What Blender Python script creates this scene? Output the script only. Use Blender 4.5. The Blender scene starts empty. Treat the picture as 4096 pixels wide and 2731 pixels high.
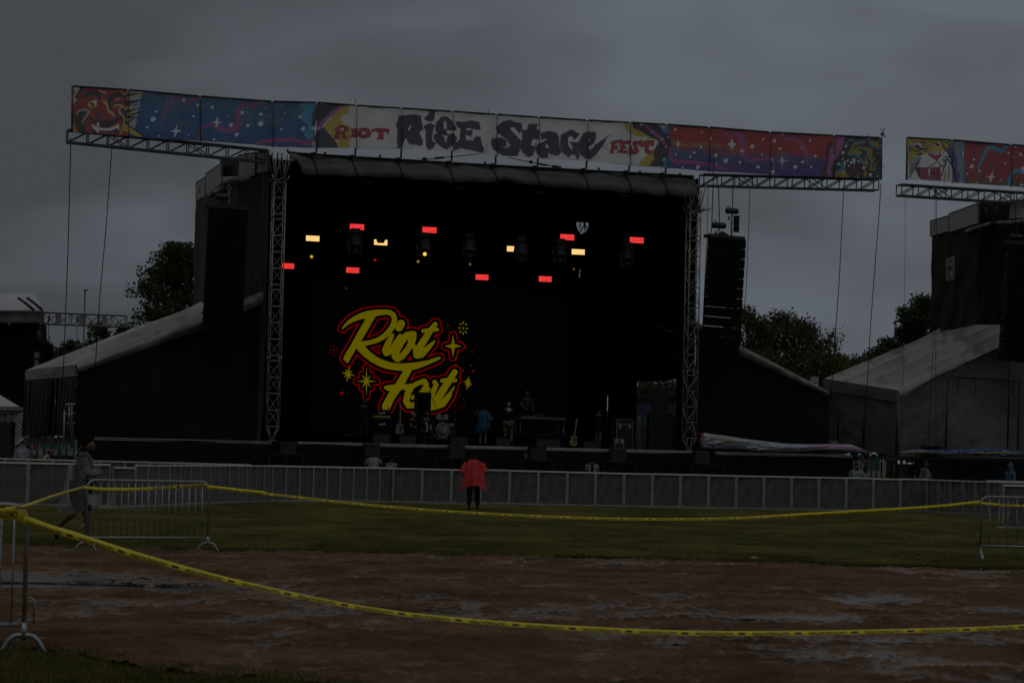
import bpy, bmesh, math, random
import numpy as np
from mathutils import Vector, Matrix, Euler
from mathutils.geometry import tessellate_polygon
random.seed(7); RNG = np.random.default_rng(11)
SC = bpy.context.scene; COL = SC.collection
R = math.radians
# ------------------------------------------------------------------ camera
F = 9800.0                                   # focal length in pixels of a 4096 px wide frame
CAM = Vector((0, 0, 1.6))
ROT = Matrix.Rotation(R(90 + 2.734), 3, 'X') @ Matrix.Rotation(R(1.30), 3, 'Z')
cd = bpy.data.cameras.new('Camera'); cam = bpy.data.objects.new('Camera', cd); COL.objects.link(cam)
cd.sensor_width = 36; cd.lens = F / 4096 * 36; cd.clip_start = 0.5; cd.clip_end = 3000
cam.matrix_world = Matrix.Translation(CAM) @ ROT.to_4x4()
cd.dof.use_dof = True; cd.dof.focus_distance = 90; cd.dof.aperture_fstop = 6.3
SC.camera = cam
# ------------------------------------------------------------------ world: overcast sky
W = bpy.data.worlds.new('World'); SC.world = W; W.use_nodes = True
nt = W.node_tree; N = nt.nodes; L = nt.links; N.clear()
def wn(t, **k):
    n = N.new(t)
    for a, b in k.items(): setattr(n, a, b)
    return n
tc = wn('ShaderNodeTexCoord'); sky = wn('ShaderNodeTexSky', sky_type='NISHITA', sun_disc=False)
sky.sun_elevation = R(58); sky.sun_rotation = R(200); sky.air_density = 2; sky.dust_density = 6
mp = wn('ShaderNodeMapping'); mp.inputs['Scale'].default_value = (1, 1, 2.6)
L.new(tc.outputs['Generated'], mp.inputs[0])
n1 = wn('ShaderNodeTexNoise'); n1.inputs['Scale'].default_value = 4.6; n1.inputs['Detail'].default_value = 3; n1.inputs['Roughness'].default_value = .42; n1.inputs['Distortion'].default_value = .6
L.new(mp.outputs[0], n1.inputs['Vector'])
n2 = wn('ShaderNodeTexNoise'); n2.inputs['Scale'].default_value = 16; n2.inputs['Detail'].default_value = 3; n2.inputs['Roughness'].default_value = .45
L.new(mp.outputs[0], n2.inputs['Vector'])
mx = wn('ShaderNodeMix', data_type='FLOAT'); mx.inputs[0].default_value = .22
L.new(n1.outputs[0], mx.inputs[2]); L.new(n2.outputs[0], mx.inputs[3])
cr = wn('ShaderNodeValToRGB'); e = cr.color_ramp.elements
e[0].position = .38; e[0].color = (.250, .278, .322, 1); e[1].position = .63; e[1].color = (.49, .56, .65, 1)
m_ = cr.color_ramp.elements.new(.5); m_.color = (.350, .394, .456, 1)
sx = wn('ShaderNodeSeparateXYZ'); L.new(tc.outputs['Generated'], sx.inputs[0])
g1 = wn('ShaderNodeMath', operation='MULTIPLY_ADD'); g1.inputs[1].default_value = .28; L.new(sx.outputs[0], g1.inputs[0]); L.new(mx.outputs[0], g1.inputs[2])
g2 = wn('ShaderNodeMath', operation='MULTIPLY_ADD'); g2.inputs[1].default_value = -.36; L.new(sx.outputs[2], g2.inputs[0]); L.new(g1.outputs[0], g2.inputs[2])
g3 = wn('ShaderNodeMath', operation='ADD'); g3.inputs[1].default_value = .035; L.new(g2.outputs[0], g3.inputs[0]); L.new(g3.outputs[0], cr.inputs[0])
mr = wn('ShaderNodeMapRange'); mr.inputs[1].default_value = .16; mr.inputs[2].default_value = .9; mr.inputs[3].default_value = 10; mr.inputs[4].default_value = 32
L.new(sx.outputs[2], mr.inputs[0])
vm = wn('ShaderNodeVectorMath', operation='SCALE'); L.new(cr.outputs[0], vm.inputs[0]); L.new(mr.outputs[0], vm.inputs['Scale'])
tz = wn('ShaderNodeMapRange'); tz.inputs[1].default_value = .2; tz.inputs[2].default_value = .6; L.new(sx.outputs[2], tz.inputs[0])
tm = wn('ShaderNodeMix', data_type='RGBA', blend_type='MULTIPLY'); L.new(tz.outputs[0], tm.inputs[0]); L.new(vm.outputs[0], tm.inputs[6]); tm.inputs[7].default_value = (1.08, 1.0, .84, 1)
mc = wn('ShaderNodeMix', data_type='RGBA'); mc.inputs[0].default_value = .96
L.new(sky.outputs[0], mc.inputs[6]); L.new(tm.outputs[2], mc.inputs[7])
bg = wn('ShaderNodeBackground'); bg.inputs[1].default_value = .1
L.new(mc.outputs[2], bg.inputs[0]); wo = wn('ShaderNodeOutputWorld'); L.new(bg.outputs[0], wo.inputs[0])
sd = bpy.data.lights.new('Sun', 'SUN'); sd.energy = .5; sd.angle = R(25); sd.color = (1, .97, .93)
so = bpy.data.objects.new('Sun', sd); COL.objects.link(so); so.rotation_euler = (R(32), 0, R(-20))
SC.view_settings.view_transform = 'Standard'; SC.view_settings.look = 'None'; SC.view_settings.exposure = -2.12; SC.view_settings.gamma = 1
# ------------------------------------------------------------------ placing helpers
def ray(px, py): return ROT @ Vector(((px - 2048) / F, -(py - 1365.5) / F, -1))
def hit(px, py, p, n):
    d = ray(px, py); return CAM + d * ((p - CAM).dot(n) / d.dot(n))
YAW = R(16.5); U = Vector((math.cos(YAW), math.sin(YAW), 0)); V = Vector((-math.sin(YAW), math.cos(YAW), 0)); O = Vector((0, 97, 0))
def SP(px, py, w=0.): return hit(px, py, O + V * w, V)              # on a plane parallel to the stage front
def YP(px, py, Y): return hit(px, py, Vector((0, Y, 0)), Vector((0, 1, 0)))
def GP(px, Y):                                                      # ground point under column px at distance Y
    p = YP(px, 1833 + 15680 / Y, Y); p.z = 0; return p
DECK = 2.07
def ST(px, w, z=DECK): p = SP(px, 1780, w); p.z = z; return p       # stage floor point
# ------------------------------------------------------------------ objects
def tag(o, label, cat=None, group=None, kind=None):
    if label: o['label'] = label
    if cat: o['category'] = cat
    if group: o['group'] = group
    if kind: o['kind'] = kind
    return o
def thing(name, label, cat, loc=(0, 0, 0), rz=0, group=None):
    o = bpy.data.objects.new(name, None); COL.objects.link(o); o.empty_display_size = .2
    o.location = loc; o.rotation_euler = (0, 0, rz); return tag(o, label, cat, group)
def link(name, me, parent=None, loc=None):
    o = bpy.data.objects.new(name, me); COL.objects.link(o)
    if parent is not None: o.parent = parent
    if loc is not None: o.location = loc
    return o
def dup(root, loc, rz=None, label=None, group=None):
    r = root.copy(); COL.objects.link(r); r.location = loc
    if rz is not None: r.rotation_euler = (0, 0, rz)
    if label: r['label'] = label
    if group: r['group'] = group
    for ch in list(root.children):
        c = ch.copy(); COL.objects.link(c); c.parent = r
        for g in list(ch.children):
            d = g.copy(); COL.objects.link(d); d.parent = c
    return r
ORD = 'first second third fourth fifth sixth seventh eighth ninth tenth eleventh twelfth thirteenth fourteenth fifteenth sixteenth seventeenth eighteenth nineteenth twentieth'.split() + ['twenty-' + s for s in 'first second third fourth fifth sixth seventh eighth ninth'.split()] + ['thirtieth']
class MB:
    def __init__(s, org=None): s.v = []; s.f = []; s.m = []; s.mi = 0; s.org = Vector(org) if org is not None else None; s.sm = []; s.smooth = False
    def add(s, vs, fs):
        b = len(s.v); s.v += [tuple(v) for v in vs]; s.f += [tuple(i + b for i in f) for f in fs]; s.m += [s.mi] * len(fs); s.sm += [s.smooth] * len(fs); return s
    def box(s, c, size, ax=None, rz=0, taper=1):
        c = Vector(c); hx, hy, hz = [q / 2 for q in size]
        X, Y, Z = ax if ax else (Vector((math.cos(rz), math.sin(rz), 0)), Vector((-math.sin(rz), math.cos(rz), 0)), Vector((0, 0, 1)))
        vs = [c + X * (i * hx * (taper if k > 0 else 1)) + Y * (j * hy * (taper if k > 0 else 1)) + Z * (k * hz) for k in (-1, 1) for j in (-1, 1) for i in (-1, 1)]
        return s.add(vs, [(0, 2, 3, 1), (4, 5, 7, 6), (0, 1, 5, 4), (2, 6, 7, 3), (0, 4, 6, 2), (1, 3, 7, 5)])
    def tube(s, a, b, r, n=6, r2=None, cap=True):
        a = Vector(a); b = Vector(b); d = b - a
        if d.length < 1e-6: return s
        d.normalize(); q = Vector((0, 0, 1)) if abs(d.z) < .9 else Vector((1, 0, 0)); X = d.cross(q).normalized(); Y = d.cross(X)
        r2 = r if r2 is None else r2; vs = []
        for p, rr in ((a, r), (b, r2)):
            vs += [p + (X * math.cos(2 * math.pi * i / n) + Y * math.sin(2 * math.pi * i / n)) * rr for i in range(n)]
        fs = [(i, (i + 1) % n, n + (i + 1) % n, n + i) for i in range(n)]
        if cap: fs += [tuple(range(n))[::-1], tuple(range(n, 2 * n))]
        o = s.smooth; s.smooth = n > 5; s.add(vs, fs); s.smooth = o; return s
    def path(s, pts, r, n=6):
        pts = [Vector(p) for p in pts]; rs = r if isinstance(r, (list, tuple)) else [r] * len(pts); vs = []; X = None
        for i, p in enumerate(pts):
            d = (pts[min(i + 1, len(pts) - 1)] - pts[max(i - 1, 0)]).normalized()
            if X is None: q = Vector((0, 0, 1)) if abs(d.z) < .9 else Vector((1, 0, 0)); X = d.cross(q).normalized()
            X = (X - d * X.dot(d)).normalized(); Y = d.cross(X)
            vs += [p + (X * math.cos(2 * math.pi * k / n) + Y * math.sin(2 * math.pi * k / n)) * rs[i] for k in range(n)]
        fs = [(i * n + k, i * n + (k + 1) % n, (i + 1) * n + (k + 1) % n, (i + 1) * n + k) for i in range(len(pts) - 1) for k in range(n)]
        fs += [tuple(range(n))[::-1], tuple(range((len(pts) - 1) * n, len(pts) * n))]
        o = s.smooth; s.smooth = True; s.add(vs, fs); s.smooth = o; return s
    def lathe(s, c, prof, n=16, ax=None, sy=1):
        c = Vector(c); X, Y, Z = ax if ax else (Vector((1, 0, 0)), Vector((0, 1, 0)), Vector((0, 0, 1))); vs = []
        for r, z in prof: vs += [c + X * (r * math.cos(2 * math.pi * i / n)) + Y * (r * sy * math.sin(2 * math.pi * i / n)) + Z * z for i in range(n)]
        fs = [(j * n + i, j * n + (i + 1) % n, (j + 1) * n + (i + 1) % n, (j + 1) * n + i) for j in range(len(prof) - 1) for i in range(n)]
        o = s.smooth; s.smooth = True; s.add(vs, fs); s.smooth = o
        if prof[0][0] > 1e-4: s.add(vs[:n], [tuple(range(n))[::-1]])
        if prof[-1][0] > 1e-4: s.add(vs[-n:], [tuple(range(n))])
        return s
    def prism(s, pts, off):                                          # planar polygon thickened by vector off
        pts = [Vector(p) for p in pts]; off = Vector(off); n = len(pts)
        tr = tessellate_polygon([pts]); vs = pts + [p + off for p in pts]
        fs = [tuple(t) for t in tr] + [tuple(q + n for q in reversed(t)) for t in tr] + [(i, i + n, (i + 1) % n + n, (i + 1) % n) for i in range(n)]
        return s.add(vs, fs)
    def grid(s, fn, nu, nv):
        vs = [fn(i / nu, j / nv) for j in range(nv + 1) for i in range(nu + 1)]; k = nu + 1
        o = s.smooth; s.smooth = True
        s.add(vs, [(j * k + i, j * k + i + 1, (j + 1) * k + i + 1, (j + 1) * k + i) for j in range(nv) for i in range(nu)]); s.smooth = o; return s
    def truss(s, a, b, e1, e2, h1, h2, seg, r=.025, rb=.014, n=5, alt=True):
        a = Vector(a); b = Vector(b); cs = [e1 * (i * h1 / 2) + e2 * (j * h2 / 2) for i, j in ((-1, -1), (1, -1), (1, 1), (-1, 1))]
        for c in cs: s.tube(a + c, b + c, r, n)
        k = max(1, round((b - a).length / seg))
        for t in range(k + 1):
            p = a.lerp(b, t / k)
            for q in range(4):
                s.tube(p + cs[q], p + cs[(q + 1) % 4], rb, 4, cap=False)
                if t < k:
                    p2 = a.lerp(b, (t + 1) / k); x, y = (q, (q + 1) % 4)
                    if alt and (t + q) % 2: x, y = y, x
                    s.tube(p + cs[x], p2 + cs[y], rb, 4, cap=False)
        return s
    def build(s, name, mat, parent=None, local=False, bev=0):
        """local=False: vertices are in world space; the object sits at org (or its parent's place)"""
        me = bpy.data.meshes.new(name)
        org = Vector((0, 0, 0))
        if not local:
            if s.org is not None: org = s.org
            elif parent is not None: org = parent.location.copy()
        vs = [(v[0] - org.x, v[1] - org.y, v[2] - org.z) for v in s.v]
        me.from_pydata(vs, [], s.f)
        for m in (mat if isinstance(mat, (list, tuple)) else [mat]): me.materials.append(m)
        me.polygons.foreach_set('material_index', s.m); me.polygons.foreach_set('use_smooth', s.sm); me.update()
        bm = bmesh.new(); bm.from_mesh(me); bmesh.ops.recalc_face_normals(bm, faces=bm.faces); bm.to_mesh(me); bm.free()
        o = link(name, me, parent)
        if parent is None: o.location = org
        return o
def npmesh(name, verts, faces, mat, parent=None, loc=(0, 0, 0), cols=None, smooth=False, mi=None):
    me = bpy.data.meshes.new(name); verts = np.asarray(verts, dtype=np.float32); faces = np.asarray(faces, dtype=np.int32); k = faces.shape[1]
    me.vertices.add(len(verts)); me.vertices.foreach_set('co', verts.ravel())
    me.loops.add(faces.size); me.loops.foreach_set('vertex_index', faces.ravel())
    me.polygons.add(len(faces)); me.polygons.foreach_set('loop_start', np.arange(0, faces.size, k, dtype=np.int32))
    for m in (mat if isinstance(mat, (list, tuple)) else [mat]): me.materials.append(m)
    if mi is not None: me.polygons.foreach_set('material_index', np.asarray(mi, dtype=np.int32))
    if smooth: me.polygons.foreach_set('use_smooth', np.ones(len(faces), dtype=bool))
    me.update(calc_edges=True)
    if cols is not None:                                            # per face colour
        c = np.ones((faces.size, 4), dtype=np.float32); c[:, :3] = np.repeat(cols, k, axis=0)
        at = me.color_attributes.new('Col', 'FLOAT_COLOR', 'CORNER'); at.data.foreach_set('color', c.ravel())
    o = link(name, me, parent, loc); return o
# ------------------------------------------------------------------ materials
MATS = {}
def M(name, col=(.5, .5, .5), rough=.6, metal=0, var=.18, vs=3., bump=0, bs=20., spec=.5, dirt=None, trans=0, alpha=1, emit=None, es=1, aniso=(1, 1, 1), attr=False, coat=0):
    if name in MATS: return MATS[name]
    m = bpy.data.materials.new(name); m.use_nodes = True; t = m.node_tree; n = t.nodes; l = t.links; b = n['Principled BSDF']
    b.inputs['Roughness'].default_value = rough; b.inputs['Metallic'].default_value = metal; b.inputs['Specular IOR Level'].default_value = spec; b.inputs['Coat Weight'].default_value = coat
    co = n.new('ShaderNodeTexCoord'); mpn = n.new('ShaderNodeMapping'); mpn.inputs['Scale'].default_value = aniso; l.new(co.outputs['Object'], mpn.inputs[0])
    if attr:
        at = n.new('ShaderNodeAttribute'); at.attribute_name = 'Col'; src = at.outputs['Color']
    else:
        rg = n.new('ShaderNodeRGB'); rg.outputs[0].default_value = (*col, 1); src = rg.outputs[0]
    if var > 0:
        nz = n.new('ShaderNodeTexNoise'); nz.inputs['Scale'].default_value = vs; nz.inputs['Detail'].default_value = 4; l.new(mpn.outputs[0], nz.inputs['Vector'])
        ma = n.new('ShaderNodeMapRange'); ma.inputs[1].default_value = .3; ma.inputs[2].default_value = .7; ma.inputs[3].default_value = 1 - var; ma.inputs[4].default_value = 1 + var; l.new(nz.outputs[0], ma.inputs[0])
        vmn = n.new('ShaderNodeVectorMath'); vmn.operation = 'SCALE'; l.new(src, vmn.inputs[0]); l.new(ma.outputs[0], vmn.inputs['Scale']); src = vmn.outputs[0]
    if dirt:
        dc, dth, dsc = dirt; nd = n.new('ShaderNodeTexNoise'); nd.inputs['Scale'].default_value = dsc; nd.inputs['Detail'].default_value = 6; l.new(mpn.outputs[0], nd.inputs['Vector'])
        rr = n.new('ShaderNodeMapRange'); rr.inputs[1].default_value = dth; rr.inputs[2].default_value = dth + .12; l.new(nd.outputs[0], rr.inputs[0])
        mm = n.new('ShaderNodeMix'); mm.data_type = 'RGBA'; l.new(rr.outputs[0], mm.inputs[0]); l.new(src, mm.inputs[6]); mm.inputs[7].default_value = (*dc, 1); src = mm.outputs[2]
    l.new(src, b.inputs['Base Color'])
    if bump:
        bn = n.new('ShaderNodeTexNoise'); bn.inputs['Scale'].default_value = bs; bn.inputs['Detail'].default_value = 4; l.new(mpn.outputs[0], bn.inputs['Vector'])
        bb = n.new('ShaderNodeBump'); bb.inputs['Strength'].default_value = 1; bb.inputs['Distance'].default_value = bump; l.new(bn.outputs[0], bb.inputs['Height']); l.new(bb.outputs[0], b.inputs['Normal'])
    if emit: b.inputs['Emission Color'].default_value = (*emit, 1); b.inputs['Emission Strength'].default_value = es
    out = n['Material Output']; cur = b.outputs[0]
    if trans:
        tr = n.new('ShaderNodeBsdfTranslucent'); l.new(src, tr.inputs[0]); ms = n.new('ShaderNodeMixShader'); ms.inputs[0].default_value = trans; l.new(cur, ms.inputs[1]); l.new(tr.outputs[0], ms.inputs[2]); cur = ms.outputs[0]
    if alpha < 1:
        tp = n.new('ShaderNodeBsdfTransparent'); ms = n.new('ShaderNodeMixShader'); ms.inputs[0].default_value = alpha; l.new(tp.outputs[0], ms.inputs[1]); l.new(cur, ms.inputs[2]); cur = ms.outputs[0]
    l.new(cur, out.inputs[0]); MATS[name] = m; return m
def EM(name, attr=False, col=(1, 1, 1), s=1):
    if name in MATS: return MATS[name]
    m = bpy.data.materials.new(name); m.use_nodes = True; t = m.node_tree; n = t.nodes; l = t.links; n.remove(n['Principled BSDF'])
    e = n.new('ShaderNodeEmission'); e.inputs[1].default_value = s; e.inputs[0].default_value = (*col, 1)
    if attr: a = n.new('ShaderNodeAttribute'); a.attribute_name = 'Col'; l.new(a.outputs['Color'], e.inputs[0])
    l.new(e.outputs[0], n['Material Output'].inputs[0]); MATS[name] = m; return m
ALU = M('aluminium', (.33, .33, .32), .5, .6, bump=.0004, bs=60)
ALUD = M('weathered_aluminium', (.25, .25, .24), .5, .4, var=.25)
ALUB = M('bright_rail', (.72, .72, .70), .4, .2, var=.12)
GALV = M('galvanised_steel', (.3, .31, .32), .42, .8, var=.25, vs=25, bump=.0005, bs=90)
STEELD = M('dark_steel', (.03, .03, .032), .5, .4)
BLK = M('black_paint', (.012, .012, .013), .55)
BLKC = M('black_cloth', (.010, .0105, .015), .9, var=.35, vs=1.2, bump=.05, bs=2, spec=.12)
BLKIN = M('stage_black', (.004, .004, .0045), .9, var=.3, spec=.15)
GRILL = M('speaker_grille', (.004, .004, .0045), .8, bump=.002, bs=120, spec=.12)
# value noise
NT = {}
def vnoise(x, y, seed=0):
    if seed not in NT: NT[seed] = np.random.default_rng(seed).random((256, 256))
    T = NT[seed]; xi = np.floor(x).astype(int); yi = np.floor(y).astype(int); fx = x - xi; fy = y - yi
    fx = fx * fx * (3 - 2 * fx); fy = fy * fy * (3 - 2 * fy); g = lambda a, b: T[a & 255, b & 255]
    return (g(xi, yi) * (1 - fx) + g(xi + 1, yi) * fx) * (1 - fy) + (g(xi, yi + 1) * (1 - fx) + g(xi + 1, yi + 1) * fx) * fy
def fbm(x, y, oct=5, seed=0, gain=.5):
    s = 0; a = 1; tot = 0
    for o in range(oct): s = s + a * vnoise(x * 2 ** o + 17 * o, y * 2 ** o + 31 * o, seed + o); tot += a; a *= gain
    return s / tot
# ------------------------------------------------------------------ ground
TURF = bpy.data.materials.new('turf'); TURF.use_nodes = True
def turf_nodes(m, c1, c2, c3):
    t = m.node_tree; n = t.nodes; l = t.links; b = n['Principled BSDF']; b.inputs['Roughness'].default_value = .95; b.inputs['Specular IOR Level'].default_value = .05
    co = n.new('ShaderNodeTexCoord')
    def nz(sc, det, mps=(1, 1, 1), ro=.55):
        mpn = n.new('ShaderNodeMapping'); mpn.inputs['Scale'].default_value = mps; l.new(co.outputs['Object'], mpn.inputs[0])
        q = n.new('ShaderNodeTexNoise'); q.inputs['Scale'].default_value = sc; q.inputs['Detail'].default_value = det; q.inputs['Roughness'].default_value = ro; l.new(mpn.outputs[0], q.inputs['Vector']); return q.outputs[0]
    r1 = n.new('ShaderNodeValToRGB'); e = r1.color_ramp.elements; e[0].position = .43; e[0].color = (*c1, 1); e[1].position = .58; e[1].color = (*c2, 1)
    l.new(nz(.55, 6, (.6, .35, 1), .6), r1.inputs[0])
    r2 = n.new('ShaderNodeMapRange'); r2.inputs[1].default_value = .5; r2.inputs[2].default_value = .72; l.new(nz(2.2, 5, (.5, .4, 1), .65), r2.inputs[0])
    mm = n.new('ShaderNodeMix'); mm.data_type = 'RGBA'; l.new(r2.outputs[0], mm.inputs[0]); l.new(r1.outputs[0], mm.inputs[6]); mm.inputs[7].default_value = (*c3, 1)
    r3 = n.new('ShaderNodeMapRange'); r3.inputs[1].default_value = .3; r3.inputs[2].default_value = .7; r3.inputs[3].default_value = .55; r3.inputs[4].default_value = 1.45; l.new(nz(14, 5, (1, .3, 1), .75), r3.inputs[0])
    sc = n.new('ShaderNodeVectorMath'); sc.operation = 'SCALE'; l.new(mm.outputs[2], sc.inputs[0]); l.new(r3.outputs[0], sc.inputs['Scale']); l.new(sc.outputs[0], b.inputs['Base Color'])
    bb = n.new('ShaderNodeBump'); bb.inputs['Distance'].default_value = .03; l.new(nz(30, 4), bb.inputs['Height']); l.new(bb.outputs[0], b.inputs['Normal'])
turf_nodes(TURF, (.040, .045, .010), (.092, .084, .020), (.15, .098, .034))
g = MB(); g.smooth = False
g.add([(-900, -60, -.16), (900, -60, -.16), (900, 1500, -.16), (-900, 1500, -.16)], [(0, 1, 2, 3)])
tag(g.build('ground', TURF), 'dull wet turf reaching the horizon under everything', kind='structure')
# edge of the dirt infield (far side), as a function of x
def far_edge(x): return 39.6 - .0 * x + .35 * np.sin(x * .55 + 1) + .12 * np.sin(x * 2.1)
# near turf corner bottom-left: dirt starts beyond near_edge(x)
def near_edge(x): return 20.1 - (x + 4.2) * .95 + .25 * np.sin(x * 3.1)
# grass field sheet, gently uneven
nx, ny = 260, 130
xs = np.linspace(-34, 34, nx + 1); ty = np.linspace(0, 1, ny + 1)
X, T = np.meshgrid(xs, ty); E = far_edge(X); Y = E + (150 - E) * T ** 1.7
Z = .015 + .03 * (fbm(X * .8, Y * .5, 4, 3) - .5) * np.clip((Y - E) / 1.5, 0, 1); Z[0] = -.05
vv = np.stack([X, Y, Z], -1).reshape(-1, 3); idx = np.arange((nx + 1) * (ny + 1)).reshape(ny + 1, nx + 1)
ff = np.stack([idx[:-1, :-1], idx[:-1, 1:], idx[1:, 1:], idx[1:, :-1]], -1).reshape(-1, 4)
tag(npmesh('grass_field', vv, ff, TURF, smooth=True), 'mown green and brown patchy lawn between the dirt and the barriers', kind='structure')
# dirt infield
DIRT = bpy.data.materials.new('wet_dirt'); DIRT.use_nodes = True
t = DIRT.node_tree; n = t.nodes; l = t.links; b = n['Principled BSDF']; co = n.new('ShaderNodeTexCoord')
def nz(sc, det, mps=(1, 1, 1), ro=.6):
    mpn = n.new('ShaderNodeMapping'); mpn.inputs['Scale'].default_value = mps; l.new(co.outputs['Object'], mpn.inputs[0])
    q = n.new('ShaderNodeTexNoise'); q.inputs['Scale'].default_value = sc; q.inputs['Detail'].default_value = det; q.inputs['Roughness'].default_value = ro; l.new(mpn.outputs[0], q.inputs['Vector']); return q.outputs[0]
r1 = n.new('ShaderNodeValToRGB'); e = r1.color_ramp.elements; e[0].position = .35; e[0].color = (.074, .041, .023, 1); e[1].position = .65; e[1].color = (.172, .104, .064, 1); l.new(nz(.7, 7), r1.inputs[0])
r3 = n.new('ShaderNodeMapRange'); r3.inputs[1].default_value = .3; r3.inputs[2].default_value = .7; r3.inputs[3].default_value = .68; r3.inputs[4].default_value = 1.3; l.new(nz(9, 6, (1, .55, 1), .72), r3.inputs[0])
sc = n.new('ShaderNodeVectorMath'); sc.operation = 'SCALE'; l.new(r1.outputs[0], sc.inputs[0]); l.new(r3.outputs[0], sc.inputs['Scale']); l.new(sc.outputs[0], b.inputs['Base Color'])
b.inputs['Specular IOR Level'].default_value = .10
sz_ = n.new('ShaderNodeSeparateXYZ'); l.new(co.outputs['Object'], sz_.inputs[0]); ad_ = n.new('ShaderNodeMath'); ad_.operation = 'MULTIPLY_ADD'; ad_.inputs[1].default_value = .02; l.new(nz(6, 4), ad_.inputs[0]); l.new(sz_.outputs[2], ad_.inputs[2])
for sock, lo, hi in (('Roughness', .30, .85), ('Specular IOR Level', .5, .04)):
    mz = n.new('ShaderNodeMapRange'); mz.inputs[1].default_value = .013; mz.inputs[2].default_value = .034; mz.inputs[3].default_value = lo; mz.inputs[4].default_value = hi; l.new(ad_.outputs[0], mz.inputs[0]); l.new(mz.outputs[0], b.inputs[sock])
bb = n.new('ShaderNodeBump'); bb.inputs['Distance'].default_value = .035; l.new(nz(34, 6), bb.inputs['Height']); l.new(bb.outputs[0], b.inputs['Normal'])
nx, ny = 860, 430
ty = np.linspace(0, 1, ny + 1); Yl = 14.5 + (41.5 - 14.5) * ty ** 1.25
A = np.linspace(-1, 1, nx + 1); X = A[None, :] * (Yl[:, None] * .33 + .8); Y = np.repeat(Yl[:, None], nx + 1, 1)
def pool(x, y, cx, cy, rx, ry): return np.exp(-(((x - cx) / rx) ** 2 + ((y - cy) / ry) ** 2))
low = fbm(X * .42 + 3, Y * .20 + 1, 5, 21, .55)
mid = fbm(X * 1.5 + 5, Y * .75 + 9, 5, 41, .62)
fine = fbm(X * 5, Y * 3.2, 4, 61, .62); crum = fbm(X * 19, Y * 9, 3, 71, .6)
H = .055 * (low - .5) + .075 * (mid - .5) + .075 * (fine - .5) + .052 * (crum - .5) + .0245
def gx(px, Y_): return (px - 2048) / F * Y_
for px, py, rp, ry, d in ((100, 2318, 480, 1.5, .042), (700, 2348, 560, .55, .032), (820, 2470, 330, .7, .014), (1150, 2590, 300, .75, .026), (3050, 2470, 620, .6, .034), (2500, 2430, 560, .6, .022), (3900, 2560, 420, .75, .024), (3150, 2390, 640, .8, .012), (3000, 2350, 300, .4, .010), (2300, 2590, 500, .5, .010), (3950, 2660, 260, .4, .022),
                       (1500, 2690, 520, .35, .018), (1300, 2235, 420, .9, .014), (3900, 2260, 480, 1.0, .022), (2200, 2240, 280, .6, .008), (3350, 2615, 260, .3, .012), (350, 2400, 420, .7, .014), (2300, 2560, 200, .3, .012), (900, 2660, 300, .3, .010), (1800, 2470, 420, .4, .010)):
    Y_ = 15680 / (py - 1833 - .0228 * (px - 2048)); H -= 1.2 * d * pool(X, Y, gx(px, Y_), Y_, rp / F * Y_, ry * Y_ / 24)
for px, py, rp, ry, d in ((1900, 2600, 420, 1.2, .02), (2350, 2310, 700, 1.3, .016), (700, 2560, 260, .6, .014), (3000, 2690, 600, .7, .012), (2950, 2280, 500, 1.0, .014), (350, 2520, 420, 1., .016), (1700, 2350, 420, 1.5, .014)):
    Y_ = 15680 / (py - 1833 - .0228 * (px - 2048)); H += d * pool(X, Y, gx(px, Y_), Y_, rp / F * Y_, ry * Y_ / 24)
vv = np.stack([X, Y, H], -1).reshape(-1, 3); idx = np.arange((nx + 1) * (ny + 1)).reshape(ny + 1, nx + 1)
ff = np.stack([idx[:-1, :-1], idx[:-1, 1:], idx[1:, 1:], idx[1:, :-1]], -1).reshape(-1, 4)
fc = vv[ff].mean(1); ff = ff[(fc[:, 1] < far_edge(fc[:, 0]) + .25) & (fc[:, 1] > np.minimum(near_edge(fc[:, 0]), 30) - .5)]
tag(npmesh('dirt_infield', vv, ff, DIRT, smooth=True), 'reddish brown muddy baseball infield, rough and wet', kind='structure')
WATER = M('puddle_water', (.045, .030, .022), .10, var=0, spec=.5)
t = WATER.node_tree; n = t.nodes; l = t.links; b = n['Principled BSDF']; co = n.new('ShaderNodeTexCoord'); na = n.new('ShaderNodeTexNoise'); na.inputs['Scale'].default_value = 11; na.inputs['Detail'].default_value = 3; l.new(co.outputs['Object'], na.inputs['Vector']); nb_ = n.new('ShaderNodeTexNoise'); nb_.inputs['Scale'].default_value = .8; nb_.inputs['Detail'].default_value = 4; l.new(co.outputs['Object'], nb_.inputs['Vector'])
mr_ = n.new('ShaderNodeMapRange'); mr_.inputs[1].default_value = .42; mr_.inputs[2].default_value = .60; mr_.inputs[3].default_value = .0; mr_.inputs[4].default_value = 1; l.new(nb_.outputs[0], mr_.inputs[0]); bb = n.new('ShaderNodeBump'); bb.inputs['Distance'].default_value = .012; l.new(mr_.outputs[0], bb.inputs['Strength']); l.new(na.outputs[0], bb.inputs['Height']); l.new(bb.outputs[0], b.inputs['Normal'])
m2_ = n.new('ShaderNodeMapRange'); m2_.inputs[1].default_value = .42; m2_.inputs[2].default_value = .60; m2_.inputs[3].default_value = .03; m2_.inputs[4].default_value = .28; l.new(nb_.outputs[0], m2_.inputs[0]); l.new(m2_.outputs[0], b.inputs['Roughness'])
tag(MB().add([(-5.4, 14.6, 0), (5.4, 14.6, 0), (13.6, 39.5, 0), (-13.6, 39.5, 0)], [(0, 1, 2, 3)]).build('puddle_water', WATER), 'shallow brown rain puddles standing in the dirt', kind='structure')
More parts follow.
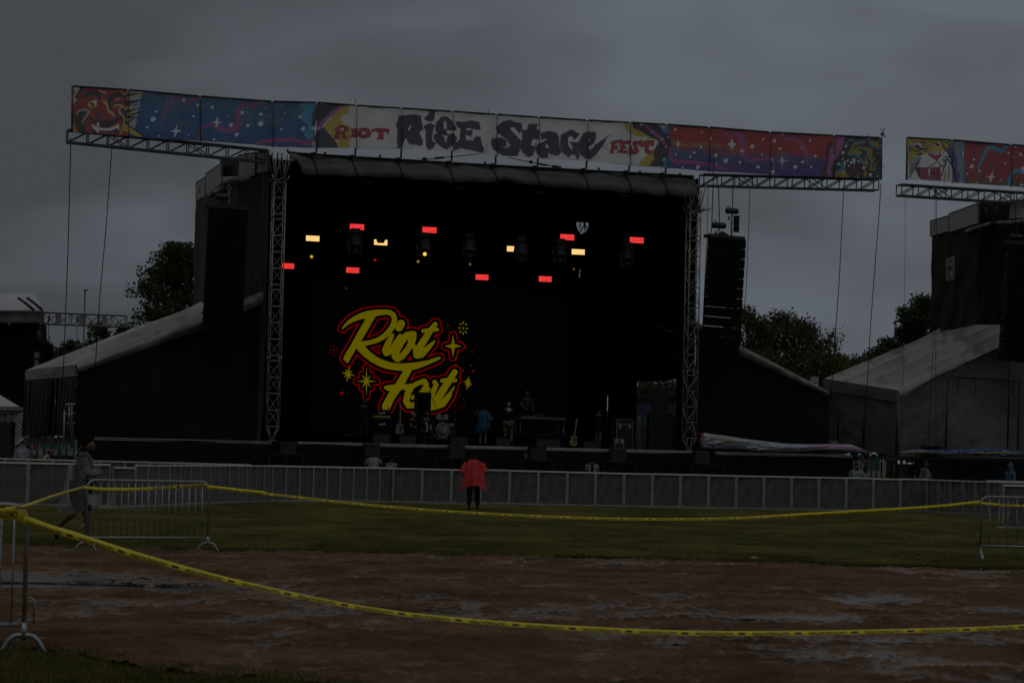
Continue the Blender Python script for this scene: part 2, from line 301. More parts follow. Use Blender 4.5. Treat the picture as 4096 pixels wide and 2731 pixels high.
# near turf corner
nx, ny = 90, 60; xs = np.linspace(-14, 7, nx + 1); ty = np.linspace(0, 1, ny + 1); X, T = np.meshgrid(xs, ty); E = np.minimum(near_edge(X), 30); Y = 13.5 + (E - 13.5) * T
Z = .012 * np.ones_like(X); Z[-1] = -.03; Z += .02 * (fbm(X * 2, Y * 2, 3, 9) - .5)
vv = np.stack([X, Y, Z], -1).reshape(-1, 3); idx = np.arange((nx + 1) * (ny + 1)).reshape(ny + 1, nx + 1); ff = np.stack([idx[:-1, :-1], idx[:-1, 1:], idx[1:, 1:], idx[1:, :-1]], -1).reshape(-1, 4)
ff = ff[(vv[ff][:, :, 1].max(1) - vv[ff][:, :, 1].min(1)) > .001]
tag(npmesh('near_turf', vv, ff, TURF, smooth=True), 'corner of turf at the near left edge of the dirt', kind='structure')
# grass blades (uncountable)
GB = M('grass_blade', (.064, .066, .015), .8, var=.45, vs=1.1, spec=.12, trans=.3); GB2 = M('dry_blade', (.13, .10, .04), .8, var=.4, vs=2, spec=.12)
def blades(name, xs, ys, zs, h0, h1, w, label, dry=.15):
    k = len(xs); a = RNG.random(k) * 2 * np.pi; h = h0 + (h1 - h0) * RNG.random(k); ww = w * (.6 + .8 * RNG.random(k)); lean = (RNG.random((k, 2)) - .5) * h[:, None] * 1.1
    dx = np.cos(a) * ww; dy = np.sin(a) * ww; v = np.zeros((k, 3, 3))
    v[:, 0] = np.stack([xs - dx, ys - dy, zs - .01], -1); v[:, 1] = np.stack([xs + dx, ys + dy, zs - .01], -1); v[:, 2] = np.stack([xs + lean[:, 0], ys + lean[:, 1], zs + h], -1)
    o = npmesh(name, v.reshape(-1, 3), np.arange(3 * k).reshape(-1, 3), [GB, GB2], mi=(RNG.random(k) < dry).astype(int)); return tag(o, label, kind='stuff')
k = 150000; ys = 39.4 + 26 * RNG.random(k) ** 2.0; xs = (RNG.random(k) * 2 - 1) * (ys * .215 + .4); keep = ys > far_edge(xs) - .12 * RNG.random(k); xs = xs[keep]; ys = ys[keep]
dens = fbm(xs * .7, ys * .35, 4, 77); keep = RNG.random(len(xs)) < np.clip((dens - .3) * 4, .12, 1); xs = xs[keep]; ys = ys[keep]
blades('grass', xs, ys, np.full(len(xs), .01), .012, .038, .006, 'short wet grass blades of the field beyond the dirt')
k = 26000; xs = (RNG.random(k) * 2 - 1) * 10.5; ys = far_edge(xs) + .35 * (RNG.random(k) ** 1.5) - .22 * fbm(xs * 4, xs * 0, 3, 15); keep = fbm(xs * 2.2, ys * 2, 3, 16) > .44; xs = xs[keep]; ys = ys[keep]
blades('edge_grass', xs, ys, np.full(len(xs), .0), .03, .10, .006, 'taller ragged grass tufts along the far edge of the dirt', .3)
k = 90000; xs = -7 + 8.5 * RNG.random(k); ys = 16.2 + 5.2 * RNG.random(k); keep = ys < near_edge(xs) + .35 * (fbm(xs * 3, ys * 3, 3, 5) - .35); xs = xs[keep]; ys = ys[keep]
blades('near_grass', xs, ys, np.full(len(xs), .005), .02, .075, .004, 'longer grass blades in the near left corner', .22)
# litter on the dirt
PAPER = M('litter_paper', (.5, .5, .48), .7, var=.3)
def litter(px, py, w, label, mat=PAPER, h=.02):
    Y_ = 15680 / (py - 1833 - .0228 * (px - 2048)); p = GP(px, Y_); p.z = .012; b = MB(org=p); n_ = 7; pts = [(math.cos(i / n_ * 6.283) * w * random.uniform(.5, 1), math.sin(i / n_ * 6.283) * w * .7 * random.uniform(.5, 1)) for i in range(n_)]
    vs = [p + Vector((0, 0, h * 1.4))] + [p + Vector((x, y, h * random.random())) for x, y in pts]; b.add(vs, [(0, i + 1, (i + 1) % n_ + 1) for i in range(n_)])
    b.add([v - Vector((0, 0, .006)) for v in vs], [(0, (i + 1) % n_ + 1, i + 1) for i in range(n_)]); tag(b.build('litter_scrap', mat), label, 'litter', 'scraps of litter on the dirt')
litter(2100, 2251, .09, 'white paper scrap on dirt near the grass edge, middle of the picture')
litter(2160, 2292, .12, 'crumpled white scrap on the dirt, just beyond a pale tyre-smooth patch')
litter(3020, 2232, .10, 'yellowish paper scrap where dirt meets grass right of middle', M('litter_yellow', (.4, .38, .12), .7))
litter(2790, 2552, .06, 'small green and white wrapper just in front of the near yellow tape', M('litter_green', (.3, .4, .15), .5))
litter(2230, 2326, .13, 'flat white strip lying on the dirt beside a damp track')
litter(2680, 2240, .09, 'pale blue-grey scrap on the dirt at the lawn edge', M('litter_blue', (.2, .25, .3), .6))
litter(3270, 2277, .08, 'grey scrap on the dirt at right, below the sagging far tape', M('litter_grey', (.2, .22, .25), .6))
litter(1690, 2470, .10, 'brown dead leaf scrap on a shallow puddle near the middle of the dirt', M('litter_brown', (.09, .05, .03), .7))
litter(650, 2388, .08, 'thin pinkish scrap on the dirt beyond the near tape at left', M('litter_pink', (.3, .18, .2), .6))
# ------------------------------------------------------------------ text helper
def textpoly(s, size, sx=1., bold=0.0, extr=0.0):
    cu = bpy.data.curves.new('t', 'FONT'); cu.body = s; cu.size = size; cu.align_x = 'CENTER'; cu.align_y = 'CENTER'; cu.offset = bold; cu.extrude = extr; cu.resolution_u = 3
    o = bpy.data.objects.new('t', cu); COL.objects.link(o); bpy.context.view_layer.update()
    me = o.to_mesh(); vs = [(v.co.x * sx, v.co.y, v.co.z) for v in me.vertices]; fs = [tuple(p.vertices) for p in me.polygons]
    o.to_mesh_clear(); bpy.data.objects.remove(o); bpy.data.curves.remove(cu); return vs, fs
def text_on(mb, s, c, X, Y, size, sx=1., bold=0., map_=None):
    vs, fs = textpoly(s, size, sx, bold); c = Vector(c); mb.add([c + X * v[0] + Y * v[1] for v in vs], fs); return mb
ZU = Vector((0, 0, 1))
def cloth_quad(mb, p00, p10, p01, p11, nu, nv, disp):               # bilinear patch displaced along its normal
    p00, p10, p01, p11 = map(Vector, (p00, p10, p01, p11)); n_ = (p10 - p00).cross(p01 - p00).normalized()
    return mb.grid(lambda a, b: p00 * (1 - a) * (1 - b) + p10 * a * (1 - b) + p01 * (1 - a) * b + p11 * a * b + n_ * disp(a, b), nu, nv)
def n1d(x, seed=0): return float(vnoise(np.array([x]), np.array([seed * 7.3 + .5]), 5)[0]) - .5
def n2d(x, y, seed=0): return float(fbm(np.array([x]), np.array([y]), 3, 90 + seed)[0]) - .5
# ------------------------------------------------------------------ main stage
main = thing('concert_stage', 'large black mobile concert stage in the centre with lattice towers and a dark open front', 'stage', ST(2048, 0, 0))
TARP = M('grey_tarp', (.17, .17, .165), .42, var=.2, vs=.8, bump=.012, bs=4, dirt=((.10, .095, .085), .5, 1.4), spec=.6)
TARPD = M('dark_tarp', (.05, .05, .052), .4, var=.25, vs=1.2, bump=.012, bs=5, spec=.5)
TARPC = M('clear_tarp', (.008, .0085, .009), .45, var=.5, vs=2, bump=.02, bs=5, spec=.18, alpha=1, aniso=(1, 1, .3))
PANEL = M('white_panel', (.30, .30, .285), .55, var=.08, dirt=((.22, .21, .19), .55, 3))
DRAPE = M('black_drape', (.011, .0115, .014), .9, var=.35, vs=.8, bump=.06, bs=1.4, aniso=(1, 1, .35), spec=.12)
DECKM = M('deck_edge', (.36, .36, .35), .5, .5, var=.2)
# deck
dl, drr = ST(375, 0), ST(3470, 0); mb = MB()
mb.add([dl + V * .02, drr + V * .02, drr + V * 11.5, dl + V * 11.5] + [p - ZU * .1 for p in (dl + V * .02, drr + V * .02, drr + V * 11.5, dl + V * 11.5)], [(0, 1, 2, 3), (7, 6, 5, 4), (0, 4, 5, 1), (1, 5, 6, 2), (2, 6, 7, 3), (3, 7, 4, 0)])
mb.build('deck', BLKIN, main)
mb = MB()
for a, b in ((375, 1085), (1190, 1810), (1846, 2110), (2185, 2440), (2500, 2765), (2785, 2830), (2860, 3412)):
    A_, B_ = ST(a, 0), ST(b, 0); c = (A_ + B_) / 2 - V * .03
    mb.box(c + Vector((0, 0, -.035)), ((A_ - B_).length, .04, .03 if b == 1085 else .075), rz=YAW); mb.box(c + Vector((0, 0, -.1)) + V * .012, ((A_ - B_).length, .04, .03), rz=YAW)
mb.build('deck_edge', DECKM, main)
# skirt, with scalloped top line
A_, B_ = ST(308, -.02, 0), ST(3412, -.02, 0); mb = MB(); Ln = (B_ - A_).length
sag = lambda s: .045 + .05 * abs(math.sin(s * .62 + .5)) ** 2 + .06 * max(0, n1d(s * .35, 3))
mb.grid(lambda a, b: A_.lerp(B_, a) - V * (.07 + .03 * math.sin(a * Ln * 5.1 + 3 * n1d(a * Ln * .6, 1)) + .12 * n2d(a * Ln * .5, b * 2, 2)) + ZU * (b * (DECK - .04 - sag(a * Ln))), 420, 8)
mb.build('deck_skirt', BLKC, main)
# towers
def tower(cpx, cy, ztop, par):
    p = SP(cpx, cy, 0) + V * .22; zb = SP(cpx, cy, 0).z; mb = MB(); a = Vector((p.x, p.y, zb)); b = Vector((p.x, p.y, ztop))
    hw = .225; cs = [U * (i * hw) + V * (j * hw) for i, j in ((-1, -1), (1, -1), (1, 1), (-1, 1))]
    for c in cs: mb.tube(a + c, b + c, .026, 8)
    zs = [a.z]; z = a.z; k = 0
    while z < ztop - .3:
        k += 1; z += .635 if k % 5 else .2
        zs.append(min(z, ztop))
    for i, z in enumerate(zs):
        q = Vector((p.x, p.y, z))
        for j in range(4): mb.tube(q + cs[j], q + cs[(j + 1) % 4], .016, 5, cap=False)
        if i + 1 < len(zs) and zs[i + 1] - z > .3:
            q2 = Vector((p.x, p.y, zs[i + 1]))
            for j in range(4):
                x_, y_ = (j, (j + 1) % 4) if (i + j) % 2 else ((j + 1) % 4, j)
                mb.tube(q + cs[x_], q2 + cs[y_], .013, 5, cap=False)
        elif i + 1 < len(zs):
            for c in cs: mb.tube(q + c + ZU * .02, q + c + ZU * .18, .036, 6)
    foot = Vector((p.x, p.y, DECK + .02))
    for c in cs: mb.tube(a + c * .98, foot + c * .08, .022, 6)
    mb.box(foot, (.3, .3, .03), rz=YAW)
    # outriggers and the splayed head
    top = b
    for c in cs: mb.tube(top + c, top + c * 1.5 + ZU * .25, .03, 6)
    o2 = top - U * 0 + U * (.22 if cpx < 2000 else .75) + ZU * .2
    for c in cs: mb.tube(top + c + ZU * .05, o2, .024, 6)
    for c in cs[:2]: mb.tube(top + c + ZU * .9, top + c * .6, .035, 6); 
    for j in range(4): mb.tube(top + cs[j] * .8 + ZU * .05, top + cs[j] * 1.7 + ZU * 1.15, .03, 6); mb.tube(top + cs[j] * 1.0, top + cs[(j + 1) % 4] * .4 + ZU * 1.15, .028, 6)
    return mb.build('lattice_tower', ALUD, par), p
tw1, pL = tower(1094, 1706, 12.05, main); tw2, pR = tower(2765, 1752, 11.75, main)
tw1['label'] = 'left lattice tower'; tw2['label'] = 'right lattice tower'
# cantilever trusses under the banner
def cant(a, b, par, hgt=.46):
    A_ = SP(*a, .15) + ZU * hgt / 2; B_ = SP(*b, .15) + ZU * hgt / 2; mb = MB(); e1 = V; e2 = ZU
    for i, j in ((-1, -1), (1, -1), (1, 1), (-1, 1)):
        c = e1 * (i * .26) + e2 * (j * hgt / 2); d = (B_ - A_).normalized(); mb.box((A_ + B_) / 2 + c, ((B_ - A_).length, .06, .06), ax=(d, V, d.cross(V).normalized()))
    k = max(2, round((B_ - A_).length / .74))
    for t_ in range(k + 1):
        p = A_.lerp(B_, t_ / k)
        for s_ in (-1, 1):
            mb.tube(p + e1 * (s_ * .26) - e2 * hgt / 2, p + e1 * (s_ * .26) + e2 * hgt / 2, .026, 5)
            if t_ < k:
                q = A_.lerp(B_, (t_ + 1) / k); mb.tube(p + e1 * (s_ * .26) - e2 * hgt / 2, q + e1 * (s_ * .26) + e2 * hgt / 2, .024, 5)
                if t_ % 4 == 2: mb.tube(p + e1 * (s_ * .26) + e2 * hgt / 2, q + e1 * (s_ * .26) - e2 * hgt / 2, .024, 5)
        mb.tube(p - e1 * .26 - e2 * hgt / 2, p + e1 * .26 - e2 * hgt / 2, .02, 5); mb.tube(p - e1 * .26 + e2 * hgt / 2, p + e1 * .26 + e2 * hgt / 2, .02, 5)
    return mb.build('cantilever_truss', M('truss_alu', (.085, .085, .08), .5, .5, var=.25), par)
cant((268, 570), (1064, 650), main); cant((2806, 744), (3504, 763), main)
# roof valance: curved dark tarp strip hung under the roof beam
def interp(pts, x): return float(np.interp(x, [p[0] for p in pts], [p[1] for p in pts]))
VT = [(1150, 609), (1200, 615), (1506, 634), (1965, 662), (2343, 682), (2654, 699), (2775, 706)]
VBt = [(1150, 640), (1185, 657), (1202, 703), (1557, 714), (1807, 732), (1965, 734), (2016, 724), (2050, 733), (2118, 745), (2394, 765), (2632, 784), (2775, 793)]
def valance(a, b):
    x = 1150 + a * 1625; T_ = SP(x, interp(VT, x), .2); B_ = SP(x, interp(VBt, x), .2); bulge = math.sin(b * math.pi * .62) * .42
    return T_.lerp(B_, b) - V * (bulge + .05 * n2d(a * 30, b * 2, 7) + .03 * math.sin(a * 60)) + ZU * (.02 * math.sin(a * 75))
mb = MB().grid(valance, 160, 12); mb.build('roof_valance', M('valance_tarp', (.058, .058, .062), .36, var=.25, vs=1.5, bump=.012, bs=3, spec=.5), main)
mb = MB(); hooks = [1267, 1423, 1606, 1808, 1984, 2152, 2347, 2518, 2664]
for i in range(len(VT) - 1): mb.tube(SP(*VT[i], .12), SP(*VT[i + 1], .12), .05, 6)
for x in hooks:                                                     # straps over the tarp
    xx = (x - 22 - 1150) / 1625; mb.path([valance(xx + .0015 * i, i / 8) - V * .02 for i in range(9)], .035, 5)
mb.build('valance_strap', BLK, main)
mb = MB()
for x, y in ((1150, 606), (1300, 616), (1520, 628), (1940, 655), (2240, 672), (2395, 679), (2560, 690), (2720, 700)): mb.box(SP(x, y, .12) + ZU * .03, (.07, .05, .1), rz=YAW)
mb.build('roof_beam_lug', STEELD, main)
# hooks carrying the banner frame
for x, yb in zip(hooks, (596, 600, 597, 608, 624, 638, 648, 665, 675)):
    yv = interp(VT, x - 20) + 2; p1 = SP(x, yb - 20, .05); p2 = SP(x - 2, yv - 9, .05); p3 = SP(x - 22, yv - 6, .05); p4 = SP(x - 22, yv + 4, .05)
    MB().path([p1, p2, p3, p4], .042, 5).build('banner_hook', BLK, main)
# turnbuckles
mb = MB()
for pts in ([(1693, 640), (1745, 633), (1800, 628), (1900, 618), (1935, 613)], [(2030, 630), (2120, 649), (2200, 663), (2245, 672)]):
    mb.path([SP(x, y, .3) for x, y in pts], .018, 5)
for a, b, r_ in (((1738, 634), (1775, 630), .045), ((2155, 656), (2190, 662), .04), ((1690, 642), (1706, 640), .11), ((2210, 670), (2232, 673), .10), ((2118, 646), (2128, 650), .07)): mb.tube(SP(*a, .3), SP(*b, .3), r_, 8)
mb.build('turnbuckle', STEELD, main)
# interior: side walls, ceiling, back wall
sL = pL + U * -.25; sR = pR + U * .26; BW = 11.2; ZC = 13.2
def wq(mb, *ps): mb.add(ps, [tuple(range(len(ps)))])
def wallpt(p, w, z): q = p + V * w; return Vector((q.x, q.y, z))
mb = MB(); wq(mb, wallpt(sL, 0.2, 0), wallpt(sL, BW, 0), wallpt(sL, BW, ZC), wallpt(sL, 0.2, ZC)); mb.build('left_side_drape', BLKIN, main)
# right side wall, with the opening to the wings
def RW(px, py): return hit(px, py, sR, U)
def rwzw(px, py): q = RW(px, py); return (q - sR).dot(V), q.z
w1, zt = rwzw(2548, 1528); w2, _ = rwzw(2706, 1528); w1, w2 = max(w1, w2), min(w1, w2)
mb = MB()
def rwall(wa, wb, za, zb): wq(mb, wallpt(sR, wa, za), wallpt(sR, wb, za), wallpt(sR, wb, zb), wallpt(sR, wa, zb))
wk, _ = rwzw(2440, 1600)
rwall(0.2, w2, 0, ZC); rwall(w2, w1, zt, ZC); rwall(w2, w1, 0, DECK + .02); rwall(w1, BW - .10, 0, ZC); rwall(BW - .10, BW, rwzw(2438, 1582)[1], ZC); rwall(BW - .10, BW, 0, DECK + .6)
mb.build('right_side_drape', BLKIN, main)
MB().tube(RW(2552, 1270) - U * .15, RW(2706, 1332) - U * .15, .05, 6).build('roof_brace', M('brace_grey', (.07, .07, .07), .6, spec=.2), main)
cl = [wallpt(sL - U * .6, .3, 13.0), wallpt(sR + U * .2, .3, 12.85), wallpt(sR + U * .2, BW, 13.15), wallpt(sL - U * .6, BW, 13.15)]; mb = MB(); wq(mb, *cl); mb.build('roof_skin', BLKIN, main)
# back wall with two small gaps
mb = MB(); s0 = 0; bl = wallpt(sL, BW, 0); br = wallpt(sR, BW, 0); bn = 150; bm_ = 120
shield = [SP(x, y, BW) for x, y in ((2306, 889), (2330, 889), (2335, 893), (2346, 890), (2354, 891), (2353, 912), (2345, 925), (2336, 931), (2322, 937), (2314, 922), (2306, 905))]
outer = [wallpt(sL, BW, 0), wallpt(sR, BW, 0), wallpt(sR, BW, ZC), wallpt(sL, BW, ZC)]
slit = [SP(x, y, BW) for x, y in ((2318, 1080), (2321, 1078), (2319, 1114), (2316, 1100))]
allp = outer + shield + slit; tr = tessellate_polygon([outer, shield, slit]); mb.add(allp, [tuple(q) for q in tr]); mb.build('back_wall', BLKIN, main)
mb = MB()
for a, b in (((2322, 889), (2318, 912)), ((2318, 931), (2342, 893)), ((2340, 900), (2350, 918)), ((2338, 889), (2340, 925))): mb.tube(SP(*a, BW - .3), SP(*b, BW - .3), .03, 5)
mb.build('rear_brace', BLK, main)
# poles on the stage
mb = MB(); p = SP(2481, 1400, 7.5); mb.tube((p.x, p.y, SP(2481, 1612, 7.5).z), (p.x, p.y, 10.9), .05, 10)
mb.build('steel_pole', M('pole_grey', (.02, .02, .021), .6, .2), main)
mb = MB()
for x in (2292, 2322, 2336): p = SP(x, 1500, 9.5); mb.tube((p.x, p.y, DECK), (p.x, p.y, 8.2), .02, 6)
for z_ in np.arange(2.5, 8, 1.3): p = SP(2292, 1500, 9.5); q = SP(2322, 1500, 9.5); mb.tube((p.x, p.y, z_), (q.x, q.y, z_ + 1.1), .012, 4)
mb.build('thin_mast', M('mast_grey', (.03, .03, .03), .6, .3), main)
# left outside wall (drape) following the splayed side of the roof
LP = [YP(1078, 700, 94.6), YP(955, 700, 95.9), YP(886, 700, 98.5), YP(784, 700, 106.2)]
LB = [(1078, 684), (951, 716), (886, 741), (784, 808)]; ptsb = [YP(x, y, q.y) for (x, y), q in zip(LB, LP)]
def plan(a): a *= 3; i = min(int(a), 2); return ptsb[i].lerp(ptsb[i + 1], a - i)
mb = MB(); mb.grid(lambda a, b: Vector((plan(a).x, plan(a).y, plan(a).z * b + .1 * (1 - b))) + Vector((-.8, -.55, 0)) * (.10 * math.sin(a * 46 + 5 * n1d(a * 9 + b, 4)) * (1.1 - b * .8) + .35 * n2d(a * 5 + b * .8, b * 3, 11) * (1 - b) ** .3), 130, 26); mb.build('side_drape', M('side_drape', (.030, .031, .032), .9, var=.25, vs=.8, bump=.02, bs=2, aniso=(1, 1, .3)), main)
def side_panels(par, quads, ys, mat=PANEL):
    for q in quads:
        ps = [YP(x, y, ys(x)) for x, y in q]; n_ = (ps[1] - ps[0]).cross(ps[3] - ps[0]).normalized() * .05
        o = MB().prism(ps, n_ if n_.y > 0 else -n_).build('roof_side_panel', mat, par)
        b = MB()
        for i in range(4): b.tube(ps[i], ps[(i + 1) % 4], .022, 5)
        o2 = b.build('panel_trim', STEELD, par)
ysL = lambda x: float(np.interp(x, (784, 886, 955, 1078), (106.2, 98.5, 95.9, 94.6))) - .12
side_panels(main, [[(784, 731), (822, 708), (822, 782), (784, 806)], [(823, 695), (886, 652), (886, 738), (823, 779)], [(955, 621), (1023, 610), (1020, 703), (951, 713)], [(1028, 610), (1074, 604), (1074, 684), (1028, 695)]], ysL)
mb = MB(); ps = [YP(x, y, ysL(x) + .5) for x, y in ((880, 640), (1078, 600), (1078, 740), (880, 790))]; wq(mb, *ps); mb.build('roof_side_backing', BLK, main)
mb = MB()
for a, b, r_ in (((892, 722), (955, 722), .16), ((955, 724), (1000, 716), .11), ((838, 780), (858, 768), .09), ((860, 768), (900, 750), .1)): mb.tube(YP(*a, ysL(a[0]) - .4), YP(*b, ysL(b[0]) - .4), r_, 10)
mb.build('rolled_side_curtain', M('roll_vinyl', (.10, .10, .10), .3, bump=.01, bs=6), main)
# small square label on the side panel and on the drape
mb = MB(); c = YP(798, 758, ysL(798) - .1); dv = (YP(822, 745, ysL(822)) - YP(784, 768, ysL(784))).normalized(); mb.box(c, (.3, .02, .12), ax=(dv, dv.cross(ZU), ZU)); mb.box(c + dv * .02, (.09, .03, .26), ax=(dv, dv.cross(ZU), ZU)); mb.build('panel_emblem', M('emblem_grey', (.09, .09, .09), .6), main)
# ---- left wing: tent roof sloping down to the left
def wing(par, FT, FB, RT, wr, wf, wallpts, eaveN, tarp, wallmat, side, name_w='wing'):
    """FT/FB: front fascia top/bottom polylines (px), RT: rear roof line, wr: rear depth"""
    x0, x1 = FT[0][0], FT[-1][0]
    def ft(a): x = x0 + (x1 - x0) * a; return SP(x, interp(sorted(FT), x), wf)
    def rt(a): x = RT[0][0] + (RT[-1][0] - RT[0][0]) * a; return SP(x, interp(sorted(RT), x), wr)
    def roof(a, b):
        p = ft(a).lerp(rt(a), b); return p + ZU * (-(.6 if side < 0 else .36) * abs(math.sin(b * math.pi * 4)) ** .6 * (max(0, math.sin(math.pi * min(a, 1))) ** .4) + .22 * min(1, a * 6) * n2d(a * 2.5 + b * 3, b * 9 + a * 3, 13))
    o1 = MB().grid(roof, 60, 40).build('wing_roof', tarp, par)
    def fas(a, b):
        x = x0 + (x1 - x0) * a; T_ = ft(a); B_ = SP(x, interp(sorted(FB), x), wf); return T_.lerp(B_, b) - V * (.06 + .12 * math.sin(b * 3.14) + .12 * n2d(a * 16, b * 2, 17))
    MB().grid(fas, 90, 5).build('wing_fascia', TARP, par)
    # front wall
    top = sorted(FB)
    def wl(a, b):
        x = wallpts[0] + (wallpts[1] - wallpts[0]) * a; T_ = SP(x, interp(top, x) - 4, wf + .12); return Vector((T_.x, T_.y, DECK * (1 - b) + T_.z * b)) + V * (.14 * n2d(a * 9 + 3, b * 4, 19) + .05 * n2d(a * 40, b * 9, 3) + .10 * math.sin(a * 9 + 4 * b) * (1 - b))
    MB().grid(wl, 120, 34).build('wing_front_wall', wallmat, par)
    return ft, rt
FTl = [(306, 1458), (560, 1362), (805, 1268), (1050, 1165)]; FBl = [(306, 1492), (560, 1404), (801, 1320), (972, 1250), (1050, 1215)]; RTl = [(105, 1480), (255, 1421), (480, 1334), (740, 1235), (830, 1190)]
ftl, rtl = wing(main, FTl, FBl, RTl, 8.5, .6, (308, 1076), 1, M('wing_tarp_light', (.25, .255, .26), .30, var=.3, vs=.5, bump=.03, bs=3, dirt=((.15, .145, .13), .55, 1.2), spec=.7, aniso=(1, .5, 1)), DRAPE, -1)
# left end: band and hanging dark strips
A_, B_ = ftl(0), rtl(0)
mb = MB().grid(lambda a, b: A_.lerp(B_, a) - ZU * (b * .42) - U * (.05 + .05 * n2d(a * 9, b * 2, 23)), 40, 5); mb.build('end_band', TARP, main)
mb = MB(); 
for i in range(11):
    a0, a1 = i / 11 - .012, (i + 1.2) / 11
    mb.grid(lambda a, b: (A_ - ZU * .42).lerp(B_ - ZU * .42, a0 + (a1 - a0) * a) - ZU * (b * (A_.z - .42 - DECK - .05 * random.random())) + U * (.10 * math.sin(a * 6.3 + i) * (.3 + b) + .03 * n2d(a * 3 + i, b * 6, 29)), 8, 16)
mb.build('end_curtain', TARPC, main)
mb = MB()
for i in range(8):
    p = A_.lerp(B_, i / 7.0); mb.tube((p.x, p.y, 0), (p.x, p.y, DECK), .045, 6)
    q = A_.lerp(B_, min(1, (i + 1) / 7)); 
    if i < 7: mb.tube((p.x, p.y, .3), (q.x, q.y, 1.8 if i % 2 else .4), .02, 5); mb.tube((p.x, p.y, 1.1), (q.x, q.y, 1.1), .02, 5)
q = A_.lerp(B_, 1); mb.add([(A_.x, A_.y, DECK - .05), (q.x, q.y, DECK - .05), (q.x, q.y, DECK - .3), (A_.x, A_.y, DECK - .3)], [(0, 1, 2, 3)])
mb.build('underdeck_scaffold', M('scaffold_dark', (.04, .04, .045), .5, .5), main)
# ---- right wing
FTr = [(2740, 1262), (2963, 1383), (3140, 1475), (3310, 1563)]; FBr = [(2740, 1300), (2957, 1420), (3140, 1506), (3322, 1592)]; RTr = [(2760, 1310), (3000, 1430), (3330, 1590)]
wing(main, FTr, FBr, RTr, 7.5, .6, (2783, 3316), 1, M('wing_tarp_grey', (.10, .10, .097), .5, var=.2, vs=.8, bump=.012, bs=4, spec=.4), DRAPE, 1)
# ------------------------------------------------------------------ second stage
sec = thing('second_stage', 'second mobile stage cut by the right edge, grey tarp wing and black upper side wall', 'stage', ST(4100, 0, 0))
cant((3596, 783), (4500, 842), sec)
ysR = lambda x: float(np.interp(x, (3721, 3795, 3913, 4038, 4200), (112.5, 109.3, 104.6, 103.8, 102.6)))
def plan2(a):
    x = 3728 + (4200 - 3728) * a; y = float(np.interp(x, (3728, 3795, 3913, 4038, 4200), (940, 922, 893, 878, 872))); return YP(x, y, ysR(x))
zb2 = lambda a: 7.75
mb = MB(); mb.grid(lambda a, b: Vector((plan2(a).x, plan2(a).y, plan2(a).z * b + zb2(a) * (1 - b))) + Vector((-.5, -.85, 0)) * (.09 * math.sin(a * 44 + (1 - b) * 9 + 4 * n1d(a * 9 + b * 1.5, 4)) * (1 - b * .7) + .5 * n2d(a * 4 + b * 1.6, b * 3, 31) * (1 - b) ** .4), 130, 40); mb.build('upper_side_drape', M('upper_drape', (.010, .010, .0115), .85, var=.25, vs=.8, bump=.02, bs=2, aniso=(1, 1, .3), spec=.25), sec)
side_panels(sec, [[(3721, 884), (3795, 862), (3797, 924), (3722, 946)], [(3796, 855), (3913, 812), (3913, 893), (3797, 930)], [(4038, 806), (4240, 790), (4240, 866), (4036, 876)]], lambda x: ysR(x) - .12)
mb = MB(); ps = [YP(x, y, ysR(x) + .4) for x, y in ((3905, 812), (4200, 790), (4200, 900), (3905, 920))]; wq(mb, *ps)
for a, b, r_ in (((3940, 830), (3955, 905), .05), ((3990, 826), (3972, 905), .05)): mb.tube(YP(*a, ysR(a[0]) + .2), YP(*b, ysR(b[0]) + .2), r_, 6)
mb.build('roof_side_backing', BLK, sec)
mb = MB()
for a, b, r_ in (((3868, 925), (3898, 915), .09), ((3900, 914), (3930, 905), .09), ((3933, 904), (3962, 895), .09), ((3988, 893), (4018, 891), .09), ((4020, 891), (4052, 889), .09), ((4054, 889), (4084, 886), .09), ((4086, 886), (4180, 880), .11)): mb.tube(YP(*a, ysR(a[0]) - .4), YP(*b, ysR(b[0]) - .4), r_, 10)
mb.build('rolled_side_curtain', M('roll_vinyl2', (.16, .16, .16), .3, bump=.01, bs=6), sec)
mb = MB()
for a, b in (((3862, 927), (3964, 895)), ((3964, 895), (3988, 893)), ((3988, 893), (4180, 880))): mb.tube(YP(*a, ysR(a[0]) - .35), YP(*b, ysR(b[0]) - .35), .075, 8)
mb.build('curtain_pole', BLK, sec)
# emblem plate on the drape with its lettering
c = YP(3819, 1076, 107.6) - Vector((.22, .1, 0)); X_ = (YP(3913, 1076, 104.6) - YP(3795, 1076, 109.3)).normalized(); X_ = Vector((X_.x, X_.y, 0)).normalized()
mb = MB()
for dx, dz, sx, sz in ((0, .48, 1.22, .03), (0, -.48, 1.22, .03), (-.6, 0, .07, .98), (.6, 0, .07, .98)): mb.box(c + X_ * dx + ZU * dz, (sx, .015, sz), ax=(X_, X_.cross(ZU), ZU))
text_on(mb, 'STAGE', c + ZU * .24 - X_.cross(ZU) * -.0, X_, ZU, .54, .70, .01); text_on(mb, 'LINE', c - ZU * .24, X_, ZU, .54, .84, .01)
mb.build('emblem', M('emblem_white', (.32, .32, .32), .6), sec)
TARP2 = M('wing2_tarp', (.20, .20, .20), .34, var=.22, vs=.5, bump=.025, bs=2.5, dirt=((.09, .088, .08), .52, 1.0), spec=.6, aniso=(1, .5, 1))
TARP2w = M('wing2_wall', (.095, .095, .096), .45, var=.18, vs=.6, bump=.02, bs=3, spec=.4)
FT2 = [(3592, 1562), (3735, 1498), (4005, 1376), (4200, 1290)]; FB2 = [(3592, 1604), (3735, 1514), (4005, 1388), (4200, 1302)]; RT2 = [(3296, 1514), (3500, 1430), (3694, 1350), (3740, 1322), (3960, 1215)]
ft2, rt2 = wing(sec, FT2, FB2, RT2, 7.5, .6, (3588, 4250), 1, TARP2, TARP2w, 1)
A_, B_ = ft2(0), rt2(0)
